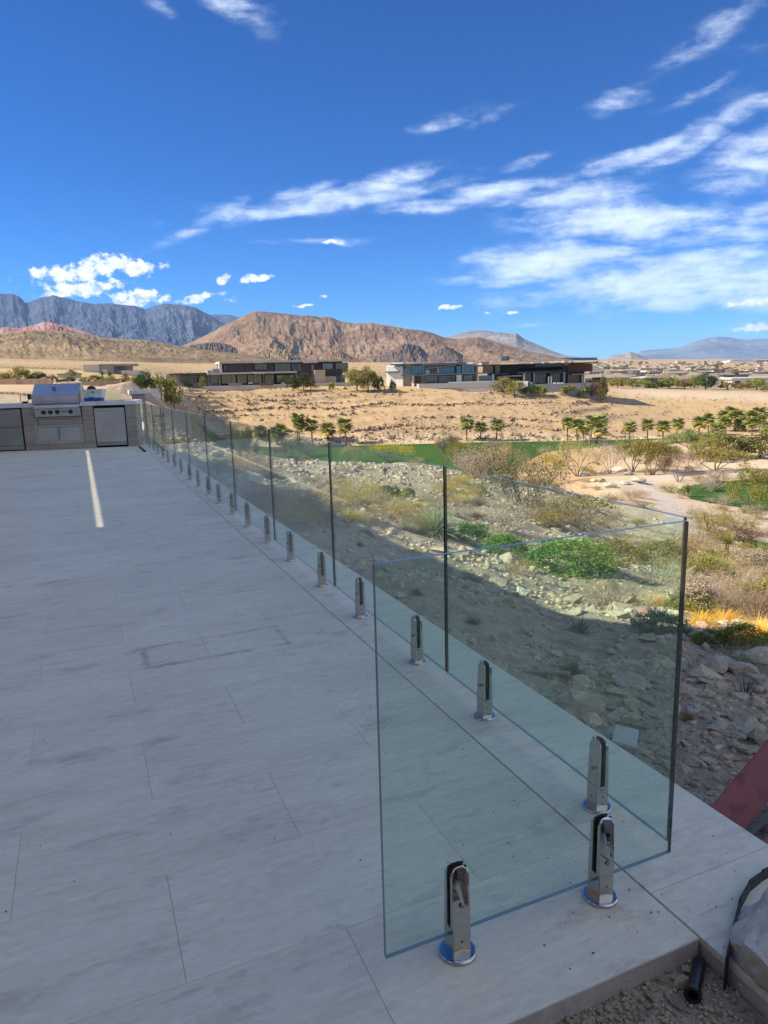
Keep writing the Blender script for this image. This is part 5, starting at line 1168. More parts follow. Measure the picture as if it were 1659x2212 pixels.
# ---------------------------------------------------------------- the suburb on the plain at the right
def small_house(kind, rr):
    """returns list of (name, mesh); local origin at the base, front towards -y"""
    L_ = []
    wm = [H_cream, H_white, H_beige, H_stone][kind % 4]; w, d, h = [(17, 12, 3.6), (20, 13, 3.4), (15, 12, 6.2), (24, 13, 3.8), (18, 12, 3.6)][kind]
    mb = MB(); mb.box(-w/2, w/2, -d/2, d/2, -1.5, h); 
    if kind in (0, 3): mb.box(-w/2-3, -w/2, -d/2-3, d/2-2, -1.5, h*.82)
    L_.append(('wall', mb.mesh('wall', wm)))
    mb = MB()
    if kind in (0, 3, 4):
        rm = [SUB_R1, SUB_R2][kind % 2]; e = 1.1
        mb.add([(-w/2-e, -d/2-e, h), (w/2+e, -d/2-e, h), (w/2+e, d/2+e, h), (-w/2-e, d/2+e, h), (-w/2+4, 0, h+2.1), (w/2-4, 0, h+2.1)], [(0, 1, 5, 4), (1, 2, 5), (2, 3, 4, 5), (3, 0, 4), (3, 2, 1, 0)])
    else:
        rm = [H_conc, H_white, H_metal][kind % 3]; mb.box(-w/2-1.2, w/2+1.2, -d/2-1.6, d/2+1.2, h+.01, h+.5)
    L_.append(('roof', mb.mesh('roof', rm)))
    for i in range(4):
        x = -w/2+w*(i+.5)/4; mb = MB(); mb.box(x-1.2, x+1.2, -d/2-.08, -d/2-.01, .7, 2.6); L_.append(('window', mb.mesh('window', H_glass)))
    if kind == 2:
        for i in (0, 2): x = -w/2+w*(i+.7)/3; mb = MB(); mb.box(x-1.3, x+1.3, -d/2-.08, -d/2-.01, 3.8, 5.5); L_.append(('window', mb.mesh('window', H_glass)))
    return L_
SUB_R1 = col('brown tile roof', (.19, .135, .105)); SUB_R2 = col('grey brown tile roof', (.24, .20, .17))
SUB = [small_house(k, random.Random(k)) for k in range(5)]
def place_house(kind, px, py, rz, label, group, sc=1.0):
    x, y, z, u = hit(px, py); r = root('suburban_house', (x, y, z), label, 'house', group, rz, (sc, sc, sc))
    for n, m in SUB[kind]: link(n, m, r)
    return r, u
def sector(px): return ['behind the bronze house', 'below the small pointed hill', 'left of the blue peak', 'below the blue peak', 'right of the blue peak', 'towards the right edge', 'at the right edge'][min(6, max(0, int((px-1275)/58)))]
rs = random.Random(4); face = -math.atan2(fw[0], fw[1])
named = [(1392, 824, 1, 1.0, 'white flat roofed house on the plain, right of the dark bronze house'), (1290, 809, 0, 1.0, 'house with reddish tile roof just right of the dark bronze house'), (1330, 813, 3, 1.0, 'brown roofed house behind the low trees, second from the dark bronze house'),
 (1352, 829, 1, 1.0, 'long white roofed house beside the tall green desert tree'), (1420, 838, 2, .8, 'white house half hidden behind green palo verde trees'), (1460, 813, 3, 1.1, 'wide brown roofed house in the middle of the plain'), (1490, 826, 1, 1.3, 'long grey flat roofed building in the middle of the plain'),
 (1520, 812, 3, 1, 'tan house with wide roof behind the dark round tree'), (1552, 806, 2, .9, 'small orange tan block house on the plain'), (1570, 834, 1, 1.3, 'long grey roofed house right of the dark round tree'), (1612, 835, 1, 1.4, 'long grey roofed building with stepped roofs near the right edge'),
 (1600, 817, 3, 1, 'brown roofed house near the right edge'), (1640, 826, 1, 1.2, 'flat roofed house at the right edge of the plain'), (1635, 812, 0, 1.0, 'tan house at the right edge, far row'), (1365, 806, 3, 1.0, 'brown roofed house in the far row above the white flat roofed one')]
for (px, py, k, s_, lab_) in named: place_house(k, px, py, face+rs.uniform(-.5, .5), lab_, None, s_)
cnt = 0; occ = []
for i in range(900):
    py = rs.choice([782, 784, 786, 788, 791, 794, 797, 800, 804, 808, 812, 817, 823, 830])+rs.uniform(-1, 1); px = rs.uniform(1275, 1690)
    if py > 812 and px < 1300: continue
    if any(abs(px-a) < 1400/(max(4, (py-772)))*.0+ (14 if py > 800 else 8) and abs(py-b) < 2.6 for a, b in occ): continue
    occ.append((px, py)); cnt += 1
    if cnt > 120: break
    band = 'far' if py < 792 else ('middle' if py < 806 else 'near')
    place_house(rs.choice([0, 0, 1, 2, 3, 3, 4]), px, py, face+rs.uniform(-.9, .9), f"{ {'far': 'tiny pale house in the farthest rows', 'middle': 'small low house in the middle rows', 'near': 'low house in the nearer rows'}[band]} of the suburb, {sector(px)}", f'houses in the {band} rows of the suburb', 1.0)
# low tan development at the foot of the mesa and one dark block house
x, y, z, u = hit(1090, 790); 
rb = House(1083, 900, 1102, 900, 'block_house', 'small dark glass cube house on the mesa foot above the bronze house'); rb.b('wall', H_metal, 1084, 1100, 770, 779, 0, 12); rb.b('window', H_glassb, 1086, 1095, 771.5, 776, -.3, -.02)
for i, (px, py, k) in enumerate([(1045, 790, 2), (1056, 788, 3), (1066, 791, 0), (1110, 789, 1), (1125, 788, 3), (1140, 787, 1), (1160, 786, 3), (1180, 785, 0), (1205, 784, 1), (1235, 783, 4)]):
    place_house(k, px, py, face+rs.uniform(-.4, .4), f'small house at the foot of the mesa above the bronze house, {ordw[i]} from the left', 'houses at the foot of the mesa', .9)
wh = House(1575, 3300, 1662, 3300, 'warehouse', 'long white building on the plain below the right end of the blue mountains', 'building')
wh.b('wall', H_white, 1576, 1634, 778.5, 783.5, 0, 60); wh.b('roof', H_conc, 1582, 1626, 777, 778.4, 5, 55); wh.b('wall', H_beige, 1635, 1662, 777.5, 783, 0, 60); 
# ---------------------------------------------------------------- vegetation
def leaf_mat():
    m, nt, b = newmat('leaves and twigs'); b.inputs['Roughness'].default_value = .75; b.inputs['Specular IOR Level'].default_value = .25
    oi = N(nt, 'ShaderNodeObjectInfo'); g = N(nt, 'ShaderNodeNewGeometry'); ra = N(nt, 'ShaderNodeAttribute', attribute_name='tone').outputs['Fac']
    n = noise(nt, g.outputs['Position'], 3.5, 3)
    f = mathn(nt, 'ADD', mathn(nt, 'MULTIPLY', ra, .95), mathn(nt, 'ADD', .25, mathn(nt, 'MULTIPLY', n, .55)))
    c = mixc(nt, 1.0, mixc(nt, 1.0, oi.outputs['Color'], (1.45, 1.4, 1.35), 'MULTIPLY'), f, 'MULTIPLY')
    warm = mixc(nt, mathn(nt, 'MULTIPLY', mathn(nt, 'GREATER_THAN', ra, .8), .35), c, mixc(nt, 1.0, c, (1.5, 1.1, .6), 'MULTIPLY'))
    L(nt, warm, b.inputs['Base Color'])
    tr = N(nt, 'ShaderNodeBsdfTranslucent'); L(nt, warm, tr.inputs[0]); mx = N(nt, 'ShaderNodeMixShader'); mx.inputs[0].default_value = .25
    L(nt, b.outputs[0], mx.inputs[1]); L(nt, tr.outputs[0], mx.inputs[2]); L(nt, mx.outputs[0], nt.nodes['Material Output'].inputs[0]); return m
M_leaf = leaf_mat(); M_bark = simple('grey brown bark', (.16, .125, .095), .9, bumpscale=14, var=.3)
def unit(v): return v/np.maximum(np.linalg.norm(v, axis=-1, keepdims=True), 1e-9)
def leaves(r_, C, size, lw=.5, up=.3):
    """quads (rhombus leaves) centred on C"""
    n = len(C); d = unit(r_.normal(size=(n, 3))+np.array([0, 0, up])); s = unit(np.cross(d, r_.normal(size=(n, 3))))
    sz = size*(.6+.8*r_.random((n, 1))); V = np.stack([C-d*sz*.5, C+s*sz*lw*.5, C+d*sz*.5, C-s*sz*lw*.5], 1).reshape(-1, 3)
    F = np.arange(4*n).reshape(n, 4); T = np.repeat(r_.random(n), 4); return V, F, T
def blades(r_, base, dirs, length, width, droop, seg=3):
    """tapered strips; base (n,3), dirs (n,3) unit"""
    n = len(base); out = []; side = unit(np.cross(dirs, np.array([0, 0, 1.0])+r_.normal(size=(n, 3))*.25))
    t = np.linspace(0, 1, seg+1); V = []
    L_ = length if np.ndim(length) else np.full(n, length)
    for k, tk in enumerate(t):
        p = base+dirs*(L_*tk)[:, None]; p[:, 2] -= (droop*L_*tk**2) if np.ndim(droop) else droop*L_*tk**2
        w = width*(1-.92*tk**1.3)*.5; V += [p-side*w, p+side*w]
    V = np.stack(V, 1); nv = 2*(seg+1); F = []
    for k in range(seg): F.append(np.stack([np.arange(n)*nv+2*k, np.arange(n)*nv+2*k+1, np.arange(n)*nv+2*k+3, np.arange(n)*nv+2*k+2], 1))
    T = np.repeat(r_.random(n), nv); return V.reshape(-1, 3), np.concatenate(F), T
def join(parts):
    V = []; F = []; T = []; o = 0
    for v, f, t in parts: V.append(v); F.append(f+o); T.append(t); o += len(v)
    return np.concatenate(V), np.concatenate(F), np.concatenate(T)
def lmesh(nm, p, mat=None): V, F, T = p; return mesh_np(nm, V, F, mat or M_leaf, False, {'tone': T})
def twigs(r_, n, spread, h, width, levels=2, lean=.9, jit=.35, kids=3):
    """branching thin strips from the base; returns strips and the tips"""
    base = np.zeros((n, 3)); base[:, :2] = r_.normal(size=(n, 2))*spread*.12
    a = r_.random(n)*2*np.pi; th = np.sqrt(r_.random(n))*lean; dirs = unit(np.stack([np.sin(th)*np.cos(a)*spread, np.sin(th)*np.sin(a)*spread, np.cos(th)*h], 1))
    ln = (.45+.3*r_.random(n))*h; parts = []; w = width
    for lv in range(levels):
        dr = .05 if lv == 0 else .12; parts.append(blades(r_, base, dirs, ln, w, dr, 2))
        k = kids; tt = .35+.65*r_.random((len(base), k)); b2 = base[:, None]+dirs[:, None]*(ln[:, None]*tt)[..., None]; b2[..., 2] -= dr*ln[:, None]*tt**2
        d2 = unit(dirs[:, None]+r_.normal(size=(len(base), k, 3))*jit); base = b2.reshape(-1, 3); dirs = d2.reshape(-1, 3); ln = np.repeat(ln, k)*(.35+.3*r_.random(len(base))); w *= .62
    tips = base+dirs*ln[:, None]; parts.append(blades(r_, base, dirs, ln, w, .1, 1)); return parts, tips
def clumps(r_, n, k, rad, shell=.55, zmin=0.0):
    """points in k clumps that fill an upright ellipsoid (unit width, unit height)"""
    d = unit(r_.normal(size=(k, 3))); rr_ = shell+(1-shell)*r_.random((k, 1))**.5; c = d*rr_*.5*np.array([.86, .86, .86]); c[:, 2] = np.abs(c[:, 2])*.9+.42*r_.random(k)*0+.22
    c[:, 2] = np.clip(c[:, 2]*1.35-.12, zmin+.05, .92)
    i = r_.integers(0, k, n); q = unit(r_.normal(size=(n, 3)))*(r_.random((n, 1))**.45)*rad*(.6+.8*r_.random((k, 1)))[i]; q[:, 2] *= .8
    p = c[i]+q; p[:, 2] = np.maximum(p[:, 2], .01); return p
def tree_wood(r_, nmain=4, h=1.0, spread=.45, fork=.12, thick=.03):
    mb = MB(); tips = []
    def limb(p, d, l, r, lv):
        q = p
        for s in range(3):
            d = (d+Vector((r_.normal(), r_.normal(), r_.normal()*.6))*.13).normalized(); n = q+d*l/3; mb.cyl(q, n, r*(1-s*.2), r*(1-(s+1)*.2), n=6 if lv == 0 else 4, caps=False); q = n
        if lv < 3:
            for k in range(3 if lv < 2 else 2):
                dd = (d+Vector((r_.normal(), r_.normal(), r_.normal()*.45+.12))*.62).normalized(); limb(q, dd, l*.62, r*.5, lv+1)
        else: tips.append(np.array(q))
        if lv >= 2: tips.append(np.array(q))
    for i in range(nmain):
        a = 2*math.pi*(i+.4*r_.random())/nmain; d = Vector((math.cos(a)*spread*1.6, math.sin(a)*spread*1.6, 1)).normalized(); limb(Vector((0, 0, -.03)), d, h*.42, thick, 0)
    return mb, np.array(tips)
VEG = {}
def V_leafy(sd):
    r_ = np.random.default_rng(sd); p = clumps(r_, 5200, 60, .13); L1 = leaves(r_, p, .036, .55, .5); tw, _ = twigs(r_, 26, .7, .8, .012, 1); return [('foliage', lmesh('foliage', L1)), ('stems', lmesh('stems', join(tw)))]
def V_airy(sd, n=3600, size=.030, tn=34):
    r_ = np.random.default_rng(sd); tw, tips = twigs(r_, tn, .8, 1.0, .014, 2, 1.0, .38, 4); i = r_.integers(0, len(tips), n); p = tips[i]+r_.normal(size=(n, 3))*.035; p[:, 2] = np.clip(p[:, 2], .02, 1.05)
    return [('foliage', lmesh('foliage', leaves(r_, p, size, .5, .4))), ('stems', lmesh('stems', join(tw)))]
def V_twig(sd): r_ = np.random.default_rng(sd); tw, tips = twigs(r_, 75, .8, .95, .008, 2, 1.15, .42, 4); return [('stems', lmesh('stems', join(tw)))]
def V_blade(sd):
    r_ = np.random.default_rng(sd); n = 330; a = r_.random(n)*2*np.pi; th = np.arccos(1-r_.random(n)*.98)*.98; d = np.stack([np.sin(th)*np.cos(a), np.sin(th)*np.sin(a), np.cos(th)], 1)
    b = d*.03; b[:, 2] += .1; return [('leaves', lmesh('leaves', blades(r_, b, d, .42+.14*r_.random(n), .016, .18*np.sin(th), 3)))]
def V_grass(sd):
    r_ = np.random.default_rng(sd); n = 620; a = r_.random(n)*2*np.pi; th = r_.random(n)**.7*1.15; d = np.stack([np.sin(th)*np.cos(a), np.sin(th)*np.sin(a), np.cos(th)], 1)
    b = np.zeros((n, 3)); b[:, :2] = r_.normal(size=(n, 2))*.07; return [('blades', lmesh('blades', blades(r_, b, d, .5+.45*r_.random(n), .009, .28, 3)))]
def V_yucca(sd):
    r_ = np.random.default_rng(sd); n = 190; a = r_.random(n)*2*np.pi; th = r_.random(n)**.8*1.75; d = np.stack([np.sin(th)*np.cos(a), np.sin(th)*np.sin(a), np.cos(th)], 1); b = d*.03; b[:, 2] += .55
    m = 90; a2 = r_.random(m)*2*np.pi; d2 = unit(np.stack([np.cos(a2)*.35, np.sin(a2)*.35, -np.ones(m)], 1)); b2 = np.stack([np.cos(a2)*.03, np.sin(a2)*.03, .25+.3*r_.random(m)], 1)
    mb = MB(); mb.cyl((0, 0, -.05), (0, 0, .56), .045, .04, 8); return [('leaves', lmesh('leaves', blades(r_, b, d, .38+.1*r_.random(n), .026, .05, 2))), ('dead_leaves', lmesh('dead_leaves', blades(r_, b2, d2, .22, .022, 0, 1))), ('trunk', mb.mesh('trunk', M_bark))]
def V_agave(sd):
    r_ = np.random.default_rng(sd); n = 46; a = r_.random(n)*2*np.pi; th = .1+r_.random(n)*.95; d = np.stack([np.sin(th)*np.cos(a), np.sin(th)*np.sin(a), np.cos(th)], 1); b = np.zeros((n, 3)); b[:, :2] = d[:, :2]*.05
    return [('leaves', lmesh('leaves', blades(r_, b, d, .6+.4*r_.random(n), .028, .1, 3)))]
def V_tree(sd, n=6500, size=.036, cl=.065, nm=4, sp=.5, th=.022):
    r_ = np.random.default_rng(sd); mb, tips = tree_wood(r_, nm, 1.0, sp, thick=th); tips[:, 2] = np.clip(tips[:, 2], .2, 1.2); k = tips.max(0)-tips.min(0)
    i = r_.integers(0, len(tips), n); p = tips[i]+r_.normal(size=(n, 3))*cl; p[:, 2] = np.maximum(p[:, 2], .12)
    c = .5*(np.percentile(p, 3, 0)+np.percentile(p, 97, 0)); w = max(np.ptp(np.percentile(p[:, 0], [3, 97])), np.ptp(np.percentile(p[:, 1], [3, 97]))); h = np.percentile(p[:, 2], 98)
    f = leaves(r_, p, size, .5, .2); Vv = f[0]; Vv[:, 0] = Vv[:, 0]/w; Vv[:, 1] = Vv[:, 1]/w; Vv[:, 2] /= h
    mb.v = [(v[0]/w, v[1]/w, v[2]/h) for v in mb.v]; out = [('trunk', mb.mesh('trunk', M_bark, smooth=True))]
    if n > 0: out.insert(0, ('crown', lmesh('crown', (Vv, f[1], f[2]))))
    return out
def V_bare(sd): return V_tree(sd, 5200, .022, .075, 5, .55, .016)
def V_dense(sd):
    r_ = np.random.default_rng(sd); p = clumps(r_, 2600, 34, .15, .6, .15); mb = MB(); mb.cyl((0, 0, -.1), (.02, .01, .5), .035, .02, 7)
    for i in range(5): a = i*1.3; mb.cyl((0.01, 0, .25), (.25*math.cos(a), .25*math.sin(a), .6), .016, .006, 5)
    return [('crown', lmesh('crown', leaves(r_, p, .05, .6, .3))), ('trunk', mb.mesh('trunk', M_bark))]
def V_far(sd):
    r_ = np.random.default_rng(sd); p = clumps(r_, 420, 14, .2, .5, .1); mb = MB(); mb.cyl((0, 0, -.2), (0, 0, .4), .04, .03, 5); return [('crown', lmesh('crown', leaves(r_, p, .13, .7, .3))), ('trunk', mb.mesh('trunk', M_bark))]
def V_scrub(sd):
    r_ = np.random.default_rng(sd); p = clumps(r_, 130, 9, .2, .3, 0); return [('foliage', lmesh('foliage', leaves(r_, p, .16, .6, .3)))]
MK = dict(leafy=V_leafy, airy=V_airy, twig=V_twig, blade=V_blade, grass=V_grass, yucca=V_yucca, agave=V_agave, tree=V_tree, bare=V_bare, dense=V_dense, far=V_far, scrub=V_scrub)
NV = dict(leafy=3, airy=4, twig=3, blade=1, grass=3, yucca=2, agave=2, tree=4, bare=2, dense=3, far=5, scrub=4)
def veg(kind, i): 
    k = (kind, i % NV[kind])
    if k not in VEG: VEG[k] = MK[kind](100+17*(i % NV[kind])+len(kind)*7)
    return VEG[k]
_vi = [0]
def plant(kind, name, x, y, z, w, h, colr, label, cat, group=None, stem=None, i=None):
    _vi[0] += 1; i = _vi[0] if i is None else i
    r = root(name, (x, y, z-.01*h), label, cat, group, (i*2.399) % 6.28, (w, w, h))
    for nm, me in veg(kind, i):
        o = link(nm, me, r)
        c = stem if (nm in ('stems', 'dead_leaves') and stem) else colr
        o.color = (*c, 1)
    return r
G_br = (.07, .165, .016); G_dk = (.035, .070, .022); OLV = (.15, .135, .035); OLG = (.19, .185, .05); YEL = (.34, .29, .05); GRY = (.26, .235, .19); SIL = (.30, .32, .26); TAN = (.34, .25, .135)
STR = (.46, .35, .16); GOLD = (.55, .39, .08); BLG = (.07, .13, .075); MAR = (.10, .045, .05); SOT = (.22, .30, .17); YGR = (.17, .20, .04); PAL = (.22, .20, .06); BRN = (.17, .12, .07); TW = (.30, .24, .17)
SH = 'shrub'
PL = [
 ('blade', 'sotol', 884, 1000, 1098, 1168, SOT, 'big round spiky blue grey sotol just left of the second fence joint', 'sotol', None),
 ('airy', SH, 826, 897, 1070, 1137, YEL, 'rounded yellow green brittlebush left of the spiky sotol', SH, TAN),
 ('twig', SH, 786, 834, 1084, 1130, TAN, 'dry tan twiggy shrub left of the yellow green brittlebush', SH, None),
 ('leafy', SH, 800, 868, 1040, 1082, G_dk, 'dark green juniper shrub behind the yellow green brittlebush', SH, None), ('leafy', SH, 868, 898, 1048, 1080, G_dk, 'small dark shrub right of the dark juniper', SH, None),
 ('leafy', SH, 962, 1058, 1110, 1182, G_br, 'bright green leafy bush just right of the spiky sotol', SH, None), ('leafy', SH, 1036, 1140, 1138, 1212, G_br, 'bright green leafy bush in the middle of the row of three', SH, None),
 ('leafy', SH, 1118, 1336, 1140, 1256, G_br, 'largest bright green leafy bush, seen through both panes', SH, None), ('leafy', SH, 1270, 1400, 1146, 1236, OLV, 'wide dull olive shrub behind the largest bright green bush', SH, BRN),
 ('leafy', SH, 1370, 1492, 1150, 1240, (.13, .14, .05), 'dull olive shrub left of the fence corner', SH, BRN), ('twig', SH, 1370, 1486, 1190, 1278, SIL, 'silvery twiggy bush inside the top of the return pane', SH, None),
 ('twig', SH, 1244, 1392, 1242, 1320, BRN, 'brown dried brush below the largest bright green bush', SH, None), ('grass', 'grass_tuft', 1384, 1474, 1258, 1318, STR, 'pale straw grass clump left of the fence corner', 'grass', None),
 ('leafy', SH, 1360, 1486, 1304, 1380, BLG, 'blue green juniper cut by the edge of the return pane', SH, None), ('agave', 'agave', 1222, 1288, 1312, 1378, (.055, .06, .045), 'dark spiky agave on the sunlit rubble beside the shadow edge', 'agave', None),
 ('agave', 'agave', 1120, 1150, 1256, 1292, (.08, .10, .06), 'small spiky agave on the sunlit rubble left of the brown brush', 'agave', None), ('twig', SH, 1092, 1152, 1186, 1250, TAN, 'dry tan tuft at the left foot of the largest bright green bush', SH, None),
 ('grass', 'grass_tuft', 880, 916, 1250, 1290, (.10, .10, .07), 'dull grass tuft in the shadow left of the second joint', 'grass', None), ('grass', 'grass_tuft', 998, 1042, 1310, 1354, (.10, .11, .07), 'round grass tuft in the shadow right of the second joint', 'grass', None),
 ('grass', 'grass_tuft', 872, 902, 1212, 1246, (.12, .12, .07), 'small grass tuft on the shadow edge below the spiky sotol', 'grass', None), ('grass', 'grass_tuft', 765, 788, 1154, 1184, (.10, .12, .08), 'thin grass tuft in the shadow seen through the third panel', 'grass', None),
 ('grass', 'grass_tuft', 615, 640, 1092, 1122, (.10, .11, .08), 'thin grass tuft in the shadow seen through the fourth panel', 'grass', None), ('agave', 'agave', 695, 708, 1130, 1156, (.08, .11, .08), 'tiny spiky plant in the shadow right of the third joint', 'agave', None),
 ('agave', 'agave', 903, 917, 1170, 1200, SOT, 'small upright agave on sunlit stones below the spiky sotol', 'agave', None), ('agave', 'agave', 822, 838, 1145, 1166, SOT, 'small agave on stones below the yellow green brittlebush', 'agave', None),
 ('agave', 'agave', 990, 1034, 1220, 1254, (.11, .14, .09), 'agave rosette on sunlit rubble just right of the second joint', 'agave', None), ('yucca', 'yucca', 822, 842, 1008, 1034, (.12, .12, .07), 'small dark yucca on the brow in front of the fairway', 'yucca', None),
 ('yucca', 'yucca', 631, 652, 986, 1011, (.10, .10, .07), 'small dark yucca near the third joint on the brow', 'yucca', None), ('leafy', SH, 644, 672, 980, 1001, YGR, 'yellow green bush on the brow at the left of the pale bunker', SH, None),
 ('agave', 'agave', 768, 794, 992, 1018, (.16, .19, .07), 'green spiky clump on the brow in front of the pale bunker', 'agave', None), ('airy', SH, 1012, 1054, 1038, 1080, YGR, 'yellow green shrub left of the tall dark leaved tree', SH, BRN),
 ('airy', 'desert_tree', 1068, 1180, 950, 1122, (.11, .12, .07), 'tall dark leaved desert tree in the middle of the slope', 'tree', None), ('tree', 'desert_tree', 950, 990, 950, 1004, (.14, .14, .10), 'small grey leaning tree in front of the fairway', 'tree', None),
 ('bare', 'desert_tree', 800, 884, 962, 1006, YEL, 'low yellow twiggy palo verde on the brow before the fairway', 'tree', YEL), ('bare', 'desert_tree', 735, 782, 968, 1006, YEL, 'smaller yellow twiggy palo verde just right of the second joint top', 'tree', YEL),
 ('airy', SH, 884, 908, 988, 1007, (.30, .26, .10), 'tan tuft right of the yellow palo verde on the brow', SH, None), ('airy', SH, 1034, 1136, 1092, 1162, (.27, .25, .2), 'pale grey twiggy brush behind the row of bright green bushes', SH, None), ('twig', SH, 976, 1040, 1076, 1118, GRY, 'grey twiggy brush behind the spiky sotol', SH, None),
 ('airy', SH, 1144, 1250, 1072, 1154, (.2, .165, .09), 'brownish olive brush right of the tall dark leaved tree', SH, BRN), ('airy', SH, 1204, 1310, 1078, 1160, (.2, .17, .08), 'second brownish olive brush, behind the largest bright green bush', SH, BRN),
 ('bare', 'desert_tree', 1164, 1214, 986, 1052, YEL, 'yellowish palo verde right of the tall dark tree', 'tree', None), ('bare', 'desert_tree', 1204, 1292, 960, 1042, (.30, .27, .13), 'pale leafless spreading tree below the palm group', 'tree', None), ('bare', 'desert_tree', 1292, 1342, 964, 1034, (.28, .24, .20), 'purplish grey leafless tree right of the pale one', 'tree', None),
 ('tree', 'desert_tree', 1336, 1398, 960, 1030, OLG, 'olive mesquite, left one of the group above the path', 'tree', None), ('tree', 'desert_tree', 1368, 1450, 962, 1038, OLV, 'olive mesquite, middle one of the group above the path', 'tree', None), ('tree', 'desert_tree', 1410, 1462, 968, 1030, OLV, 'olive mesquite, right one of the group above the path', 'tree', None),
 ('bare', 'desert_tree', 1430, 1502, 982, 1052, (.24, .17, .13), 'pinkish brown leafless tree beside the path bend', 'tree', None), ('tree', 'desert_tree', 1460, 1550, 938, 992, (.13, .17, .06), 'fresh green palo verde in front of the right palms', 'tree', None),
 ('tree', 'desert_tree', 1500, 1560, 952, 1006, OLG, 'olive tree between the fresh green one and the big one', 'tree', None), ('dense', 'desert_tree', 1534, 1612, 930, 1002, (.10, .105, .035), 'large dense olive tree at the right, left half', 'tree', None), ('dense', 'desert_tree', 1592, 1690, 918, 1002, (.12, .12, .035), 'large dense olive tree touching the right edge', 'tree', None),
 ('tree', 'desert_tree', 1500, 1594, 976, 1026, (.19, .165, .05), 'yellowish spreading tree below the large dense olive trees', 'tree', None), ('airy', SH, 1522, 1580, 1016, 1048, (.28, .23, .17), 'grey brown rounded shrub beside the far path', SH, None),
 ('tree', 'desert_tree', 1586, 1650, 1022, 1114, (.17, .17, .045), 'palo verde with forked pale trunk at the right edge of the valley', 'tree', None), ('agave', 'cactus', 1600, 1616, 1092, 1112, (.08, .15, .08), 'small green cactus right of the forked palo verde trunk', 'cactus', None),
 ('airy', SH, 1428, 1464, 1044, 1067, (.12, .14, .04), 'green low bush at the inner bend of the path', SH, None), ('yucca', 'yucca', 1466, 1504, 1046, 1077, (.20, .18, .07), 'yellow green yucca right of the path bend', 'yucca', None), ('airy', SH, 1512, 1552, 1036, 1066, GRY, 'grey shrub above the yucca by the path bend', SH, None),
 ('twig', SH, 1530, 1592, 1060, 1096, GRY, 'grey twiggy shrub left of the forked palo verde', SH, None), ('airy', SH, 1488, 1512, 1096, 1114, GRY, 'small grey shrub right of the lower path', SH, None), ('airy', SH, 1620, 1656, 1098, 1126, (.18, .17, .12), 'grey green shrub at the right edge below the palo verde', SH, None),
 ('agave', 'agave', 1616, 1636, 1122, 1142, (.17, .20, .12), 'small agave at the right of the sandy patch', 'agave', None), ('airy', SH, 1500, 1562, 1106, 1156, OLG, 'olive creosote bush just right of the glass corner top', SH, BRN), ('airy', SH, 1556, 1614, 1110, 1150, OLG, 'olive creosote bush second from the glass corner top', SH, BRN),
 ('airy', SH, 1506, 1580, 1142, 1192, OLV, 'dense olive bush below the two creosote bushes', SH, BRN), ('airy', SH, 1572, 1632, 1144, 1176, MAR, 'dark maroon low shrub beside the green bit of lawn', SH, None), ('yucca', 'yucca', 1548, 1590, 1162, 1214, (.22, .22, .07), 'tall yellow green yucca with a trunk right of the glass corner', 'yucca', None),
 ('yucca', 'yucca', 1512, 1556, 1188, 1222, (.19, .20, .08), 'low yucca left of the tall yellow green one', 'yucca', None), ('twig', SH, 1618, 1680, 1188, 1234, MAR, 'dark maroon bush at the right edge', SH, None), ('twig', SH, 1572, 1626, 1204, 1242, GRY, 'pale grey bush left of the maroon one', SH, None),
 ('leafy', SH, 1500, 1556, 1212, 1276, OLV, 'rounded olive bush hugging the glass corner', SH, None), ('leafy', SH, 1544, 1598, 1222, 1282, (.13, .12, .04), 'rounded olive bush second from the glass corner', SH, None),
 ('twig', SH, 1512, 1600, 1246, 1330, GRY, 'pale grey wiry bush above the golden grass, left one', SH, None), ('twig', SH, 1570, 1680, 1238, 1342, (.30, .25, .21), 'large pale pinkish grey wiry bush at the right edge', SH, None),
 ('grass', 'grass_tuft', 1484, 1544, 1298, 1364, GOLD, 'golden yellow grass clump against the glass corner edge', 'grass', None), ('grass', 'grass_tuft', 1540, 1600, 1300, 1352, GOLD, 'golden grass clump between the wiry bush and the yellow green bush', 'grass', None), ('grass', 'grass_tuft', 1596, 1690, 1310, 1402, (.60, .38, .05), 'deep golden grass clump at the right edge', 'grass', None),
 ('leafy', SH, 1560, 1656, 1336, 1404, (.15, .17, .035), 'yellow green leafy bush in front of the golden grass', SH, None), ('leafy', SH, 1502, 1572, 1352, 1396, (.14, .16, .04), 'smaller yellow green bush just right of the glass corner', SH, None),
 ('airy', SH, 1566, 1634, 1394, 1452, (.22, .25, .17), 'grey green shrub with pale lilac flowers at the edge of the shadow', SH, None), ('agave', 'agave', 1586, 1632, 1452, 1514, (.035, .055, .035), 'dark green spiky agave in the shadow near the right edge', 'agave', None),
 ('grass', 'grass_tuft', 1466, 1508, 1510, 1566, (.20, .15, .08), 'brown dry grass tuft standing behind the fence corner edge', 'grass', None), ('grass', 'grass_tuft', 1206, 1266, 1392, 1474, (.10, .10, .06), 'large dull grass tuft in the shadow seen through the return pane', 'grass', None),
 ('airy', SH, 1312, 1342, 1068, 1088, (.12, .14, .03), 'small green creosote left of the path', SH, None), ('airy', SH, 1376, 1408, 1084, 1099, (.12, .13, .03), 'small green creosote at the left edge of the path', SH, None), ('airy', SH, 1364, 1396, 1114, 1144, (.13, .15, .05), 'small olive creosote below the path, seen over the return pane', SH, None),
 ('airy', SH, 458, 488, 996, 1028, (.09, .13, .05), 'green bush seen through the sixth panel', SH, None), ('tree', 'desert_tree', 508, 550, 938, 1036, (.12, .15, .06), 'slender green desert tree seen through the fifth panel', 'tree', None), ('leafy', SH, 468, 504, 984, 1014, YGR, 'yellow green bush seen through the sixth panel', SH, None),
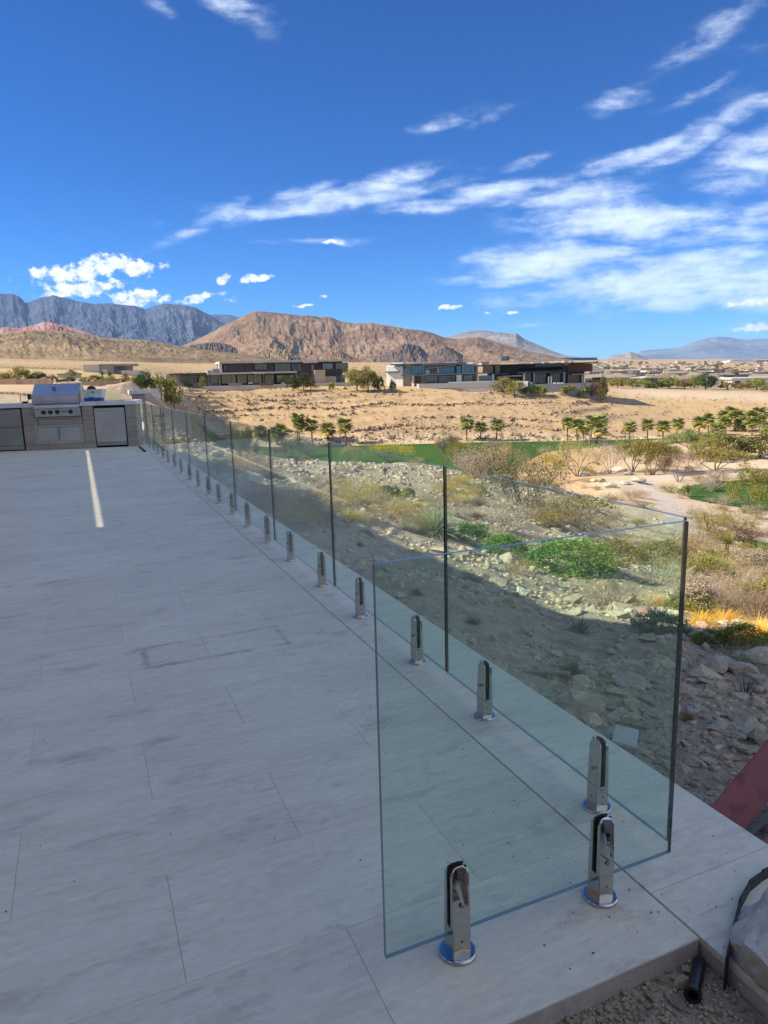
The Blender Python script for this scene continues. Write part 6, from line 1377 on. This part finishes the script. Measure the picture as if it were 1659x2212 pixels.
 ('tree', 'desert_tree', 604, 652, 955, 996, (.13, .13, .08), 'low grey green tree on the brow left of the yellow green bush', 'tree', None), ('airy', SH, 640, 690, 952, 992, (.16, .16, .10), 'grey shrub on the brow against the fairway', SH, None),
 ('bare', 'desert_tree', 1010, 1062, 980, 1040, (.28, .25, .12), 'tan leafless shrub tree left of the tall dark tree', 'tree', None), ('bare', 'desert_tree', 1046, 1100, 958, 1030, (.20, .18, .13), 'grey leafless tree against the end of the fairway', 'tree', None), ('grass', 'grass_tuft', 1000, 1050, 1000, 1040, STR, 'straw coloured grass on the brow left of the tall dark tree', 'grass', None), ('grass', 'grass_tuft', 1120, 1190, 1010, 1060, STR, 'straw coloured grass right of the tall dark tree', 'grass', None),
 ('leafy', SH, 936, 958, 953, 962, (.42, .27, .02), 'bright yellow flowering bush at the far edge of the fairway', SH, None), ('airy', SH, 700, 760, 1075, 1115, (.16, .17, .09), 'grey green shrub on the sunlit rubble left of the tan twiggy shrub', SH, GRY), ('airy', SH, 640, 672, 1040, 1074, (.17, .17, .11), 'pale grey green shrub seen through the third panel', SH, GRY), ('airy', SH, 724, 758, 1030, 1056, OLG, 'low olive shrub on the rubble near the second joint', SH, GRY),
 ('airy', SH, 920, 962, 1060, 1104, OLG, 'olive shrub behind the spiky sotol', SH, GRY), ('airy', SH, 1070, 1110, 1150, 1190, (.13, .17, .05), 'light green sprig bush between the second and third bright green bushes', SH, None)]
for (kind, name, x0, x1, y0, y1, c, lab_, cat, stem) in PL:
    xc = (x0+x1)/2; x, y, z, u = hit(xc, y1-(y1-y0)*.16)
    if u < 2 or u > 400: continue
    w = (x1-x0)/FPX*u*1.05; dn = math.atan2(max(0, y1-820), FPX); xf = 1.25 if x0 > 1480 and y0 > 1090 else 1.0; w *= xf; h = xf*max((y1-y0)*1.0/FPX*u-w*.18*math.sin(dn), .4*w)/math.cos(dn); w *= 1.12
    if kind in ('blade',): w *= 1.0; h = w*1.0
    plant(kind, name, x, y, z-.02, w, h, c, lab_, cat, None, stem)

# palms: straight trunk with a skirt and stiff fan fronds
def palm_parts():
    r_ = np.random.default_rng(5)
    fr = []
    for v in range(3):
        n = 15; P = []; a = np.linspace(-1.15, 1.15, n); d = np.stack([np.cos(a), np.sin(a), np.zeros(n)], 1); b = np.tile([.40, 0, 0], (n, 1)); 
        V, F, T = blades(r_, b, unit(d+[.35, 0, 0]), .62+.08*r_.random(n), .15, .22, 2); st = blades(r_, np.zeros((1, 3)), np.array([[1.0, 0, 0]]), .45, .05, 0, 1); J = join([(V, F, T*.8), st]); J[0][:, 2] -= .12*J[0][:, 0]**2
        fr.append(lmesh('frond', J))
    mb = MB(); prof = [(.36, -.3), (.30, .1), (.22, .5), (.20, 1)]; mb.lathe((0, 0, 0), prof, 10); tk = mb.mesh('trunk', M_bark, smooth=True)
    n = 160; a = r_.random(n)*6.28; b = np.stack([.12*np.cos(a), .12*np.sin(a), .35*r_.random(n)-.1], 1); d = unit(np.stack([np.cos(a)*.5, np.sin(a)*.5, -np.ones(n)], 1)); sk = lmesh('skirt', blades(r_, b, d, .5+.3*r_.random(n), .07, .1, 1))
    return fr, tk, sk
PF = palm_parts()
def palm(px, top, base, label, group, sc=1.0, yel=0.0, bx=None):
    x, y, z, u = hit(px, base); k = u/FPX; Hh = (base-top)*k*1.03; R = 17*k*sc; ht = Hh-R*.75; rr = random.Random(int(px*7+top))
    r = root('palm_tree', (x, y, z), label, 'palm tree', group, rr.uniform(0, 6)); r.rotation_euler = (rr.uniform(-.06, .06), rr.uniform(-.06, .06), rr.uniform(0, 6)); R *= rr.uniform(.88, 1.12)
    t = link('trunk', PF[1], r); t.scale = (R*.34, R*.34, ht)
    s = link('skirt', PF[2], r, (0, 0, ht-.05*R)); s.scale = (R*.8, R*.8, R*.75); s.color = (.20, .14, .075, 1)
    nf = 30
    for i in range(nf):
        el = 1.35-2.0*((i+.5)/nf)**.85; az_ = i*2.399+rr.uniform(-.2, .2); o = link('frond', PF[0][i % 3], r, (0, 0, ht)); f = R*rr.uniform(.88, 1.08); o.scale = (f, f, f)
        o.rotation_euler = (rr.uniform(-.3, .3), -el, az_); g = rr.uniform(.8, 1.2); low = el < -.15
        c = (.19*g, .21*g, .055*g) if not low or rr.random() > .45+yel else (.42*g, .33*g, .08*g)
        if el > .6: c = (.16*g, .20*g, .05*g)
        o.color = (*c, 1)
    return r
PA = [(563, 922, 947), (599, 926, 960), (610, 918, 962), (643, 896, 963), (648, 905, 964), (675, 908, 963), (708, 917, 951), (748, 907, 958), (1008, 905, 952), (1038, 912, 952), (1072, 908, 952), (1225, 903, 953), (1246, 906, 957), (1260, 911, 949), (1274, 901, 965), (1299, 898, 945),
      (1294, 917, 968), (1359, 912, 962), (1399, 907, 960), (1432, 911, 956), (1461, 905, 949), (1509, 902, 941), (1529, 896, 943), (1548, 916, 949), (1566, 903, 947), (1562, 889, 932), (1579, 880, 916), (1592, 888, 918), (1598, 905, 931), (1616, 891, 933), (1641, 882, 925), (1640, 898, 935), (1655, 911, 948), (1624, 903, 940)]
for i, (px, top, base) in enumerate(PA):
    if i < 8: g, n0, nm, tot = 'palms at the left beyond the fairway', 0, 'left cluster behind the glass top', 8
    elif i < 11: g, n0, nm, tot = 'three palms in the middle', 8, 'middle trio below the white house', 3
    elif i < 21: g, n0, nm, tot = 'palms below the dark house', 11, 'row below the dirt flat', 10
    else: g, n0, nm, tot = 'palms at the right', 21, 'grove at the right edge', 13
    palm(px, top, base, f'{ordw[i-n0]} fan palm from the left in the {nm}', g, 1.0, .35 if px in (1548, 1509, 563, 1640) else 0)

# trees around the houses
rt_ = random.Random(11)
HT = [(770, 832, 50, 52, OLG, 'dense', 'tall olive tree in the gap between the two big houses, left half'), (795, 832, 44, 54, OLV, 'dense', 'tall olive tree in the gap between the two big houses, right half'), (822, 832, 18, 28, G_dk, 'dense', 'dark small tree left of the white house'),
      (848, 830, 14, 20, G_dk, 'dense', 'small dark conical shrub before the white house end'), (632, 832, 34, 26, G_dk, 'dense', 'dark shrub before the middle of the flat roofed house'), (655, 830, 36, 34, (.05, .06, .025), 'dense', 'dark tree left of the stone tower'), (670, 832, 26, 26, OLV, 'dense', 'small olive tree touching the stone tower'),
      (716, 830, 14, 14, YGR, 'far', 'pale agave like shrub by the stone wall'), (1085, 834, 50, 28, (.17, .16, .06), 'dense', 'yellow green hedge right of the white house'), (1112, 842, 44, 32, OLG, 'dense', 'tan green shrub below the bronze house'), (1148, 843, 40, 18, G_dk, 'dense', 'dark green shrub before the bronze house'), (1165, 842, 34, 16, YGR, 'dense', 'yellow green shrub before the bronze house'),
      (1298, 832, 32, 36, (.13, .11, .035), 'dense', 'brownish round tree right of the bronze house'), (1282, 832, 20, 20, MAR, 'dense', 'dark maroon tree at the corner of the bronze house'), (1262, 831, 26, 7, (.1,.15,.03), 'far', 'clipped green bush before the bronze house'), (1225, 831, 30, 5, OLG, 'far', 'low green hedge before the bronze house'),
      (1334, 838, 38, 30, OLG, 'dense', 'grey green tree at the corner of the dirt flat'), (1366, 838, 34, 24, (.14, .15, .05), 'dense', 'light green tree left of centre on the flat edge'), (1392, 838, 36, 26, YGR, 'dense', 'bright yellow green tree on the flat edge'), (1420, 840, 24, 22, G_dk, 'dense', 'dark tree between yellow green ones on the flat edge'),
      (1446, 840, 50, 34, YGR, 'dense', 'wide yellow green palo verde on the flat edge'), (1478, 840, 36, 26, (.17, .13, .10), 'dense', 'purplish brown tree right of the wide palo verde'), (1524, 842, 50, 46, G_dk, 'dense', 'tallest dark green round tree on the flat edge'), (1500, 838, 36, 34, YGR, 'dense', 'yellow green tree left of the tallest dark one'),
      (1572, 842, 40, 24, (.20, .16, .04), 'dense', 'mustard green tree right of the tallest dark one'), (1606, 842, 34, 20, (.20, .16, .04), 'dense', 'low mustard green tree near the right edge'), (1634, 842, 50, 32, YGR, 'dense', 'large yellow green tree near the right edge'), (1660, 846, 40, 18, OLV, 'dense', 'low olive tree cut by the right edge'),
      (45, 822, 50, 40, OLG, 'dense', 'tall grey green tree at the far left behind the block wall'), (8, 824, 40, 26, OLG, 'dense', 'low green tree cut by the left edge'), (82, 822, 40, 28, G_dk, 'dense', 'green tree left of the carport house'), (112, 822, 30, 18, (.14, .13, .08), 'dense', 'thin brown green tree left of the carport house'), (155, 806, 18, 14, OLG, 'dense', 'small tree beside the carport house'),
      (146, 823, 36, 13, G_dk, 'dense', 'rounded dark shrub behind the grill'), (180, 823, 20, 12, YGR, 'dense', 'small yellow green shrub behind the grill'), (206, 822, 40, 18, (.13, .14, .04), 'dense', 'green hedge shrub below the cream house, first from the left'), (236, 822, 38, 18, YGR, 'dense', 'green hedge shrub below the cream house, second from the left'),
      (268, 822, 40, 16, (.15, .13, .05), 'dense', 'green hedge shrub below the cream house, third from the left'), (296, 824, 40, 20, OLG, 'dense', 'green hedge shrub below the cream house, fourth from the left'), (314, 822, 44, 36, G_dk, 'dense', 'tall dark green tree right of the cream house'), (345, 824, 40, 32, OLG, 'dense', 'olive tree above the dirt pile, right one'), (372, 824, 40, 28, OLG, 'dense', 'olive tree at the left end of the flat roofed house'), (404, 832, 26, 14, G_dk, 'dense', 'low dark bush before the end wing of the flat roofed house'), (438, 826, 22, 20, OLV, 'dense', 'small olive bush by the terrace of the flat roofed house')]
for (px, base, w, h, c, kind, lab_) in HT:
    base2 = base; x, y, z, u = hit(px, base2)
    tu = {True: 126, False: u}[px < 400 and base >= 820]
    if px < 400:
        tu = 124 if base >= 820 else 208; q = plan2(px, tu); x, y = q; z = tz(x, y); u = tu
    elif px < 1320:
        tu = 243 if base < 838 else 238; 
        q = plan2(px, tu); x, y = q; z = tz(x, y); u = tu
    zt_ = H + 0; k = u/FPX; p_top = pt(px, base-h, u)[2]; hh = max(p_top-z, h*k*.8)*1.1
    plant(kind, 'tree' if h > 15 else SH, x, y, z, w*k*1.1, hh, c, lab_, 'tree' if h > 15 else SH)
for i, (px, base, hh) in enumerate([(222, 806, 12), (238, 806, 13), (272, 806, 14), (301, 806, 12)]):
    q = plan2(px, 206); z = tz(*q); k = 206/FPX; plant('yucca', 'palm_shrub', q[0], q[1], z, 15*k*1.6, 15*k*1.5, (.09, .11, .05), f'low dark fan palm before the cream house, {ordw[i]} from the left', 'palm')
bc = 0
for i in range(420):
    px = rt_.uniform(1275, 1690); py = rt_.choice([781, 783, 785, 787, 789, 791, 794, 797, 800, 803, 807, 811, 816, 821, 827, 833])+rt_.uniform(-1.5, 1.5)
    if py > 806 and px < 1300: continue
    x, y, z, u = hit(px, py)
    if u > 9000: continue
    bc += 1
    if bc > 215: break
    s_ = rt_.uniform(4, 8.5)*(1.3 if py < 795 else 1); c = rt_.choice([OLG, OLV, YGR, G_dk, (.13, .14, .05), (.16, .12, .08)])
    band = 'far' if py < 792 else ('middle' if py < 806 else 'near')
    plant('far', 'tree', x, y, z, s_*rt_.uniform(1, 1.6), s_*.85, c, f"{ {'far': 'tiny rounded tree in the farthest rows', 'middle': 'rounded tree in the middle rows', 'near': 'rounded tree in the nearer rows'}[band]} of the suburb, {sector(px)}", 'tree', f'trees in the {band} rows of the suburb')
# creosote and bursage scattered over valley floor and opposite slope
rz_ = random.Random(21); n_ind = 0; stuffP = []
def cname(c): return {OLG: 'olive green', GRY: 'grey', OLV: 'dark olive', YGR: 'yellow green', YEL: 'yellow', BRN: 'brown', SIL: 'silvery', TAN: 'tan', STR: 'straw'}.get(c, 'tan grey')
def psec(px): return ['below the left lot', 'below the flat roofed house', 'below the gap between houses', 'below the white house', 'below the bronze house', 'below the suburb', 'near the right edge'][0 if px < 460 else 1 if px < 740 else 2 if px < 830 else 3 if px < 1045 else 4 if px < 1275 else 5 if px < 1500 else 6]
def scat(n, fn, minw, maxw, cols, label, group, kinds=('airy', 'twig', 'scrub'), name='shrub', cat='shrub', hr=.6):
    global n_ind
    c_ = 0; tries = 0
    while c_ < n and tries < n*12:
        tries += 1; px, py = fn(); x, y, z, u = hit(px, py)
        if u > 420 or u < 3: continue
        if float(dist_path(np.array([x]), np.array([y]))[0]) < 2.2 or bool(m_fair(np.array([x]), np.array([y]))[0]): continue
        w = min(rz_.uniform(minw, maxw), .075*u+.1*rz_.random()); plant(rz_.choice(kinds), name, x, y, z, w, w*hr*rz_.uniform(.8, 1.2), cc := rz_.choice(cols), f'{cname(cc)} {label}, {psec(px)}', cat, group, TW); c_ += 1; n_ind += 1
scat(22, lambda: (rz_.uniform(1000, 1220), rz_.uniform(985, 1040)), 1.2, 2.6, [OLG, GRY, YEL, TAN, OLV], 'tall dry bush on the brow before the fairway', 'tall bushes on the brow', ('airy', 'bare'), hr=.9)
scat(44, lambda: (rz_.uniform(1190, 1659), rz_.uniform(1000, 1110)), 1.0, 2.4, [OLG, GRY, (.2, .17, .1), OLV], 'dry shrub on the sandy valley floor', 'small shrubs on the valley floor')
scat(50, lambda: (rz_.uniform(1480, 1659), rz_.uniform(1100, 1330)), .7, 1.6, [OLG, GRY, OLV, YGR], 'shrub right of the glass corner', 'small shrubs right of the glass corner', ('airy', 'twig', 'leafy'))
scat(84, lambda: (rz_.uniform(480, 1330), rz_.uniform(1000, 1150)), .4, 1.2, [OLG, GRY, (.22, .2, .13), SIL, BRN, TAN, YEL], 'dry shrub on the rubble slope behind the glass', 'small shrubs on the rubble slope', ('airy', 'twig', 'grass'))
scat(26, lambda: (rz_.uniform(560, 1240), rz_.uniform(942, 958)), 1.0, 2.4, [OLG, GRY, YEL, OLV], 'low shrub on the far fairway edge', 'shrubs along the far fairway edge', ('scrub',))
scat(24, lambda: (rz_.uniform(1240, 1659), rz_.uniform(930, 968)), 1.4, 3.2, [OLG, GRY, BRN, OLV], 'low shrub near the right hand palms', 'shrubs around the right hand palms', ('scrub',))
scat(20, lambda: (rz_.uniform(880, 1300), rz_.uniform(833, 846)), .9, 2.2, [OLG, (.22, .2, .12), YGR], 'shrub on the crest below the big houses', 'shrubs on the crest below the houses', ('scrub',))
scat(16, lambda: (rz_.uniform(440, 880), rz_.uniform(831, 842)), .7, 1.8, [OLG, (.22, .2, .12), YGR], 'small shrub on the house crest', 'shrubs before the flat roofed house', ('scrub',))
# ---------------------------------------------------------------- loose rock and scrub
RM = [rock_mesh('rock', 11+i % 4, 40+i, .45+.12*(i % 3), M_rock) for i in range(14)]
RA = []
for me in RM:
    v = np.empty(len(me.vertices)*3, np.float32); me.vertices.foreach_get('co', v); f = np.array([p.vertices[:] for p in me.polygons]); RA.append((v.reshape(-1, 3).astype(np.float64), f))
def scatter_np(name, X, Y, Z, Sz, mat, label, seed, sink=.25, kind='stuff', meshes=None, tone=True):
    r_ = np.random.default_rng(seed); V = []; F = []; T = []; o = 0; AA = meshes or RA
    for k, (v, f) in enumerate(AA):
        m = np.nonzero((np.arange(len(X)) % len(AA)) == k)[0]
        if len(m) == 0: continue
        a = r_.random(len(m))*6.283; ca, sa = np.cos(a), np.sin(a); tilt = r_.normal(size=len(m))*.25
        q = v[None]*Sz[m][:, None, None]; z2 = q[..., 2]*np.cos(tilt)[:, None]+q[..., 0]*np.sin(tilt)[:, None]; x2 = q[..., 0]*np.cos(tilt)[:, None]-q[..., 2]*np.sin(tilt)[:, None]
        P = np.stack([X[m][:, None]+x2*ca[:, None]-q[..., 1]*sa[:, None], Y[m][:, None]+x2*sa[:, None]+q[..., 1]*ca[:, None], Z[m][:, None]+z2+(.25-sink)*Sz[m][:, None]*.8], -1)
        n = v.shape[0]; V.append(P.reshape(-1, 3)); F.append((f[None]+(np.arange(len(m))*n)[:, None, None]).reshape(-1, 3)+o); T.append(np.repeat(r_.random(len(m)), n)); o += n*len(m)
    me = mesh_np(name, np.concatenate(V), np.concatenate(F), mat, False, {'tone': np.concatenate(T)}); ob = link(name, me); tag(ob, label, None, None, kind); return ob
# slope below the terrace: sample over depth and side so the cover looks even
r_ = np.random.default_rng(77)
def sample_slope(n, u0, u1, p=1.0):
    u = u0*(u1/u0)**(r_.random(n)**p); s = np.tan(r_.uniform(-.42, .62, n)); X = fw[0]*u+rt[0]*s*u; Y = fw[1]*u+rt[1]*s*u
    ok = (X > 1.97) & (Y > -.5) & ~m_fair(X, Y) & (dist_path(X, Y) > 1.6)
    c = pxcol(X, Y); ok &= ~((c > 1330) & (u > 16) & (r_.random(n) < .8))
    cl = fbm(X*.8, Y*.8, 3); ok &= r_.random(n) < np.clip(.58+1.2*cl, .12, 1)
    return X[ok], Y[ok], u[ok]
X, Y, U = sample_slope(34000, 2.3, 58)
Sz = (.022+.0046*U)*np.exp(r_.normal(size=len(X))*.66); Sz = np.clip(Sz, .018, .6)
Z = terrain_z(X, Y); app = Sz/U; order = np.argsort(-app)
def in_view(x, y, z):
    q = MW.T@(np.array([x, y, z])-[0, 0, H]); 
    if q[2] > -.5: return False
    px, py = CX-FPX*q[0]/q[2], CY+FPX*q[1]/q[2]; return -10 < px < 1669 and 850 < py < 2220
ind = []; rest_m = np.ones(len(X), bool)
for i in order:
    if len(ind) >= 268: break
    if in_view(X[i], Y[i], Z[i]): ind.append(i); rest_m[i] = False
rr_ = random.Random(3)
for i in ind:
    x, y, z, s_ = X[i], Y[i], Z[i], Sz[i]; u = U[i]; c = float(pxcol(x, y))
    o = link('rock', RM[i % 14], None, (x, y, z+.03*s_)); s_ *= 1.15; o.scale = (s_, s_, s_*rr_.uniform(.7, 1)); o.rotation_euler = (rr_.uniform(-.25, .25), rr_.uniform(-.25, .25), rr_.uniform(0, 6.28))
    lit = (u*fw[0]+0 > 0) and (x-z*-1.2 > 4.6)
    zone = 'by the coping' if u < 4.2 else ('low on the slope' if u < 6.5 else ('halfway up the rubble' if u < 11 else 'far up the rubble'))
    ph_ = math.atan2(x-GX, y)  # which pane it shows through
    q_ = MW.T@(np.array([x, y, z])-[0, 0, H]); px_ = CX-FPX*q_[0]/q_[2]
    side_ = 'right of the glass corner' if px_ > 1490 else ('behind the short return pane' if px_ > 1230 else ('behind the first fence panel' if px_ > 968 else ('behind the second fence panel' if px_ > 722 else 'behind the farther fence panels')))
    if px_ > 1490: side_ += ', close to it' if px_ < 1575 else ', towards the picture edge'
    size_ = 'large' if s_/u > .034 else ('medium' if s_/u > .026 else 'small')
    tag(o, f'{size_} limestone rock {zone}, {side_}', 'rock', f'{size_} rocks {zone} {side_}')
scatter_np('rubble', X[rest_m], Y[rest_m], Z[rest_m], Sz[rest_m], M_rock, 'loose limestone rubble covering the slope below the terrace', 5)
# finer chips on the nearest ground
n = 9000; u = 2.2*(9/2.2)**r_.random(n); s = np.tan(r_.uniform(-.2, .62, n)); X = fw[0]*u+rt[0]*s*u; Y = fw[1]*u+rt[1]*s*u; ok = (X > 1.93) & (Y > .2); X, Y, u = X[ok], Y[ok], u[ok]
scatter_np('stone_chips', X, Y, terrain_z(X, Y), .008+.0030*u*r_.random(len(u)), M_rock, 'small stone chips between the rocks next to the coping', 6)
# gravel at the bottom right corner
n = 8500; X = r_.uniform(.55, 1.42, n); Y = r_.uniform(.72, 1.19, n); Sg = .006+.020*r_.random(n)**2.8; ok = (X < 1.395)
Zg = np.full(n, -.068); scatter_np('gravel', X[ok], Y[ok], Zg[ok]+.012*r_.random(ok.sum()), Sg[ok], M_rock, 'coarse brown gravel beside the end of the terrace', 7)
gset = [(1.29, 1.135, .085, 'flat rock lying against the terrace end above the pipe'), (1.235, 1.10, .06, 'brown flat stone in the gravel under the terrace end'), (1.335, 1.16, .05, 'small rock in the corner of coping and terrace'), (1.19, 1.14, .045, 'small rounded stone at the terrace end, left of the pipe'), (1.30, .97, .035, 'rounded pebble right of the pipe')]
for i, (x, y, s_, lab_) in enumerate(gset):
    o = link('rock', RM[(i*3) % 14], None, (x, y, -.058+s_*.12)); o.scale = (s_, s_, s_*.8); o.rotation_euler = (0, 0, i*1.3); tag(o, lab_, 'rock')
gm = simple('gravelly dirt', (.42, .34, .25), 1, bumpscale=60, bs=.6); mb = MB(); mb.box(-1.2, XS-.002, .2, 1.1845, -.24, -.062); gb = mb.mesh('gravel_bed', gm); ob = link('gravel_bed', gb); tag(ob, 'gravelly dirt bed below the end of the terrace', None, kind='structure')
# singular stones
def put(px, py, size, seed, label, mat, flat=.6, cat='rock'):
    x, y, z, u = hit(px, py); return boulder('rock', (x, y, z+size*.12), (size, size*.8, size*flat), seed, label, cat, mat, rz=seed)
put(544, 1042, .55, 3, 'whitish green rounded boulder seen through the fifth panel', M_boul)
put(1392, 1328, .27, 8, 'reddish brown rock in the sunlit row of stones at the shadow edge', M_red)
put(1418, 1343, .26, 9, 'pale cream rock right of the reddish one', M_boul); put(1365, 1330, .22, 10, 'grey rock left of the reddish one', M_boul)
put(1125, 1285, .24, 12, 'pale rock below the small agave on the sunlit rubble', M_boul); put(1275, 1620-60, .2, 14, 'flat greenish rock in the shade above the square block', M_boul, .4)
for i, (px, py, s_) in enumerate([(1500, 1378, .16), (1516, 1372, .14), (1534, 1380, .15), (1552, 1384, .13), (1478, 1362, .16), (1640, 1424, .3), (1655, 1400, .26), (1600, 1420, .18), (1542, 1448, .26), (1570, 1440, .2)]):
    put(px, py, s_, 20+i, ['first', 'second', 'third', 'fourth'][i]+' pale stone from the left in the row under the yellow green bush' if i < 4 else ['pale stone touching the glass corner edge', 'large sunlit stone at the right edge below the golden grass', 'upper sunlit stone at the right edge', 'pale stone under the flowering shrub', 'wide grey rock in the shade below the row of pale stones', 'smaller grey rock right of the wide one'][i-4], M_boul)
x, y, z, u = hit(1348, 1612); 
mb = MB(); mb.box(-.085, .085, -.06, .06, -.03, .045); ob = link('stone_block', mb.mesh('stone_block', M_boul, bevel=.006), None, (x, y, z+.02)); ob.rotation_euler = (.12, -.1, .75); tag(ob, 'square cut stone block lying in the rubble behind the corner panel', 'stone block')
x, y, z, u = hit(1170, 1462); mb = MB(); mb.box(-.19, .19, -.018, .018, -.005, .012); ob = link('wood_stake', mb.mesh('wood_stake', simple('weathered wood', (.30, .22, .14), .8, bumpscale=20)), None, (x, y, z+.03)); ob.rotation_euler = (0, .05, -.45); tag(ob, 'short weathered wood board lying in the rubble beside the coping', 'board')
# opposite slope: broken ledges
n = 46000; u = r_.uniform(184, 250, n); s = np.tan(r_.uniform(-.36, .36, n)); X = fw[0]*u+rt[0]*s*u; Y = fw[1]*u+rt[1]*s*u; c = pxcol(X, Y)
Zb = base_z(X, Y); q = Zb/1.7+1.3*fbm(X*.02, Y*.02, 4); fr = q-np.floor(q); lv = np.floor(q); act = np.clip(fbm(X*.02+lv*7, Y*.02, 3)*1.6+.35, 0, 1)
pr = .02+1.0*np.exp(-((fr-.42)/.085)**2)*act+.26*sstep(.1, .5, fbm(X*.035+5, Y*.035, 3)); pr *= np.where(u > 238, .15, 1)*np.where(c > 1330, .25, 1)*sstep(395, 440, c)
ok = r_.random(n) < pr; X, Y, u = X[ok], Y[ok], u[ok]; Ss = np.clip((.5+.3*np.exp(-((fr[ok]-.42)/.085)**2))*np.exp(r_.normal(size=len(u))*.5), .2, 2.1)
scatter_np('slope_rocks', X, Y, terrain_z(X, Y), Ss, M_orock, 'broken tan rocks forming ledges on the opposite slope', 9, .15)
n = 1500; px = r_.uniform(400, 1700, n); uu = r_.uniform(184, 285, n); s = np.tan(r_.uniform(-.36, .55, n)); X = fw[0]*uu+rt[0]*s*uu; Y = fw[1]*uu+rt[1]*s*uu; c = pxcol(X, Y); ok = (c > 400) & (uu < np.where(c > 1330, 285, 246))
X, Y = X[ok], Y[ok]; sv = []
for k in range(4):
    me = veg('scrub', k)[0][1]; v = np.empty(len(me.vertices)*3, np.float32); me.vertices.foreach_get('co', v); f = np.array([p.vertices[:] for p in me.polygons]); sv.append((v.reshape(-1, 3).astype(float)*[1, 1, .6], np.concatenate([f[:, [0, 1, 2]], f[:, [0, 2, 3]]])[::2]))
ob = scatter_np('scrub', X, Y, terrain_z(X, Y), .5+.9*r_.random(len(X))**2, M_leaf, 'tiny scrub dots scattered over the opposite slope', 12, .25, meshes=sv); ob.color = (.17, .155, .085, 1)
# white boulders along the far fairway edge
n = 1500; u = r_.uniform(184, 192, n); s = np.tan(r_.uniform(-.33, .42, n)); X = fw[0]*u+rt[0]*s*u; Y = fw[1]*u+rt[1]*s*u
scatter_np('bank_stones', X, Y, terrain_z(X, Y), .3+.7*r_.random(n)**2, M_boul, 'pale stones lining the far edge of the fairway', 10, .2)
# rocks in the valley beside the path
for i, (px, py, s_) in enumerate([(1262, 1028, 2.6), (1300, 1022, 2.2), (1338, 1018, 3.0), (1356, 1026, 2.0), (1378, 1042, 3.0), (1318, 1054, 2.6), (1350, 1046, 1.6), (1284, 1040, 1.5)]):
    put(px, py, s_, 60+i, f'pale flat boulder on the sandy floor left of the path bend, {ordw[i]} of the group', M_boul, .35, 'boulder')['group'] = 'boulders left of the path bend'
# far plain scrub
n = 7000; u = 330*(2300/330)**r_.random(n); s = np.tan(r_.uniform(-.52, .3, n)); X = fw[0]*u+rt[0]*s*u; Y = fw[1]*u+rt[1]*s*u
ob = scatter_np('desert_scrub', X, Y, terrain_z(X, Y), 1.2+2.2*r_.random(n), M_leaf, 'desert scrub dotting the plain below the mountains', 13, .25, meshes=[(sv[0][0], sv[0][1][::5]), (sv[1][0], sv[1][1][::5])]); ob.color = (.15, .145, .075, 1)
# crumbs, leaves and dust on the tiles
n = 900; X = r_.uniform(-1.2, 1.38, n); Y = 1.25+7.5*r_.random(n)**1.5; Sz_ = .0022+.0065*r_.random(n)**4
k2 = r_.random(n) < .45; X[k2] = 1.0+.38*r_.random(k2.sum()); ok = (X > -.19*Y-.3)
ob = scatter_np('debris', X[ok], Y[ok], np.full(ok.sum(), .001), Sz_[ok], simple('dark crumbs', (.07, .05, .04), .9), 'tiny dark crumbs and leaf bits on the tiles', 14, .1)
n = 200; X = r_.uniform(1.42, 1.89, n); Y = .6+1.3*r_.random(n); scatter_np('debris', X, Y, np.full(n, .001), .0018+.005*r_.random(n)**3, simple('brown crumbs', (.15, .10, .07), .9), 'brown crumbs on the coping near the boulder', 15, .1)
